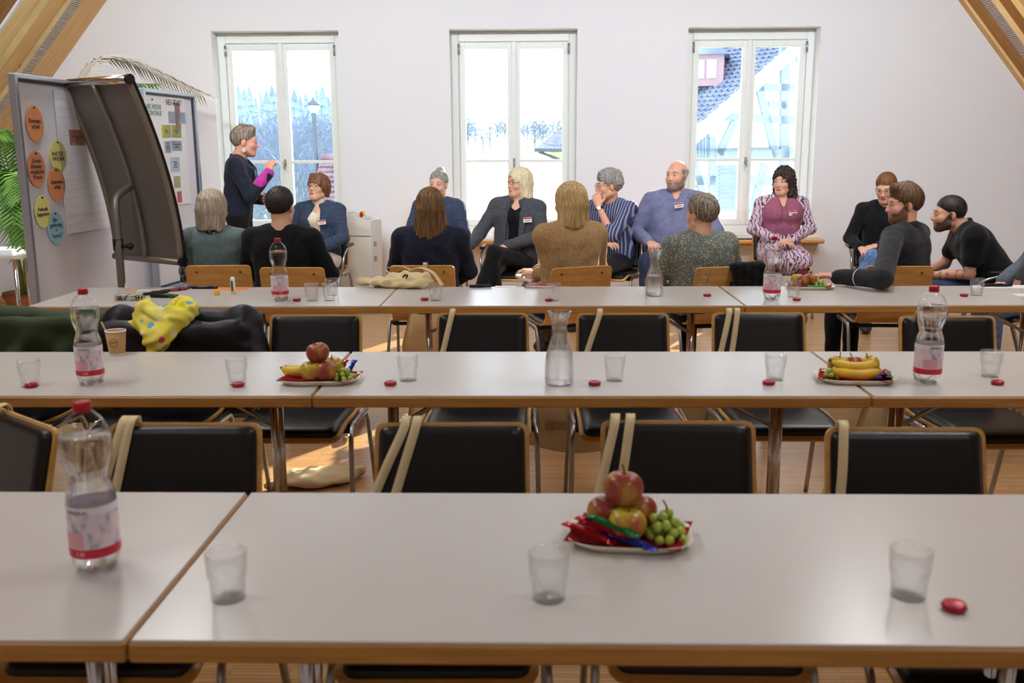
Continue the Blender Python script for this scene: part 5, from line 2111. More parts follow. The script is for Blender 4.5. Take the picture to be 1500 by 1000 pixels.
    for sg in (1, -1):
        k_, a_ = Lg[sg]
        g = Sdf()
        fw = np.array((0, 1.0, 0))
        heel = np.array((a_[0], a_[1] - .02, max(.045, a_[2] - .055)))
        g.cap(heel, heel + fw * .10, .040, .042, k=.02); g.cap(heel + fw * .10, heel + fw * .17 + np.array((0, 0, -.012)), .042, .030, k=.03)
        g.cap(a_, heel, .040, k=.03)
        g.build('shoe', M_shoe, root, vox=.010)
    if badge:
        bx, by, bz, br = badge
        p_ = tp(bx, by, bz)
        g = MB(); g.box((0, 0, 0), (.072, .004, .042), bev=.001); o = g.build('name_badge', M_white, root)
        o.location = tuple(p_); o.rotation_euler = (radians(-8 - lean), radians(br), radians(twist - 12 * (1 if bx > 0 else -1)))
        g = MB(); g.box((0, .003, .014), (.07, .0012, .012)); g.build('badge_stripe', mat('badge_red', (206, 70, 70), .5), o)
        g = MB(); g.box((0, .003, -.006), (.045, .0012, .004)); g.build('badge_line', M_print, o)
    root['_tp'] = 0
    del root['_tp']
    return root, tp, hc, RH, A, Lg


def w2l(x, y, rz, s, p):
    v = Vector(p) - Vector((x, y, 0))
    v = Matrix.Rotation(-radians(rz), 3, 'Z') @ v
    return tuple(v / s)


HG = hairm('hair_grey_brown', (92, 78, 66), (156, 142, 126))
HB = hairm('hair_brown', (74, 50, 34), (112, 80, 52))
HK = hairm('hair_black', (26, 22, 22), (50, 42, 40))
HDK = hairm('hair_dark_brown', (40, 28, 26), (66, 46, 40))
HBL = hairm('hair_blonde', (206, 178, 128), (168, 136, 88))
HPL = hairm('hair_pale_blonde', (230, 218, 190), (206, 188, 150))
HAS = hairm('hair_ash_blonde', (186, 172, 152), (150, 134, 114))
HLB = hairm('hair_long_brown', (76, 54, 34), (122, 90, 54))
HGR = hairm('hair_grey', (120, 116, 112), (168, 164, 160))
HAU = hairm('hair_auburn', (96, 60, 36), (134, 88, 54))

C_navy = cloth('navy_wool', (30, 34, 48), (38, 42, 58))
C_black = cloth('black_knit', (18, 19, 22), (26, 27, 30))
C_gg = cloth('grey_green_cloth', (92, 108, 108), (104, 120, 118))
C_denim = cloth('dark_denim', (48, 60, 82), (66, 80, 104), scale=60)
C_jeans = cloth('blue_denim', (84, 112, 160), (112, 138, 182), scale=40)
C_dkjean = cloth('navy_denim', (44, 52, 76), (56, 66, 92), scale=40)
C_cream = cloth('cream_knit', (222, 210, 184), (232, 220, 198))
C_pinkp = cloth('pale_pink_cotton', (226, 206, 196), (234, 216, 206))
C_greybl = cloth('charcoal_suiting', (66, 68, 76), (80, 82, 90), scale=50)
C_tan = cloth('tan_boucle', (186, 152, 108), (160, 126, 84), scale=90, bump=.6, bscale=140)
C_purple = cloth('lilac_grey_shirt', (112, 116, 150), (124, 128, 162))
C_dkgrey = cloth('dark_sport_fleece', (38, 40, 44), (50, 52, 58))
C_magenta = cloth('magenta_cotton', (176, 54, 146), (190, 70, 160))
C_greyslv = cloth('grey_blue_sleeve', (92, 100, 112), (104, 112, 124))
C_plum = cloth('plum_tights', (104, 42, 62), (114, 50, 70))
C_blue = cloth('blue_shirt', (86, 112, 176), (104, 130, 190))


def pattern_mat(name, kind, c1, c2, c3=None):
    m = bpy.data.materials.new(name)
    m.use_nodes = True
    nt = m.node_tree
    b = nt.nodes['Principled BSDF']
    b.inputs['Roughness'].default_value = .85
    tc = nt.nodes.new('ShaderNodeTexCoord')
    mp = nt.nodes.new('ShaderNodeMapping')
    nt.links.new(tc.outputs['Object'], mp.inputs['Vector'])
    rp = nt.nodes.new('ShaderNodeValToRGB')
    if kind == 'dots':
        tx = nt.nodes.new('ShaderNodeTexVoronoi'); tx.inputs['Scale'].default_value = 70; tx.inputs['Randomness'].default_value = .85
        nt.links.new(tx.outputs['Distance'], rp.inputs['Fac'])
        rp.color_ramp.elements[0].position = .26; rp.color_ramp.elements[1].position = .34
        rp.color_ramp.elements[0].color = lin(c2); rp.color_ramp.elements[1].color = lin(c1)
    elif kind == 'stripes':
        tx = nt.nodes.new('ShaderNodeTexWave'); tx.inputs['Scale'].default_value = 13; tx.inputs['Distortion'].default_value = 1.2; tx.inputs['Detail'].default_value = 1
        nt.links.new(tx.outputs['Fac'], rp.inputs['Fac'])
        rp.color_ramp.elements[0].position = .35; rp.color_ramp.elements[1].position = .62
        rp.color_ramp.elements[0].color = lin(c1); rp.color_ramp.elements[1].color = lin(c2)
        e = rp.color_ramp.elements.new(.92); e.color = lin(c3)
    elif kind == 'weave':
        tx = nt.nodes.new('ShaderNodeTexVoronoi'); tx.inputs['Scale'].default_value = 75; tx.inputs['Randomness'].default_value = .2
        nt.links.new(tx.outputs['Distance'], rp.inputs['Fac'])
        rp.color_ramp.elements[0].position = .3; rp.color_ramp.elements[1].position = .55
        rp.color_ramp.elements[0].color = lin(c1); rp.color_ramp.elements[1].color = lin(c2)
    else:                                         # leafy dark print on a pale ground
        tx = nt.nodes.new('ShaderNodeTexWave'); tx.inputs['Scale'].default_value = 9; tx.inputs['Distortion'].default_value = 9; tx.inputs['Detail'].default_value = 3; tx.inputs['Detail Scale'].default_value = 2.2
        nt.links.new(tx.outputs['Fac'], rp.inputs['Fac'])
        rp.color_ramp.elements[0].position = .20; rp.color_ramp.elements[1].position = .30
        rp.color_ramp.elements[0].color = lin(c2); rp.color_ramp.elements[1].color = lin(c1)
        if c3:
            e = rp.color_ramp.elements.new(.8); e.color = lin(c3)
    nt.links.new(mp.outputs['Vector'], tx.inputs['Vector'])
    nt.links.new(rp.outputs['Color'], b.inputs['Base Color'])
    return m


C_dots = pattern_mat('dotted_shirt', 'dots', (104, 112, 108), (190, 188, 140))
C_stripe = pattern_mat('striped_shirt', 'stripes', (44, 54, 92), (74, 88, 132), (150, 150, 176))
C_weave = pattern_mat('rose_weave', 'weave', (172, 104, 126), (142, 76, 100))
C_leaf = pattern_mat('leaf_print', 'leaf', (206, 190, 200), (58, 58, 78), (214, 176, 192))

# ---- 1 speaker, standing in profile
X = lambda px, py, yy: ony(px, py, yy).x
GP = None
SY = 8.2
sx_ = X(351, 260, SY)
SPK = person(sx_, SY, -82, 'person standing in a navy blazer with a magenta cuff, speaking with one raised fist', s=.995, stand=True, lean=4, headfwd=.035, yaw=6, pitch=4, neck_up=.0,
       arms={'R': ((.235, .12, 1.15), (.185, .27, 1.34)), 'L': ((-.23, .02, 1.12), (-.02, .21, 1.10))},
       hands={'R': dict(d=(-.1, .25, 1), n=(-.8, .5, 0), curl=1.45, side=1), 'L': dict(d=(1, .3, .1), n=(0, -1, 0), curl=1.0)},
       hair=dict(style='short', mat=HG, vol=.011, line=-.008, quiff=True, face_z=.096, strand=(.003, 26)), top=dict(mat=C_navy, th=.012, open=(.045, .02, .80), lapel=True, collar=.9, name='blazer'),
       inner=dict(mat=C_blue, name='blouse', vneck=.05), pants=dict(mat=C_black), skin=(224, 164, 140), brows=(110, 92, 76), build=.95,
       legs={'R': ((.10, .02, .50), (.10, -.02, .09)), 'L': ((-.10, .02, .50), (-.10, -.02, .09))})
sp = [o for o in bpy.data.objects if o.name.startswith('person')][-1]
g = Sdf(); g.cap((.213, .19, 1.245), (.186, .268, 1.335), .051, .046, k=.01); g.build('cuff', C_magenta, sp, vox=.007)
ep = Vector(tuple(SPK[2] + SPK[3] @ np.array((.089, -.008, -.062))))
g = MB(); g.tube([ep + Vector((0, 0, .022)), ep], .0014, 5); g.ball(ep + Vector((0, 0, -.012)), (.005, .016, .019), 10, 8); g.build('earring', mat('shell_earring', (214, 208, 194), .3), sp)

# ---- listeners along the windows, facing the camera
def wall_seat(px, py, yy, rz, label, arms, group='chairs of the circle under the windows'):
    x_ = X(px, py, yy)
    make_chair(x_, yy, radians(rz), label, group, arms=arms)
    return x_


y_ = 8.55
x_ = wall_seat(465, 300, y_, 176, 'black armchair under the woman in the denim jacket', True)
person(x_, y_, 172, 'person in glasses, denim jacket and pale trousers, looking up at the speaker', s=.985, yaw=-14, pitch=-12, lean=-2,
       arms={'R': ((.26, .06, .77), (.12, .28, .67)), 'L': ((-.25, .06, .76), (-.04, .30, .66))},
       hair=dict(style='bob', mat=HAU, vol=.012, len=.06, wid=.094, bangs=True, face=(.066, .10, .10), flare=-.01), glasses=((60, 44, 40),),
       top=dict(mat=C_denim, th=.012, open=(.05, .045, .60), collar=.95, name='denim_jacket'), inner=dict(mat=C_cream, name='sweater', turtle=True, vneck=0), pants=dict(mat=C_pinkp, w=1.1), badge=(-.075, .125, .90, 6), build=.97, bust=.012)
y_ = 8.75
x_ = wall_seat(641, 300, y_, 178, 'black armchair under the listener with tied-up hair', True)
person(x_, y_, 176, 'person with tied-up hair in a dark patterned jacket, half hidden by long brown hair', s=1.0, yaw=-8, pitch=2, roll=-4, lean=-3,
       hair=dict(style='short', mat=HGR, vol=.004, line=-.004, bun=True), top=dict(mat=C_denim, th=.012, name='jacket', open=(.04, .03, .7)), inner=dict(mat=C_cream), pants=dict(mat=C_black))
y_ = 8.35
x_ = wall_seat(752, 300, y_, 176, 'black armchair under the woman in the charcoal blazer', True)
person(x_, y_, 168, 'person with pale blonde hair, glasses and charcoal blazer, sitting with crossed legs', s=1.02, yaw=-40, pitch=-2, lean=-4, side=-3,
       arms={'R': ((.29, .04, .78), (.31, .26, .70)), 'L': ((-.25, .06, .77), (.0, .25, .70))},
       hands={'R': dict(d=(.12, .35, -1), n=(-1, 0, 0), curl=.35), 'L': dict(d=(.8, .5, -.3), curl=.4)},
       legs={'L': ((.06, .43, .66), (.20, .52, .25)), 'R': ((.08, .42, .52), (.02, .36, .10))},
       hair=dict(style='bob', mat=HPL, vol=.014, len=.125, wid=.092, flare=.020, face=(.060, .105, .115), part=.01), glasses=((46, 44, 60),),
       top=dict(mat=C_greybl, th=.014, open=(.055, .045, .56), lapel=True, collar=.9, name='blazer'), inner=dict(mat=C_black, name='t_shirt', vneck=.045), pants=dict(mat=C_black, w=.95), badge=(-.125, .118, .90, 4), bust=.012)
y_ = 8.35
x_ = wall_seat(897, 300, y_, 160, 'black padded chair under the man in the striped shirt', False)
WAT = person(x_, y_, 150, 'person with curly grey hair in a striped shirt, resting the mouth on one hand', s=1.015, yaw=-46, pitch=4, lean=8, headfwd=.02,
       arms={'L': ((-.13, .27, .79), (.015, .235, 1.025)), 'R': ((.25, .06, .77), (-.06, .29, .72))},
       hands={'L': dict(d=(.40, -.30, 1), n=(.3, -.9, 0), curl=.6), 'R': dict(d=(-1, .25, .05), n=(0, -.3, -1), curl=.5)},
       hair=dict(style='short', mat=HGR, vol=.020, line=-.012, curl=.012, face_z=.1, strand=(.004, 20)), glasses=((120, 118, 116),),
       top=dict(mat=C_stripe, th=.010, sleeves='half', collar=.9, name='shirt'), pants=dict(mat=C_black), skin=(220, 166, 140))
e_, w_ = WAT[4][-1]
dv = Vector(tuple(w_ - e_)).normalized(); wc_ = Vector(tuple(w_)) - dv * .025
g = MB(); g.tube([wc_ - dv * .011, wc_ + dv * .011], .0315, 16); wt_ = g.build('watch_strap', M_black, WAT[0])
fv = Vector((-.25, .9, .2)); fv = (fv - dv * fv.dot(dv)).normalized()
g = MB(); g.tube([wc_ + fv * .029, wc_ + fv * .037], .017, 16); g.build('watch_face', mat('watch_dial', (226, 224, 218), .25), wt_)
y_ = 8.45
x_ = wall_seat(990, 300, y_, 172, 'black padded chair under the bald bearded man', False)
person(x_, y_, 170, 'person with bald head and grey beard in a lilac-grey shirt with a badge', s=1.065, yaw=-30, pitch=-3, build=1.22, belly=.09, shoulder=1.12, jaw=1.1,
       arms={'R': ((.33, .08, .76), (.19, .33, .69)), 'L': ((-.33, .06, .77), (-.14, .34, .66))}, hands={'R': dict(curl=.9, d=(-.3, .8, -.1))},
       legs={'R': ((.19, .42, .54), (.19, .40, .10)), 'L': ((-.16, .42, .54), (-.16, .38, .10))},
       hair=dict(style='bald', mat=HGR, vol=.0015, strand=(.0005, 30)), beard=((124, 112, 104), .85), brows=(120, 96, 78),
       top=dict(mat=C_purple, th=.012, collar=.95, collar_gap=.6, vneck=.03, name='shirt'), pants=dict(mat=C_dkjean, w=1.2), badge=(-.03, .155, .975, 8), skin=(224, 168, 142))
y_ = 8.85
x_ = wall_seat(1146, 300, y_, 180, 'black padded chair under the woman in the rose dress', False)
rt = person(x_, y_, 178, 'person with dark wavy hair in a rose and leaf-print dress, hands in the lap', s=1.01, yaw=-36, pitch=3,
            arms={'R': ((.255, .02, .78), (.06, .22, .69)), 'L': ((-.255, .02, .78), (-.05, .22, .70))}, hands={'R': dict(d=(-1, .6, -.1)), 'L': dict(d=(1, .6, -.1))},
            hair=dict(style='bob', mat=HDK, vol=.014, len=.165, wid=.090, flare=.034, face=(.058, .105, .115), curl=.009, strand=(.005, 14)), brows=(50, 38, 34),
            top=dict(mat=C_leaf, th=.008, vneck=.09, skirt=True, name='dress'), inner=None, pants=dict(mat=C_plum, w=.78, name='tights'), badge=(-.07, .125, .93, 5), bust=.015, build=.95)
S = Sdf(); tp_ = rt[1]
S.cap(tp_(-.085, -.02, .925), tp_(.085, -.02, .925), .118, k=.05); S.cap(tp_(-.06, -.025, .78), tp_(.06, -.025, .78), .113, k=.05); S.cap(tp_(-.07, -.035, .99), tp_(.07, -.035, .99), .090, k=.05)
for sg in (1, -1): S.ell(tp_(sg * .068, .055, .915), (.066, .068, .066), k=.05)
S.cap(tp_(0, -.035, 1.04), tp_(0, -.03, 1.2), .062, k=.01, op='s')
S.cap(tp_(0, .07, 1.10), tp_(0, .12, .93), .055, .012, k=.01, op='s', flat=((0, 1, 0), 2.0))
S.build('bodice', C_weave, rt[0], vox=.009)
y_ = 8.3
x_ = wall_seat(1296, 300, y_, 170, 'black armchair behind the bearded man', True)
person(x_, y_, 160, 'person in a black top and blue jeans looking down, behind the bearded man', s=.985, yaw=-14, pitch=20, lean=4, headfwd=.03,
       arms={'R': ((.27, .06, .76), (.17, .26, .70)), 'L': ((-.24, .08, .77), (.03, .26, .72))},
       legs={'L': ((.06, .45, .64), (.20, .48, .25)), 'R': ((.10, .42, .53), (.08, .40, .10))},
       hair=dict(style='short', mat=HAU, vol=.006, line=-.006), glasses=((90, 76, 70),), top=dict(mat=C_black, th=.008, name='sweater'), pants=dict(mat=C_jeans), build=.93)

# ---- audience seen from behind
def aud_pos(key):
    c = cobj[key]
    return c.location.x, c.location.y, math.degrees(c.rotation_euler[2])


cx, cy, ca = aud_pos('30')
px_ = X(314, 310, cy - .05)
rp_ = person(px_, cy - .01, -4, 'person with an ash-blonde bob in a grey-green jacket, seen from behind', s=.955, yaw=-12, pitch=0, lean=-3,
       hair=dict(style='bob', mat=HAS, vol=.013, len=.135, wid=.093, flare=.010), top=dict(mat=C_gg, th=.014, name='jacket'), inner=dict(mat=C_black), pants=dict(mat=C_black))
S = Sdf()
for i in range(9):
    a, b = (2 * pi * i / 9), (2 * pi * (i + 1) / 9)
    f = lambda t: np.array((.085 * cos(t), -.045 + .075 * sin(t), 1.045 + .012 * sin(3 * t)))
    S.cap(f(a), f(b), .026, .026, k=.015)
S.cap((-.085, -.06, 1.05), (-.175, -.09, .86), .03, .036, k=.02, flat=((0, 1, 0), .6)); S.cap((-.175, -.09, .86), (-.215, -.10, .74), .034, .03, k=.02, flat=((0, 1, 0), .6))
S.build('scarf', pattern_mat('dark_scarf', 'leaf', (38, 40, 48), (120, 122, 130)), rp_[0], vox=.008)
cx, cy, ca = aud_pos('31')
person(X(410, 310, cy - .05), cy - .01, -3, 'person with short dark hair in a black sweater, seen from behind', s=.97, yaw=-6, lean=1, shoulder=1.1, build=1.06,
       arms={'L': ((-.27, .05, .77), (-.10, .27, .66)), 'R': ((.30, .02, .76), (.14, .26, .66))},
       hair=dict(style='short', mat=HK, vol=.010, line=-.010), top=dict(mat=C_black, th=.010, name='sweater'), pants=dict(mat=C_dkjean))
cx, cy, ca = aud_pos('32')
person(X(629, 310, cy - .05), cy - .01, 2, 'person with long brown hair in a navy blazer, seen from behind', s=.96, yaw=8, lean=1, shoulder=1.06,
       hair=dict(style='bob', mat=HLB, vol=.012, len=.20, wid=.088, flare=.040, back=.025), top=dict(mat=C_navy, th=.014, name='blazer'), pants=dict(mat=C_navy))
cx, cy, ca = aud_pos('33')
bx_ = X(833, 310, cy - .05)
rr_ = person(bx_, cy - .02, 20, 'person with a blonde bob in a tan wool jacket holding a notebook, seen from behind', s=.985, yaw=18, lean=0,
       arms={'L': (w2l(bx_, cy - .02, 20, .985, ony(812, 398, 6.03)), w2l(bx_, cy - .02, 20, .985, ony(789, 402, 6.17))), 'R': ((.24, .08, .77), w2l(bx_, cy - .02, 20, .985, ony(785, 398, 6.36)))},
       hands={'L': dict(d=(-.75, .7, .15), n=(.4, 0, -1), curl=.8), 'R': dict(d=(-.95, .3, .15), n=(0, 0, -1), curl=.7)},
       hair=dict(style='bob', mat=HBL, vol=.014, len=.15, wid=.094, flare=.020), top=dict(mat=C_tan, th=.018, name='jacket', collar=1.0), pants=dict(mat=cloth('grey_trousers', (88, 92, 104))),
       legs={'L': ((-.10, .42, .60), (.02, .48, .22)), 'R': ((.10, .42, .53), (.10, .40, .10))})
cx, cy, ca = aud_pos('34')
person(X(1028, 330, cy - .05), cy - .01, 14, 'person with short grey hair and glasses pushed up, in a dotted grey-green shirt', s=.925, yaw=26, lean=2, build=1.18, shoulder=1.08,
       arms={'L': ((-.30, .06, .74), (-.12, .28, .66)), 'R': ((.30, .04, .74), (.12, .28, .66))},
       hair=dict(style='short', mat=HG, vol=.018, line=-.014, strand=(.004, 22), curl=.004), glasses=((60, 52, 50), 'top'), top=dict(mat=C_dots, th=.012, name='shirt'), pants=dict(mat=C_black, w=1.1))
# bearded man with his arm on the table
cx, cy, ca = aud_pos('35')
mx_, my_, mr_ = X(1326, 330, cy), cy - .0, 40
el = w2l(mx_, my_, mr_, .97, onz(1292, 408, .81)); wr = w2l(mx_, my_, mr_, .97, onz(1224, 405, .785))
mw = Matrix.Rotation(-radians(mr_), 3, 'Z')
BRD = person(mx_, my_, mr_, 'person with brown hair and beard in a dark sports jacket, one arm on the table', s=.97, yaw=48, pitch=3, lean=3, twist=6, shoulder=1.1, build=1.08,
       arms={'L': (el, wr), 'R': ((.28, .10, .76), (.12, .32, .66))}, hands={'L': dict(d=tuple(mw @ Vector((-1, .12, .12))), n=(0, 0, -1), curl=.75)},
       hair=dict(style='short', mat=HB, vol=.012, line=-.012, quiff=True, face_z=.102, strand=(.003, 20)), beard=((92, 62, 42), .9), brows=(84, 58, 40),
       top=dict(mat=C_dkgrey, th=.012, collar=1.0, collar_gap=.25, name='sports_jacket'), pants=dict(mat=C_black), shoe=(226, 222, 216), skin=(226, 170, 146))
e_, w_ = BRD[4][-1]
pa = Vector(tuple(e_ * .52 + w_ * .48)); dv = Vector(tuple(w_ - e_)).normalized()
g = MB(); g.tube([pa - dv * .0025, pa + dv * .0025], .0525, 20, flat=(1.0, 1.0)); g.build('reflective_stripe', M_white, BRD[0])
g = MB()
for k in range(3):
    g.box((k * .011 - .011, 0, -.002 * k), (.007, .003, .030 - .006 * k), bev=.001)
o = g.build('chest_logo', M_white, BRD[0]); o.location = tuple(BRD[1](-.105, -.138, .955)); o.rotation_euler = (0, 0, radians(20))
# tattooed man, bending forward in profile
tx_, ty_, tr_ = X(1462, 380, 6.75), 6.75, 78
make_chair(tx_, ty_, radians(tr_), 'black padded armchair under the man in the black polo shirt', 'chairs of the circle under the windows', arms=True)
person(tx_, ty_, tr_, 'person with black hair and a tattooed arm in a black polo shirt, leaning forward', s=1.0, yaw=4, pitch=2, lean=34, shoulder=1.15, build=1.12, headfwd=.02, tattoo=True, neck_up=-.01,
       arms={'L': ((-.20, .22, .66), (-.02, .46, .62)), 'R': ((.22, .30, .68), (.05, .47, .64))}, hands={'L': dict(d=(.3, 1, .05)), 'R': dict(d=(-.4, 1, 0))},
       hair=dict(style='short', mat=HK, vol=.008, line=-.002, face_z=.098, strand=(.001, 30)), beard=((48, 38, 36), .92), brows=(40, 32, 30), jaw=1.05,
       top=dict(mat=C_black, th=.010, sleeves='short', collar=.9, name='polo_shirt'), pants=dict(mat=C_dkjean), shoe=(30, 30, 32), skin=(206, 152, 124))
ex_, ey_, er_ = X(1552, 400, 6.05), 6.05, 84
make_chair(ex_, ey_, radians(er_), 'black padded chair at the table end under the grey-sleeved person', 'chairs of the circle under the windows')
person(ex_, ey_, er_, 'person in a grey-blue sweater and jeans whose sleeve and hand reach beside the pen', s=1.0, lean=6,
       arms={'L': ((-.26, .22, .92), (-.18, .30, .74)), 'R': ((.24, .10, .77), (.1, .3, .66))}, hands={'L': dict(d=(0, .3, -1), curl=.5)}, hair=dict(style='short', mat=HB, vol=.008, line=.004),
       top=dict(mat=C_greyslv, th=.014, name='sweater'), pants=dict(mat=C_jeans))
# notebook in the hands of the woman in tan
w_ = rr_[4][-1][1]
g = MB(); g.box((0, 0, 0), (.10, .14, .018), bev=.002); o = g.build('notebook', mat('notebook_white', (234, 228, 214), .6))
wp = Matrix.Rotation(radians(20), 3, 'Z') @ (Vector(tuple(w_ + np.array((-.05, .07, -.030)))) * .985) + Vector((bx_, cobj['33'].location.y - .02, 0))
o.location = wp; o.rotation_euler = (radians(12), 0, radians(50)); tag(o, 'small white notebook held by the woman in the tan jacket', 'notebook')
# white trouser-grey knee cloth is part of her figure
# ================================================================== BOARDS, FLIP CHART, PLANT, CLOTHING ON CHAIRS, SMALL THINGS
M_alu = mat('brushed_aluminium', (176, 184, 196), 0.35, 0.5, metal=.7)
M_aludk = mat('dark_board_edge', (62, 66, 78), 0.5, 0.4)
M_board = mat('white_board_paper', (226, 228, 240), 0.6, 0.3)
M_sheet = mat('flip_sheet', (236, 237, 244), 0.7, 0.2)
M_ink = mat('marker_ink', (52, 46, 60), 0.7)
M_inkg = mat('green_ink', (70, 130, 110), 0.7)
M_inkb = mat('blue_ink', (70, 80, 180), 0.7)
CARD = {'orange': mat('orange_card', (230, 156, 104), .8), 'apricot': mat('apricot_card', (216, 146, 108), .8), 'yellow': mat('yellow_card', (232, 228, 146), .8), 'blue': mat('blue_card', (150, 200, 226), .8),
        'pink': mat('pink_card', (216, 122, 136), .8), 'pale': mat('pale_blue_card', (196, 212, 232), .8), 'sticky': mat('orange_sticky', (230, 130, 60), .8), 'lime': mat('lime_sticky', (216, 226, 96), .8)}


class Board:
    def __init__(s, a, b, zb, zt, label, name='pinboard'):
        s.a, s.b = Vector((a.x, a.y, 0)), Vector((b.x, b.y, 0))
        s.u = (s.b - s.a).normalized()
        s.n = Vector((s.u.y, -s.u.x, 0))
        if s.n.dot(Vector((0, 0, 0)) - s.a) < 0: s.n = -s.n
        s.L = (s.b - s.a).length
        s.zb, s.zt = zb, zt
        ang = atan2(s.u.y, s.u.x)
        s.o = empty(name, s.a, ang, label, 'pinboard', 'pinboards behind the flip chart')
        s.sg = 1 if Vector((-s.u.y, s.u.x, 0)).dot(s.n) > 0 else -1      # local +y or -y is the front
        f = s.sg
        g = MB(); g.box((s.L / 2, -f * .012, (zb + zt) / 2), (s.L - .02, .02, zt - zb - .02)); g.build('panel', M_board, s.o)
        g = MB()
        for x in (0.012, s.L - .012): g.box((x, 0, (zb + zt) / 2), (.034, .044, zt - zb), bev=.005)
        for z in (zb, zt): g.box((s.L / 2, 0, z - (.012 if z == zt else -.012)), (s.L, .044, .03), bev=.005)
        g.build('frame', M_alu, s.o)
        g = MB()
        for x in (.036, s.L - .036): g.box((x, f * .004, (zb + zt) / 2), (.012, .012, zt - zb - .05))
        g.box((s.L / 2, f * .004, zt - .034), (s.L - .06, .012, .016)); g.box((s.L / 2, f * .004, zb + .034), (s.L - .06, .012, .016))
        g.build('gasket', M_aludk, s.o)
        for x in (.012, s.L - .012):
            g = MB(); g.tube([(x, 0, zb + .02), (x, 0, .03)], .016, 10); g.tube([(x, -.25, .02), (x, .25, .02)], .016, 10); g.build('stand_leg', M_alu, s.o)

    def uv(s, px, py):
        p = onplane(px, py, s.a + s.n * .004, s.n)
        return (p - s.a).dot(s.u), p.z

    def card(s, x0, y0, x1, y1, col, oval=True, txt=None, label=None, size=None, ink=None, tilt=0, voff=0.0, pin=True, cat='note card', group='note cards pinned on the boards'):
        u0, v0 = s.uv(x0, (y0 + y1) / 2); u1, v1 = s.uv(x1, (y0 + y1) / 2)
        um, zt = s.uv((x0 + x1) / 2, y0); um2, zb = s.uv((x0 + x1) / 2, y1)
        w, h = abs(u1 - u0), abs(zt - zb)
        f = s.sg
        Mx = Matrix(((1, 0, 0), (0, 0, -1 if f < 0 else 1), (0, 1, 0))).to_4x4()
        poly = [(w / 2 * cos(2 * pi * k / 32), h / 2 * sin(2 * pi * k / 32)) for k in range(32)] if oval else [(-w / 2, -h / 2), (w / 2, -h / 2), (w / 2, h / 2), (-w / 2, h / 2)]
        t = empty('note_card' if cat == 'note card' else cat.replace(' ', '_'), s.a + s.u * ((u0 + u1) / 2) + s.n * .006 + Vector((0, 0, (zt + zb) / 2)), s.o.rotation_euler[2], label, cat, group)
        g = MB()
        n = len(poly)
        yy = [f * -.0012, f * .0012]
        vs = [(p[0], yy[0], p[1]) for p in poly] + [(p[0], yy[1], p[1]) for p in poly]
        fs = [tuple(range(n)), tuple(reversed(range(n, 2 * n)))] + [(k, n + k, n + (k + 1) % n, (k + 1) % n) for k in range(n)]
        g.add(vs, fs)
        g.build('card_sheet', CARD[col] if col in CARD else col, t)
        if txt:
            me = text_mesh('handwriting', txt, size or h * .17, ink or M_ink, shear=.15, space=.9)
            xs_ = [v.co.x for v in me.vertices]
            wd = max(xs_) - min(xs_)
            sx = min(1.6, w * .74 / max(wd, 1e-4))
            o = link_mesh('handwriting', me, t)
            o.scale = (sx if f < 0 else -sx, 1, 1)
            o.rotation_euler = (pi / 2, radians(tilt), 0)
            if f > 0: o.rotation_euler = (pi / 2, 0, 0)
            o.location = (0, f * .0022, voff * h)
        if pin:
            g = MB(); g.ball((0, f * .006, h * .43), (.006, .006, .006), 8, 6); g.build('push_pin', M_black, t)
        return t


B1 = Board(onz(16, 107, 1.95), onz(208, 131.5, 1.95), .46, 1.95, 'long aluminium pinboard with oval cards beside the flip chart')
B1.card(38, 154, 63, 208, 'orange', txt='Konzept-\narbeit', label='orange oval card reading Konzeptarbeit, topmost on the board', tilt=0)
B1.card(40, 221, 66, 274, 'apricot', txt='Gratis\nEinsatz-\nmögliche\nPraxis', size=.035, label='brownish oval card with four handwritten lines')
B1.card(72, 205, 97, 253, 'yellow', txt='NETZ-\nWERK', label='yellow oval card reading Netzwerk with a small sketch')
B1.card(70, 245, 95, 295, 'orange', txt='Zusammen-\narbeit', label='orange oval card reading Zusammenarbeit below a yellow one')
B1.card(50, 286, 74, 334, 'yellow', txt='Punktuelle\nEngagements', label='yellow oval card beside the blue one')
B1.card(69, 309, 93, 358, 'blue', txt='Be-\ngleitung\n+\n"extra"', size=.036, label='light blue oval card, lowest on the board')
sh1 = B1.card(88, 136, 168, 338, M_sheet, oval=False, txt=None, label='white squared flip-chart sheet pinned behind the flip chart', cat='paper sheet', group='sheets pinned on the boards', pin=False)
g = MB()
L1 = (B1.uv(168, 236)[0] - B1.uv(88, 236)[0]); H1 = abs(B1.uv(128, 136)[1] - B1.uv(128, 338)[1])
for k in range(1, 16):
    g.box((0, B1.sg * .0016, -H1 / 2 + k * H1 / 16), (L1 * .98, .0006, .0015))
tag(g.build('grid_lines', mat('grid_grey', (196, 200, 214), .8), sh1), kind='stuff')
B1.card(101, 190, 123, 213, 'sticky', oval=False, txt='Wo steht man\nhin?', ink=mat('red_ink', (176, 70, 40), .7), label='orange square sticky note on the squared sheet', pin=False)
B2 = Board(onz(206, 129, 1.95), onz(283, 138, 1.95), .50, 1.95, 'pinboard covered with notes between flip chart and window')
B2.card(207, 139, 242, 240, M_sheet, oval=False, txt='ÜBER, WEDER\n[ ] CONTINUE', size=.05, voff=.28, ink=M_inkg, label='white sheet with green capitals on the window-side pinboard', cat='paper sheet', group='sheets pinned on the boards', pin=True)
B2.card(243, 140, 274, 300, M_sheet, oval=False, txt='NEU-START', size=.06, voff=.43, label='white sheet headed Neu-Start on the window-side pinboard', cat='paper sheet', group='sheets pinned on the boards', pin=True)
B2.card(246, 164, 273, 181, 'pale', oval=False, label='pale blue note behind the pink strip', pin=False)
B2.card(256, 151, 264, 190, 'pink', oval=False, label='pink strip hanging aslant on the window-side pinboard', pin=False)
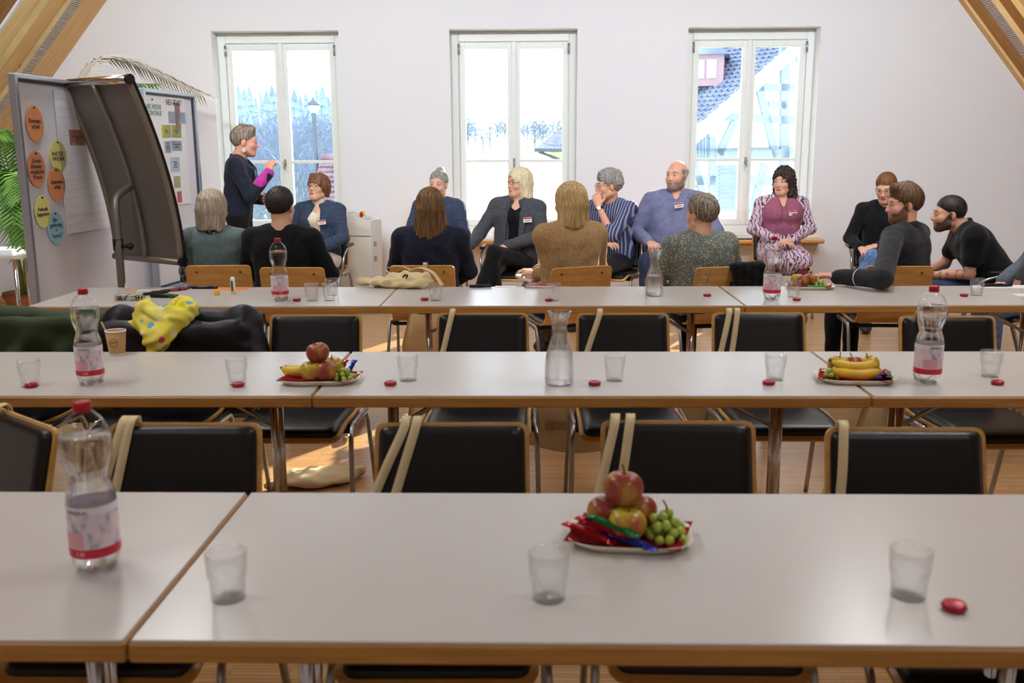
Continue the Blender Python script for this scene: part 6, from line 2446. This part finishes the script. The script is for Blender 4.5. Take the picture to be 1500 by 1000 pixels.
B2.card(236, 183, 250, 202, 'lime', oval=False, txt='Quer\nkunft', ink=MATS['red_ink'], label='yellow sticky note with red writing', pin=False)
B2.card(251, 183, 265, 202, 'lime', oval=False, txt='Quartier\nhilfe', ink=M_inkg, label='yellow sticky note with green writing', pin=False)
B2.card(240, 207, 250, 224, 'pale', oval=False, txt='Mut', label='small pale blue note beside a larger one', pin=False)
B2.card(251, 206, 266, 221, 'pale', oval=False, txt='Welche Ziele\nund\nSchritte', label='pale blue note with three handwritten lines', pin=False)
B2.card(249, 230, 263, 252, 'pale', oval=False, txt='Wer\nmit\nwem', label='pale note with a short list below the other notes', pin=False)
B2.card(254, 258, 264, 275, 'lime', oval=False, label='lime sticky note low on the window-side pinboard', pin=False)
B2.card(259, 280, 266, 297, 'pink', oval=False, label='small pink note lowest on the window-side pinboard', pin=False)

# ---- flip chart: curved grey panel seen from behind on a bent tube stand
M_fcp = mat('flipchart_grey', (112, 106, 100), 0.42, 0.45, metal=.35)
M_fcr = mat('flipchart_rail', (140, 132, 122), 0.35, 0.5, metal=.6)
BR = ony(265, 381, 5.95)
Wd = Vector((-.555, .36, 0))
fn_ = Vector((-.36, -.57, 0)).normalized()
FCH = 1.08
fc = empty('flip_chart', (BR.x - .28, BR.y + .18, 0), 0, 'curved dark grey flip chart seen from behind on a bent tube stand', 'flip chart')
FL = fc.location


def fcp(w, t, off=0.0):
    o = .27 * max(t, 0.0) ** 1.8
    do = .27 * 1.8 * max(t, .001) ** .8 / FCH
    nn = (fn_ - Vector((0, 0, 1)) * do).normalized()     # side towards the camera
    return BR + Wd * w + fn_ * o + Vector((0, 0, FCH * t)) + nn * off - FL


g = MB(); vs, fs = [], []
NW, NT = 6, 24
for off in (-.006, .006):
    for j in range(NT + 1):
        for i in range(NW + 1): vs.append(fcp(.03 + .94 * i / NW, j / NT, off))
K = NW + 1; H = K * (NT + 1)
for j in range(NT):
    for i in range(NW):
        a = j * K + i
        fs.append((a, a + K, a + K + 1, a + 1)); fs.append((H + a, H + a + 1, H + a + K + 1, H + a + K))
g.add(vs, fs, True)
me = g.mesh('panel', M_fcp); link_mesh('panel', me, fc)
for w in (.0, 1.0):
    g = MB(); g.tube([fcp(w, j / NT, 0) for j in range(NT + 1)], .022, 10); g.build('side_rail', M_fcr, fc)
    g = MB(); g.tube([fcp(w + (.045 if w else -.035), j / NT, -.015) for j in range(NT + 1)], .008, 8); g.build('edge_seal', M_black, fc)
g = MB(); g.tube([fcp(.5, j / NT, .014) for j in range(NT + 1)], .030, 8, flat=(.5, 1.0)); g.build('spine', M_fcr, fc)
g = MB(); g.tube([fcp(-.03, 1.01, .012), fcp(1.05, 1.01, .012)], .026, 14); tr_ = g.build('top_rail', M_chrome, fc)
for w in (-.045, 1.065):
    g = MB(); p0 = fcp(w - .02, 1.01, .012); p1 = fcp(w + .02, 1.01, .012); g.tube([p0, p1], .029, 14); g.build('end_cap', M_black, tr_)
g = MB(); g.tube([fcp(-.03, -.01, .012), fcp(1.03, -.01, .012)], .022, 12); bt_ = g.build('pen_tray', M_fcr, fc)
g = MB(); g.tube([fcp(-.06, -.01, .012), fcp(-.02, -.01, .012)], .026, 12); g.build('end_cap', M_black, bt_)
sp_ = fcp(.5, .43, .03) + FL
base_ = ony(179, 440, 5.82)
path = [Vector((base_.x, base_.y, .05)), ony(177, 400, 5.84), ony(172, 340, 5.86), ony(169, 305, 5.88), ony(172, 288, 5.92), ony(183, 278, 6.0), sp_]
g = MB(); g.tube([p - FL for p in smooth_path(path, 6)], .024, 14); g.build('stand_tube', mat('stand_grey', (128, 122, 114), .38, .5, metal=.6), fc)
g = MB(); c_ = ony(173, 358, 5.86) - FL; g.tube([c_ - Vector((0, 0, .035)), c_ + Vector((0, 0, .035))], .031, 14); g.tube([c_ + Vector((.03, -.01, -.01)), c_ + Vector((.075, -.02, -.01))], .012, 10); g.ball(c_ + Vector((.085, -.022, -.01)), .022, 10, 8); g.build('clamp', M_black, fc)
g = MB()
for a in (-.5, 1.2, 2.9, 4.4): g.tube([(base_.x - FL.x, base_.y - FL.y, .06), (base_.x - FL.x + .36 * cos(a), base_.y - FL.y + .36 * sin(a), .02)], .02, 8)
g.build('foot_star', M_black, fc)

# ---- palm behind the boards
M_frond = mat('palm_green', (74, 122, 44), 0.5, 0.4, c2=(112, 156, 66), scale=9)
M_frond_shadow = mat('palm_shadow_tone', (208, 202, 190), 0.7, 0.2)  # pale tone standing in for a palm shadow
M_pot = mat('terracotta_pot', (150, 96, 70), .8)
pb = Vector((-4.25, 7.90, 0))
pm = empty('potted_palm', pb, 0, 'tall potted palm with arching feathery fronds behind the pinboard', 'potted palm')
g = MB(); g.lathe([(.13, 0), (.15, .01), (.19, .30), (.21, .32), (.21, .36), (.19, .36), (.18, .31), (.001, .30)], 28); g.build('pot', M_pot, pm)
g = MB()
for k in range(6): g.tube(smooth_path([(.05 * cos(k), .05 * sin(k), .3), (.07 * cos(k), .07 * sin(k), .6), (.11 * cos(k * 1.2), .11 * sin(k * 1.2), .95)], 4), [.016] * 8 + [.010], 8)
g.build('stems', mat('palm_stem', (128, 134, 74), .7), pm)


def frond(end, rise, z0, m, seed, leaf=.24, nl=30):
    rnd = random.Random(seed)
    e = Vector(end)
    p0 = Vector((0.02 * cos(seed), .02 * sin(seed), z0))
    mid = p0.lerp(e, .5) + Vector((0, 0, rise))
    P = smooth_path([p0, p0.lerp(mid, .55) + Vector((0, 0, rise * .25)), mid, e], 8)
    g = MB(); g.tube(P, [max(.0015, .007 * (1 - i / len(P))) for i in range(len(P))], 5)
    n = len(P)
    for k in range(nl):
        t = .18 + .80 * k / nl
        i = min(n - 2, int(t * (n - 1)))
        p = P[i].lerp(P[i + 1], t * (n - 1) - i)
        tg = (P[i + 1] - P[i]).normalized()
        sd = tg.cross(Vector((0, 0, 1))); sd = sd.normalized() if sd.length > .01 else Vector((1, 0, 0))
        for sg in (-1, 1):
            L = leaf * (.55 + .6 * sin(pi * min(1, t * .95))) * rnd.uniform(.85, 1.1)
            d = (sd * sg * .85 + tg * .75 + Vector((0, 0, .12))).normalized()
            wv = tg.cross(d).cross(d).normalized() * .011
            q1 = p + d * L * .5 + Vector((0, 0, -.10 * L)); q2 = p + d * L + Vector((0, 0, -.42 * L))
            up = Vector((0, 0, .0015))
            g.add([p - wv * .4, p + wv * .4, q1 + wv, q1 - wv, q2, p + up * 2, q1 + up * 4], [(0, 5, 6, 3), (5, 1, 2, 6), (3, 6, 4), (6, 2, 4)], False)
    return g.build('frond', m, pm)


for k, (ex, ey, ez, rise, z0) in enumerate(((.55, -.35, 1.45, .35, .9), (-.3, -.5, 1.55, .4, .9), (.35, -.6, 1.15, .35, .85), (-.1, -.7, 1.05, .3, .8), (.3, -.55, .75, .35, .75), (-.25, -.6, .62, .35, .7),
                                           (.6, -.2, .95, .4, .85), (.1, -.55, 1.65, .35, .95), (.45, -.45, .45, .4, .7), (-.55, -.2, 1.2, .4, .9), (.2, .5, 1.4, .4, .9), (.62, -.1, 1.72, .35, .95),
                                           (.95, .35, 1.95, .42, 1.0), (-.5, .3, 1.6, .4, .95), (.30, -.7, .95, .4, .8))):
    frond((ex, ey, ez), rise, z0, M_frond, k + 3)
frond((.92, .80, 2.10), .50, 1.0, M_frond, 31, .28, 50)
frond((1.25, 1.12, 2.02), .80, 1.0, M_frond_shadow, 41, .34, 70)  # pale frond shaped in place of a palm shadow on the wall
p2 = Vector((-3.22, 8.05, 0))
pm = empty('potted_palm', p2, 0, 'small palm whose fronds show below the flip chart', 'potted palm')
g = MB(); g.lathe([(.10, 0), (.12, .01), (.15, .20), (.16, .24), (.14, .24), (.001, .22)], 24); g.build('pot', M_pot, pm)
for k, (ex, ey, ez) in enumerate(((.28, -.3, .55), (-.28, -.2, .6), (.1, -.45, .5), (-.1, .35, .75), (.35, .1, .7), (0, -.3, .8))):
    frond((ex, ey, ez), .22, .22, M_frond, 60 + k, .16, 20)

# ---- side table with papers at the far left, and a black bag
cr = onz(35, 372, .745)
st_ = empty('side_table', (cr.x - .5, cr.y + .02, 0), radians(12), 'white side table with chrome legs under the palm fronds', 'table')
g = MB(); g.box((0, 0, .728), (1.0, .42, .030), bev=.004); g.build('table_top', M_lam, st_)
for sx in (-.42, .42):
    for sy in (-.15, .15):
        g = MB(); g.tube([(sx, sy, 0), (sx, sy, .715)], .016, 10); g.build('leg', M_chrome, st_)
for k in range(3):
    g = MB(); g.box((0, 0, 0), (.42, .30, .012), bev=.001); o = g.build('paper_stack', M_sheet); o.location = (cr.x - .30 - .01 * k, cr.y + .05, .7495 + .012 * k); o.rotation_euler = (0, 0, radians(12 + 3 * k))
    tag(o, ('white stack of paper lying directly on the side table', 'white stack of paper in the middle of three on the side table', 'white stack of paper topmost on the side table')[k], 'paper', 'paper on the side table')
bp_ = onz(-4, 470, 0.35)
bk = empty('backpack', (-2.98, 4.72, 0), 0.3, 'black bag with a shoulder strap standing beside the table end', 'bag')
S = Sdf(); S.box((0, 0, .24), (.15, .10, .24), rnd=.06); S.box((0, -.10, .16), (.11, .04, .10), rnd=.03, k=.02); S.build('bag_body', C_black, bk, vox=.012, noise=(.006, 30, 2))
g = MB(); ribbon(g, [(-.10, 0, .46), (-.08, -.02, .62), (.0, -.03, .72), (.08, -.02, .60), (.10, 0, .46)], .05, (0, 1, 0), .006); g.build('strap', M_black, bk)

# ---- presenter's case beside the left window
pc = ony(524, 330, 9.15)
cs = empty('presenter_case', (pc.x, 9.15, 0), radians(-14), 'tall white presenter case with a slanting open top by the window', 'case')
M_case = mat('white_case', (226, 222, 214), .55, .35)
hw_, hd_ = .19, .13
zl, zr = .965, .865
vs = [(-hw_, -hd_, 0), (hw_, -hd_, 0), (hw_, hd_, 0), (-hw_, hd_, 0), (-hw_, -hd_, zl), (hw_, -hd_, zr), (hw_, hd_, zr), (-hw_, hd_, zl)]
th_ = .012
ins = [(-hw_ + th_, -hd_ + th_, zl), (hw_ - th_, -hd_ + th_, zr), (hw_ - th_, hd_ - th_, zr), (-hw_ + th_, hd_ - th_, zl)]
insb = [(x, y, z - .08) for x, y, z in ins]
g = MB(); g.add(vs + ins + insb, [(0, 3, 2, 1), (0, 1, 5, 4), (1, 2, 6, 5), (2, 3, 7, 6), (3, 0, 4, 7), (4, 5, 9, 8), (5, 6, 10, 9), (6, 7, 11, 10), (7, 4, 8, 11), (8, 9, 13, 12), (9, 10, 14, 13), (10, 11, 15, 14), (11, 8, 12, 15), (12, 13, 14, 15)]); g.build('case_body', M_case, cs)
g = MB(); g.box((0, -hd_ - .002, .72), (2 * hw_ - .01, .004, .006)); g.build('seam', M_grey_metal, cs)
for z in (.50, .64):
    g = MB(); g.box((hw_ + .003, -.04, z), (.008, .05, .05), bev=.002); g.build('latch', M_grey_metal, cs)
for k in range(7):
    g = MB(); g.box((-.14 + k * .045, .0, .0), (.02, .2, .05)); o = g.build('divider', (M_white, CARD['pale'], M_white, CARD['yellow'])[k % 4], cs); o.location = (0, 0, zl - .045 - (k / 7) * (zl - zr))
g = MB(); g.ball((.06, -.04, .915), (.018, .018, .03), 10, 8); g.build('red_marker_end', M_redcap, cs)
g = MB(); g.ball((.07, -.02, .925), (.018, .018, .03), 10, 8); g.build('yellow_marker_end', mat('yellow_plastic', (240, 200, 30), .4), cs)

# ---- jackets over the chairs of the carafe table
def on_chair(key):
    c = cobj[key]
    return c.location, c.rotation_euler[2]


loc, rz_ = on_chair('25')
t = empty('jacket', loc, rz_, 'dark green rain jacket draped over a chair back', 'jacket')
S = Sdf()
S.cap((-.34, -.285, .78), (.30, -.285, .835), .038, .042, k=.04); S.cap((-.34, -.285, .78), (-.42, -.24, .48), .05, .06, k=.05)
S.box((0, -.215, .62), (.33, .030, .22), R=np.array(Matrix.Rotation(radians(-13), 3, 'X')), rnd=.028, k=.04)
S.box((0, -.34, .58), (.33, .028, .26), rnd=.026, k=.05)
S.cap((.30, -.28, .83), (.36, -.25, .50), .05, .06, k=.05); S.cap((-.05, -.20, .80), (.18, -.12, .50), .03, .035, k=.03); S.cap((-.22, -.20, .78), (-.05, -.13, .50), .025, .03, k=.03)
S.build('jacket_shell', mat('green_rain_cloth', (58, 74, 50), .6, .3, c2=(48, 62, 42), scale=9, bump=.3, bscale=14), t, vox=.011, noise=(.009, 20, 1.3))
o = link_mesh('logo', text_mesh('logo', 'VS', .035, mat('logo_pale', (150, 160, 140), .6), shear=.2), t); o.location = (-.26, -.165, .79); o.rotation_euler = (radians(105), 0, pi)
loc, rz_ = on_chair('26')
t = empty('jacket', loc, rz_, 'black quilted jacket draped over a chair back under a yellow scarf', 'jacket')
S = Sdf()
S.cap((-.28, -.285, .79), (.26, -.285, .80), .055, .050, k=.05); S.cap((-.28, -.28, .79), (-.37, -.20, .50), .065, .07, k=.05); S.cap((.26, -.28, .80), (.36, -.20, .50), .06, .07, k=.05)
S.box((0, -.20, .60), (.31, .042, .22), R=np.array(Matrix.Rotation(radians(-13), 3, 'X')), rnd=.035, k=.04)
S.box((0, -.35, .58), (.30, .034, .24), rnd=.03, k=.05)
for k in range(5): S.cap((-.3, -.165 + .0 * k, .52 + .06 * k), (.3, -.165, .52 + .06 * k), .018, k=.02)
S.build('jacket_shell', mat('black_quilted', (24, 25, 29), .5, .35, c2=(32, 33, 38), scale=8, bump=.4, bscale=18), t, vox=.011, noise=(.008, 26, 4.1))
g = MB(); ribbon(g, [(.20, -.155, .56), (.13, -.165, .70), (.07, -.20, .845), (.05, -.30, .85), (.04, -.36, .7)], .035, (1, 0, 0), .006); g.build('strap', mat('olive_strap', (84, 80, 44), .8), t)
ps = loc + Matrix.Rotation(rz_, 3, 'Z') @ Vector((.03, -.215, .815))
t2 = empty('scarf', ps, rz_, 'yellow flowered scarf heaped on the black quilted jacket', 'scarf')
S = Sdf()
for i in range(10):
    a, b = 2 * pi * i / 10, 2 * pi * (i + 1) / 10
    f = lambda q: (.085 * cos(q), .025 + .055 * sin(q) , .035 + .022 * sin(2 * q + .5))
    S.cap(f(a), f(b), .034, .034, k=.02)
S.cap((-.12, .03, .045), (-.06, -.02, .06), .032, .03, k=.02); S.cap((.08, .06, .0), (.0, .125, -.055), .040, .036, k=.03); S.cap((-.07, .06, .01), (.0, .125, -.055), .040, .036, k=.03); S.cap((0, .12, -.05), (.01, .135, -.10), .045, .03, k=.03); S.cap((-.04, .07, .04), (.05, .08, .0), .03, .03, k=.02); S.cap((.09, .05, .02), (.14, .05, -.01), .022, .014, k=.02)
m = mat('scarf_yellow', (232, 218, 62), .85, .1, c2=(238, 226, 120), scale=12, bump=.3, bscale=40)
nt = m.node_tree; b = nt.nodes['Principled BSDF']; tc = [n for n in nt.nodes if n.type == 'TEX_COORD'][0]
vo = nt.nodes.new('ShaderNodeTexVoronoi'); vo.inputs['Scale'].default_value = 17
rp = nt.nodes.new('ShaderNodeValToRGB'); rp.color_ramp.elements[0].position = .27; rp.color_ramp.elements[0].color = (1, 1, 1, 1); rp.color_ramp.elements[1].position = .33; rp.color_ramp.elements[1].color = (0, 0, 0, 1)
r3 = nt.nodes.new('ShaderNodeValToRGB'); r3.color_ramp.interpolation = 'CONSTANT'; r3.color_ramp.elements[0].color = lin((110, 178, 200)); r3.color_ramp.elements[1].position = .4; r3.color_ramp.elements[1].color = lin((214, 84, 124))
e_ = r3.color_ramp.elements.new(.6); e_.color = lin((70, 130, 80)); e_ = r3.color_ramp.elements.new(.8); e_.color = lin((236, 226, 170))
sepc = nt.nodes.new('ShaderNodeSeparateColor')
mx = nt.nodes.new('ShaderNodeMix'); mx.data_type = 'RGBA'
old = b.inputs['Base Color'].links[0].from_socket
nt.links.new(tc.outputs['Object'], vo.inputs['Vector']); nt.links.new(vo.outputs['Distance'], rp.inputs['Fac']); nt.links.new(vo.outputs['Color'], sepc.inputs[0]); nt.links.new(sepc.outputs[0], r3.inputs['Fac'])
nt.links.new(rp.outputs['Color'], mx.inputs[0]); nt.links.new(old, mx.inputs[6]); nt.links.new(r3.outputs['Color'], mx.inputs[7]); nt.links.new(mx.outputs[2], b.inputs['Base Color'])
t2.scale = (1.02, 1.15, 1.0)
S.build('scarf_cloth', m, t2, vox=.0065, noise=(.010, 62, 2.2))
# black cardigan over the chair of the dotted shirt
loc, rz_ = on_chair('34')
t = empty('cardigan', loc, rz_, 'black cardigan hanging over one corner of a wooden chair back', 'cardigan')
S = Sdf(); S.cap((.04, -.295, .81), (.20, -.29, .815), .030, .032, k=.03); S.box((.12, -.325, .66), (.105, .022, .18), rnd=.02, k=.03); S.box((.12, -.25, .68), (.10, .02, .15), rnd=.018, k=.03)
for k in range(4): S.cap((.04 + k * .052, -.338, .82), (.05 + k * .052, -.345, .50), .018, .022, k=.018)
S.build('cardigan_cloth', C_black, t, vox=.009, noise=(.006, 40, 1.0))
hang_tote(cobj['32'], .02, 'cream tote bag on the wooden chair of the navy blazer', T_GROUP, 12, False, .02, slant=.02, bag_dx=.04)

# ---- cotton bag lying on the marker table, crumpled bag on the floor
p = onz(585, 420, TZ)
t = empty('cotton_bag', (p.x, p.y, TZ), radians(-4), 'cream cotton bag lying crumpled across a table joint', 'cotton bag')
S = Sdf(); S.ell((.0, .0, .026), (.20, .085, .034), k=.03); S.ell((.06, .02, .05), (.12, .06, .034), k=.03); S.cap((-.20, .02, .022), (-.26, .05, .034), .026, .014, k=.03); S.ell((.10, -.06, .022), (.09, .05, .022), k=.03)
S.fn(lambda P: P[..., 2] - .0, (-.5, -.5, -.2), (.5, .5, .0), k=.002, op='s') if False else None
S.build('bag_cloth', M_tote, t, vox=.007, noise=(.014, 44, 2.7))
for dy in (0, .03):
    g = MB(); ribbon(g, [(.02, .06 + dy, .075), (.10, .09 + dy, .10), (.18, .07 + dy, .075), (.23, .02 + dy, .03), (.25, -.02 + dy, .012)], .022, (.3, 1, 0)); g.build('strap', M_tote, t)
g = MB(); ribbon(g, [(-.06, .09, .05), (-.10, .12, .09), (-.02, .13, .105), (.06, .11, .08)], .02, (.3, 1, 0)); g.build('strap', M_tote, t)
o = link_mesh('print', text_mesh('print', 'n', .085, M_print, bold=.002, depth=.002), t); o.location = (.045, -.035, .066); o.rotation_euler = (radians(38), 0, radians(-25))
p = onz(440, 716, .03)
t = empty('cotton_bag', (p.x + .04, p.y + .16, 0), radians(10), 'cream cotton bag lying flat on the sunlit floor by a chrome table leg', 'cotton bag')
S = Sdf(); S.ell((0, 0, .03), (.17, .11, .035), k=.03); S.cap((.05, .02, .03), (.20, .06, .03), .035, .025, k=.03); S.cap((-.05, .0, .03), (.08, .10, .035), .03, .012, k=.02); S.cap((-.1, -.02, .03), (-.22, -.06, .02), .03, .015, k=.02)
S.build('bag_cloth', M_tote, t, vox=.008, noise=(.010, 34, .7))

# ---- small things on the marker table
def pos(px, py): return onz(px, py, TZ)


M_pen = mat('pen_black', (26, 26, 30), .35, .4)


def marker(px, py, rz, label, L=.135, cap=M_pen, r=.0085, z=None, m=None):
    p = pos(px, py)
    t = empty('marker_pen', (p.x, p.y, (z or TZ) + r), radians(rz), label, 'pen', 'marker pens')
    g = MB(); g.tube([(-L / 2, 0, 0), (-L / 2 + .004, 0, 0), (L * .12, 0, 0), (L * .12 + .002, 0, 0)], [r * .8, r, r, r * .9], 12); g.build('barrel', m or M_pen, t)
    g = MB(); g.tube([(L * .13, 0, 0), (L * .46, 0, 0), (L / 2, 0, 0)], [r * .98, r * .92, r * .6], 12); g.build('pen_cap', cap, t)
    return t


capc = {'r': mat('cap_red', (150, 30, 50), .4), 'b': mat('cap_blue', (40, 50, 130), .4), 'g': mat('cap_green', (40, 90, 60), .4), 'k': M_pen}
marker(300, 423, 2, 'single thick black marker pen lying apart between the pen heap and the glue stick', .15)
marker(241, 436, -8, 'black marker with green end lying in front of the pen heap', .16, capc['g'], .0115)
for k, cc in enumerate('kbrkrb'):
    marker(228 + k * 8, 431 - k * 1.2 - (k % 2), 42 + k * 3, ('black marker pen in the heap, %s' % ('nearest the pin boxes', 'second from the pin boxes, blue end', 'third from the pin boxes, red end', 'fourth from the pin boxes', 'fifth from the pin boxes, red end', 'farthest from the pin boxes, blue end')[k]), .135, capc[cc])
# pin boxes
for k, (px, lb) in enumerate(((179, 'clear box of coloured push pins next to the blue paper disc'), (202, 'clear box of dark and yellow push pins beside the marker heap'))):
    p = pos(px, 440)
    t = empty('pin_box', (p.x, p.y, TZ), radians(4), lb, 'pin box', 'boxes of push pins')
    g = MB(); g.box((0, 0, .002), (.068, .05, .003)); 
    for sx in (-1, 1): g.box((sx * .033, 0, .018), (.0018, .05, .034))
    for sy in (-1, 1): g.box((0, sy * .0245, .018), (.068, .0018, .034))
    g.build('clear_box', M_pet, t)
    rnd = random.Random(k + 5)
    cols = ['red', 'blue', 'yellow', 'green', 'dark'] if k == 0 else ['dark', 'yellow', 'dark', 'red', 'green']
    for i in range(36):
        cn = cols[i % 5]
        mm = {'red': capc['r'], 'blue': capc['b'], 'yellow': mat('pin_yellow', (236, 196, 40), .4), 'green': capc['g'], 'dark': M_pen}[cn]
        g = MB(); g.ball((rnd.uniform(-.027, .027), rnd.uniform(-.019, .019), .008 + rnd.random() * .016), .0052, 6, 4); g.build('push_pin', mm, t)
p = pos(212, 431); g = MB(); g.box((0, 0, .012), (.075, .05, .024), bev=.003); o = g.build('clear_lid', mat('frosted_plastic', (232, 226, 220), .3, .4)); o.location = (p.x, p.y, TZ); tag(o, 'frosted plastic lid behind the pin boxes', 'lid')
for (px, py, col, r, lb) in ((205, 428, 'orange', .10, 'orange paper disc lying under the pin box lid'), (188, 433, 'blue', .06, 'light blue paper disc behind the pin boxes'), (237, 427, 'yellow', .09, 'pale yellow paper disc under the marker heap')):
    p = pos(px, py); g = MB(); g.prism([(r * cos(2 * pi * k / 36), r * .8 * sin(2 * pi * k / 36)) for k in range(36)], 0, .0012); o = g.build('paper_disc', CARD[col]); o.location = (p.x, p.y, TZ + {'orange': 0, 'blue': .0026, 'yellow': .0013}[col]); tag(o, lb, 'paper disc', 'paper discs on the marker table')
p = pos(338, 423); g = MB(); g.prism([(-.10, -.05), (.08, -.05), (.12, .05), (-.06, .05)], 0, .0012); o = g.build('paper_card', CARD['sticky']); o.location = (p.x, p.y, TZ); tag(o, 'orange paper card behind the glue stick', 'card')
M_yel = MATS['yellow_plastic']
p = pos(342, 430.5)
t = empty('glue_stick', (p.x, p.y, TZ), 0, 'white upright glue stick with a yellow base', 'glue stick')
g = MB(); g.lathe([(.0135, 0), (.014, .002), (.014, .012), (.013, .013)], 18); g.build('base', M_yel, t)
g = MB(); g.lathe([(.012, .013), (.012, .09), (.010, .093), (.009, .094)], 18); g.build('tube', M_white, t)
pt = patch(.0123, -130, -70, .02, .075); pt.build('label_band', capc['g'], t)
p = pos(318, 432); g = MB(); g.lathe([(.0125, 0), (.0145, .001), (.0145, .024), (.0135, .026), (.001, .026)], 18); o = g.build('yellow_stopper', M_yel); o.location = (p.x, p.y, TZ); tag(o, 'loose yellow cap beside the glue stick', 'cap')
# middle table: pen, card, notebook
marker(704, 421, 4, 'black marker pen beside a white card near the tumbler', .13)
p = pos(740, 420); g = MB(); g.box((0, 0, .0008), (.12, .06, .0012)); o = g.build('paper_card', M_white); o.location = (p.x, p.y, TZ); o.rotation_euler = (0, 0, radians(-6)); tag(o, 'blank white card beside a black marker pen', 'card')
p = pos(790, 420)
t = empty('notebook', (p.x, p.y, TZ), radians(-14), 'closed red notebook on the table behind a tumbler', 'notebook')
g = MB(); g.box((0, 0, .0015), (.15, .10, .003), bev=.001); g.box((0, 0, .0155), (.15, .10, .003), bev=.001); g.box((-.074, 0, .0085), (.003, .10, .017)); g.build('cover', mat('red_cover', (158, 52, 46), .5), t)
g = MB(); g.box((.002, 0, .0085), (.142, .096, .011)); g.build('pages', M_white, t)
# right table: pen and papers
marker(1460, 420, -2, 'black pen with a red clip ring on a white sheet by the tattooed man', .17, M_pen, .009, z=TZ + .0016)
p = pos(1462, 420); g = MB(); g.prism([(-.17, -.05), (.16, -.06), (.20, .06), (-.12, .06)], 0, .0012); o = g.build('paper_sheet', M_sheet); o.location = (p.x, p.y, TZ); tag(o, 'white sheet under a black pen at the table end', 'paper')
p = pos(1507, 432); g = MB(); g.box((0, 0, .0008), (.15, .10, .0012)); o = g.build('paper_card', M_white); o.location = (p.x, p.y, TZ); tag(o, 'small white card at the table end beyond the pen', 'card')
# things on and under the window ledge
p = ony(1093, 345, 9.46)
t = empty('tablet', (p.x, 9.46, .638), 0, 'black tablet in a cover lying on the window ledge', 'tablet')
g = MB(); g.box((0, 0, .006), (.22, .15, .012), bev=.003); g.build('tablet_body', M_black, t)
g = MB(); g.box((0, 0, .0125), (.19, .12, .001)); g.build('screen', mat('dark_screen', (40, 44, 52), .1), t)
g = MB(); g.tube([(-.07, 0, 0), (.07, .01, 0)], .006, 8); o = g.build('pen', M_pen); o.location = (p.x - .2, 9.44, .644); tag(o, 'thin dark pen on the window ledge beside the tablet', 'pen')
p = ony(1064, 372, 9.15)
t = empty('handbag', (p.x, 9.2, 0), 0.2, 'dark brown handbag with thin handles under the window ledge', 'handbag')
S = Sdf(); S.box((0, 0, .24), (.17, .07, .22), rnd=.05); S.build('bag_body', mat('brown_leather', (74, 60, 56), .45, .4), t, vox=.012, noise=(.004, 22, 2))
for dy in (-.05, .05):
    g = MB(); g.tube(smooth_path([(-.08, dy, .44), (-.06, dy, .54), (0, dy, .58), (.06, dy, .54), (.08, dy, .44)], 5), .007, 8); g.build('handle', M_black, t)
p = ony(925, 395, 8.9)
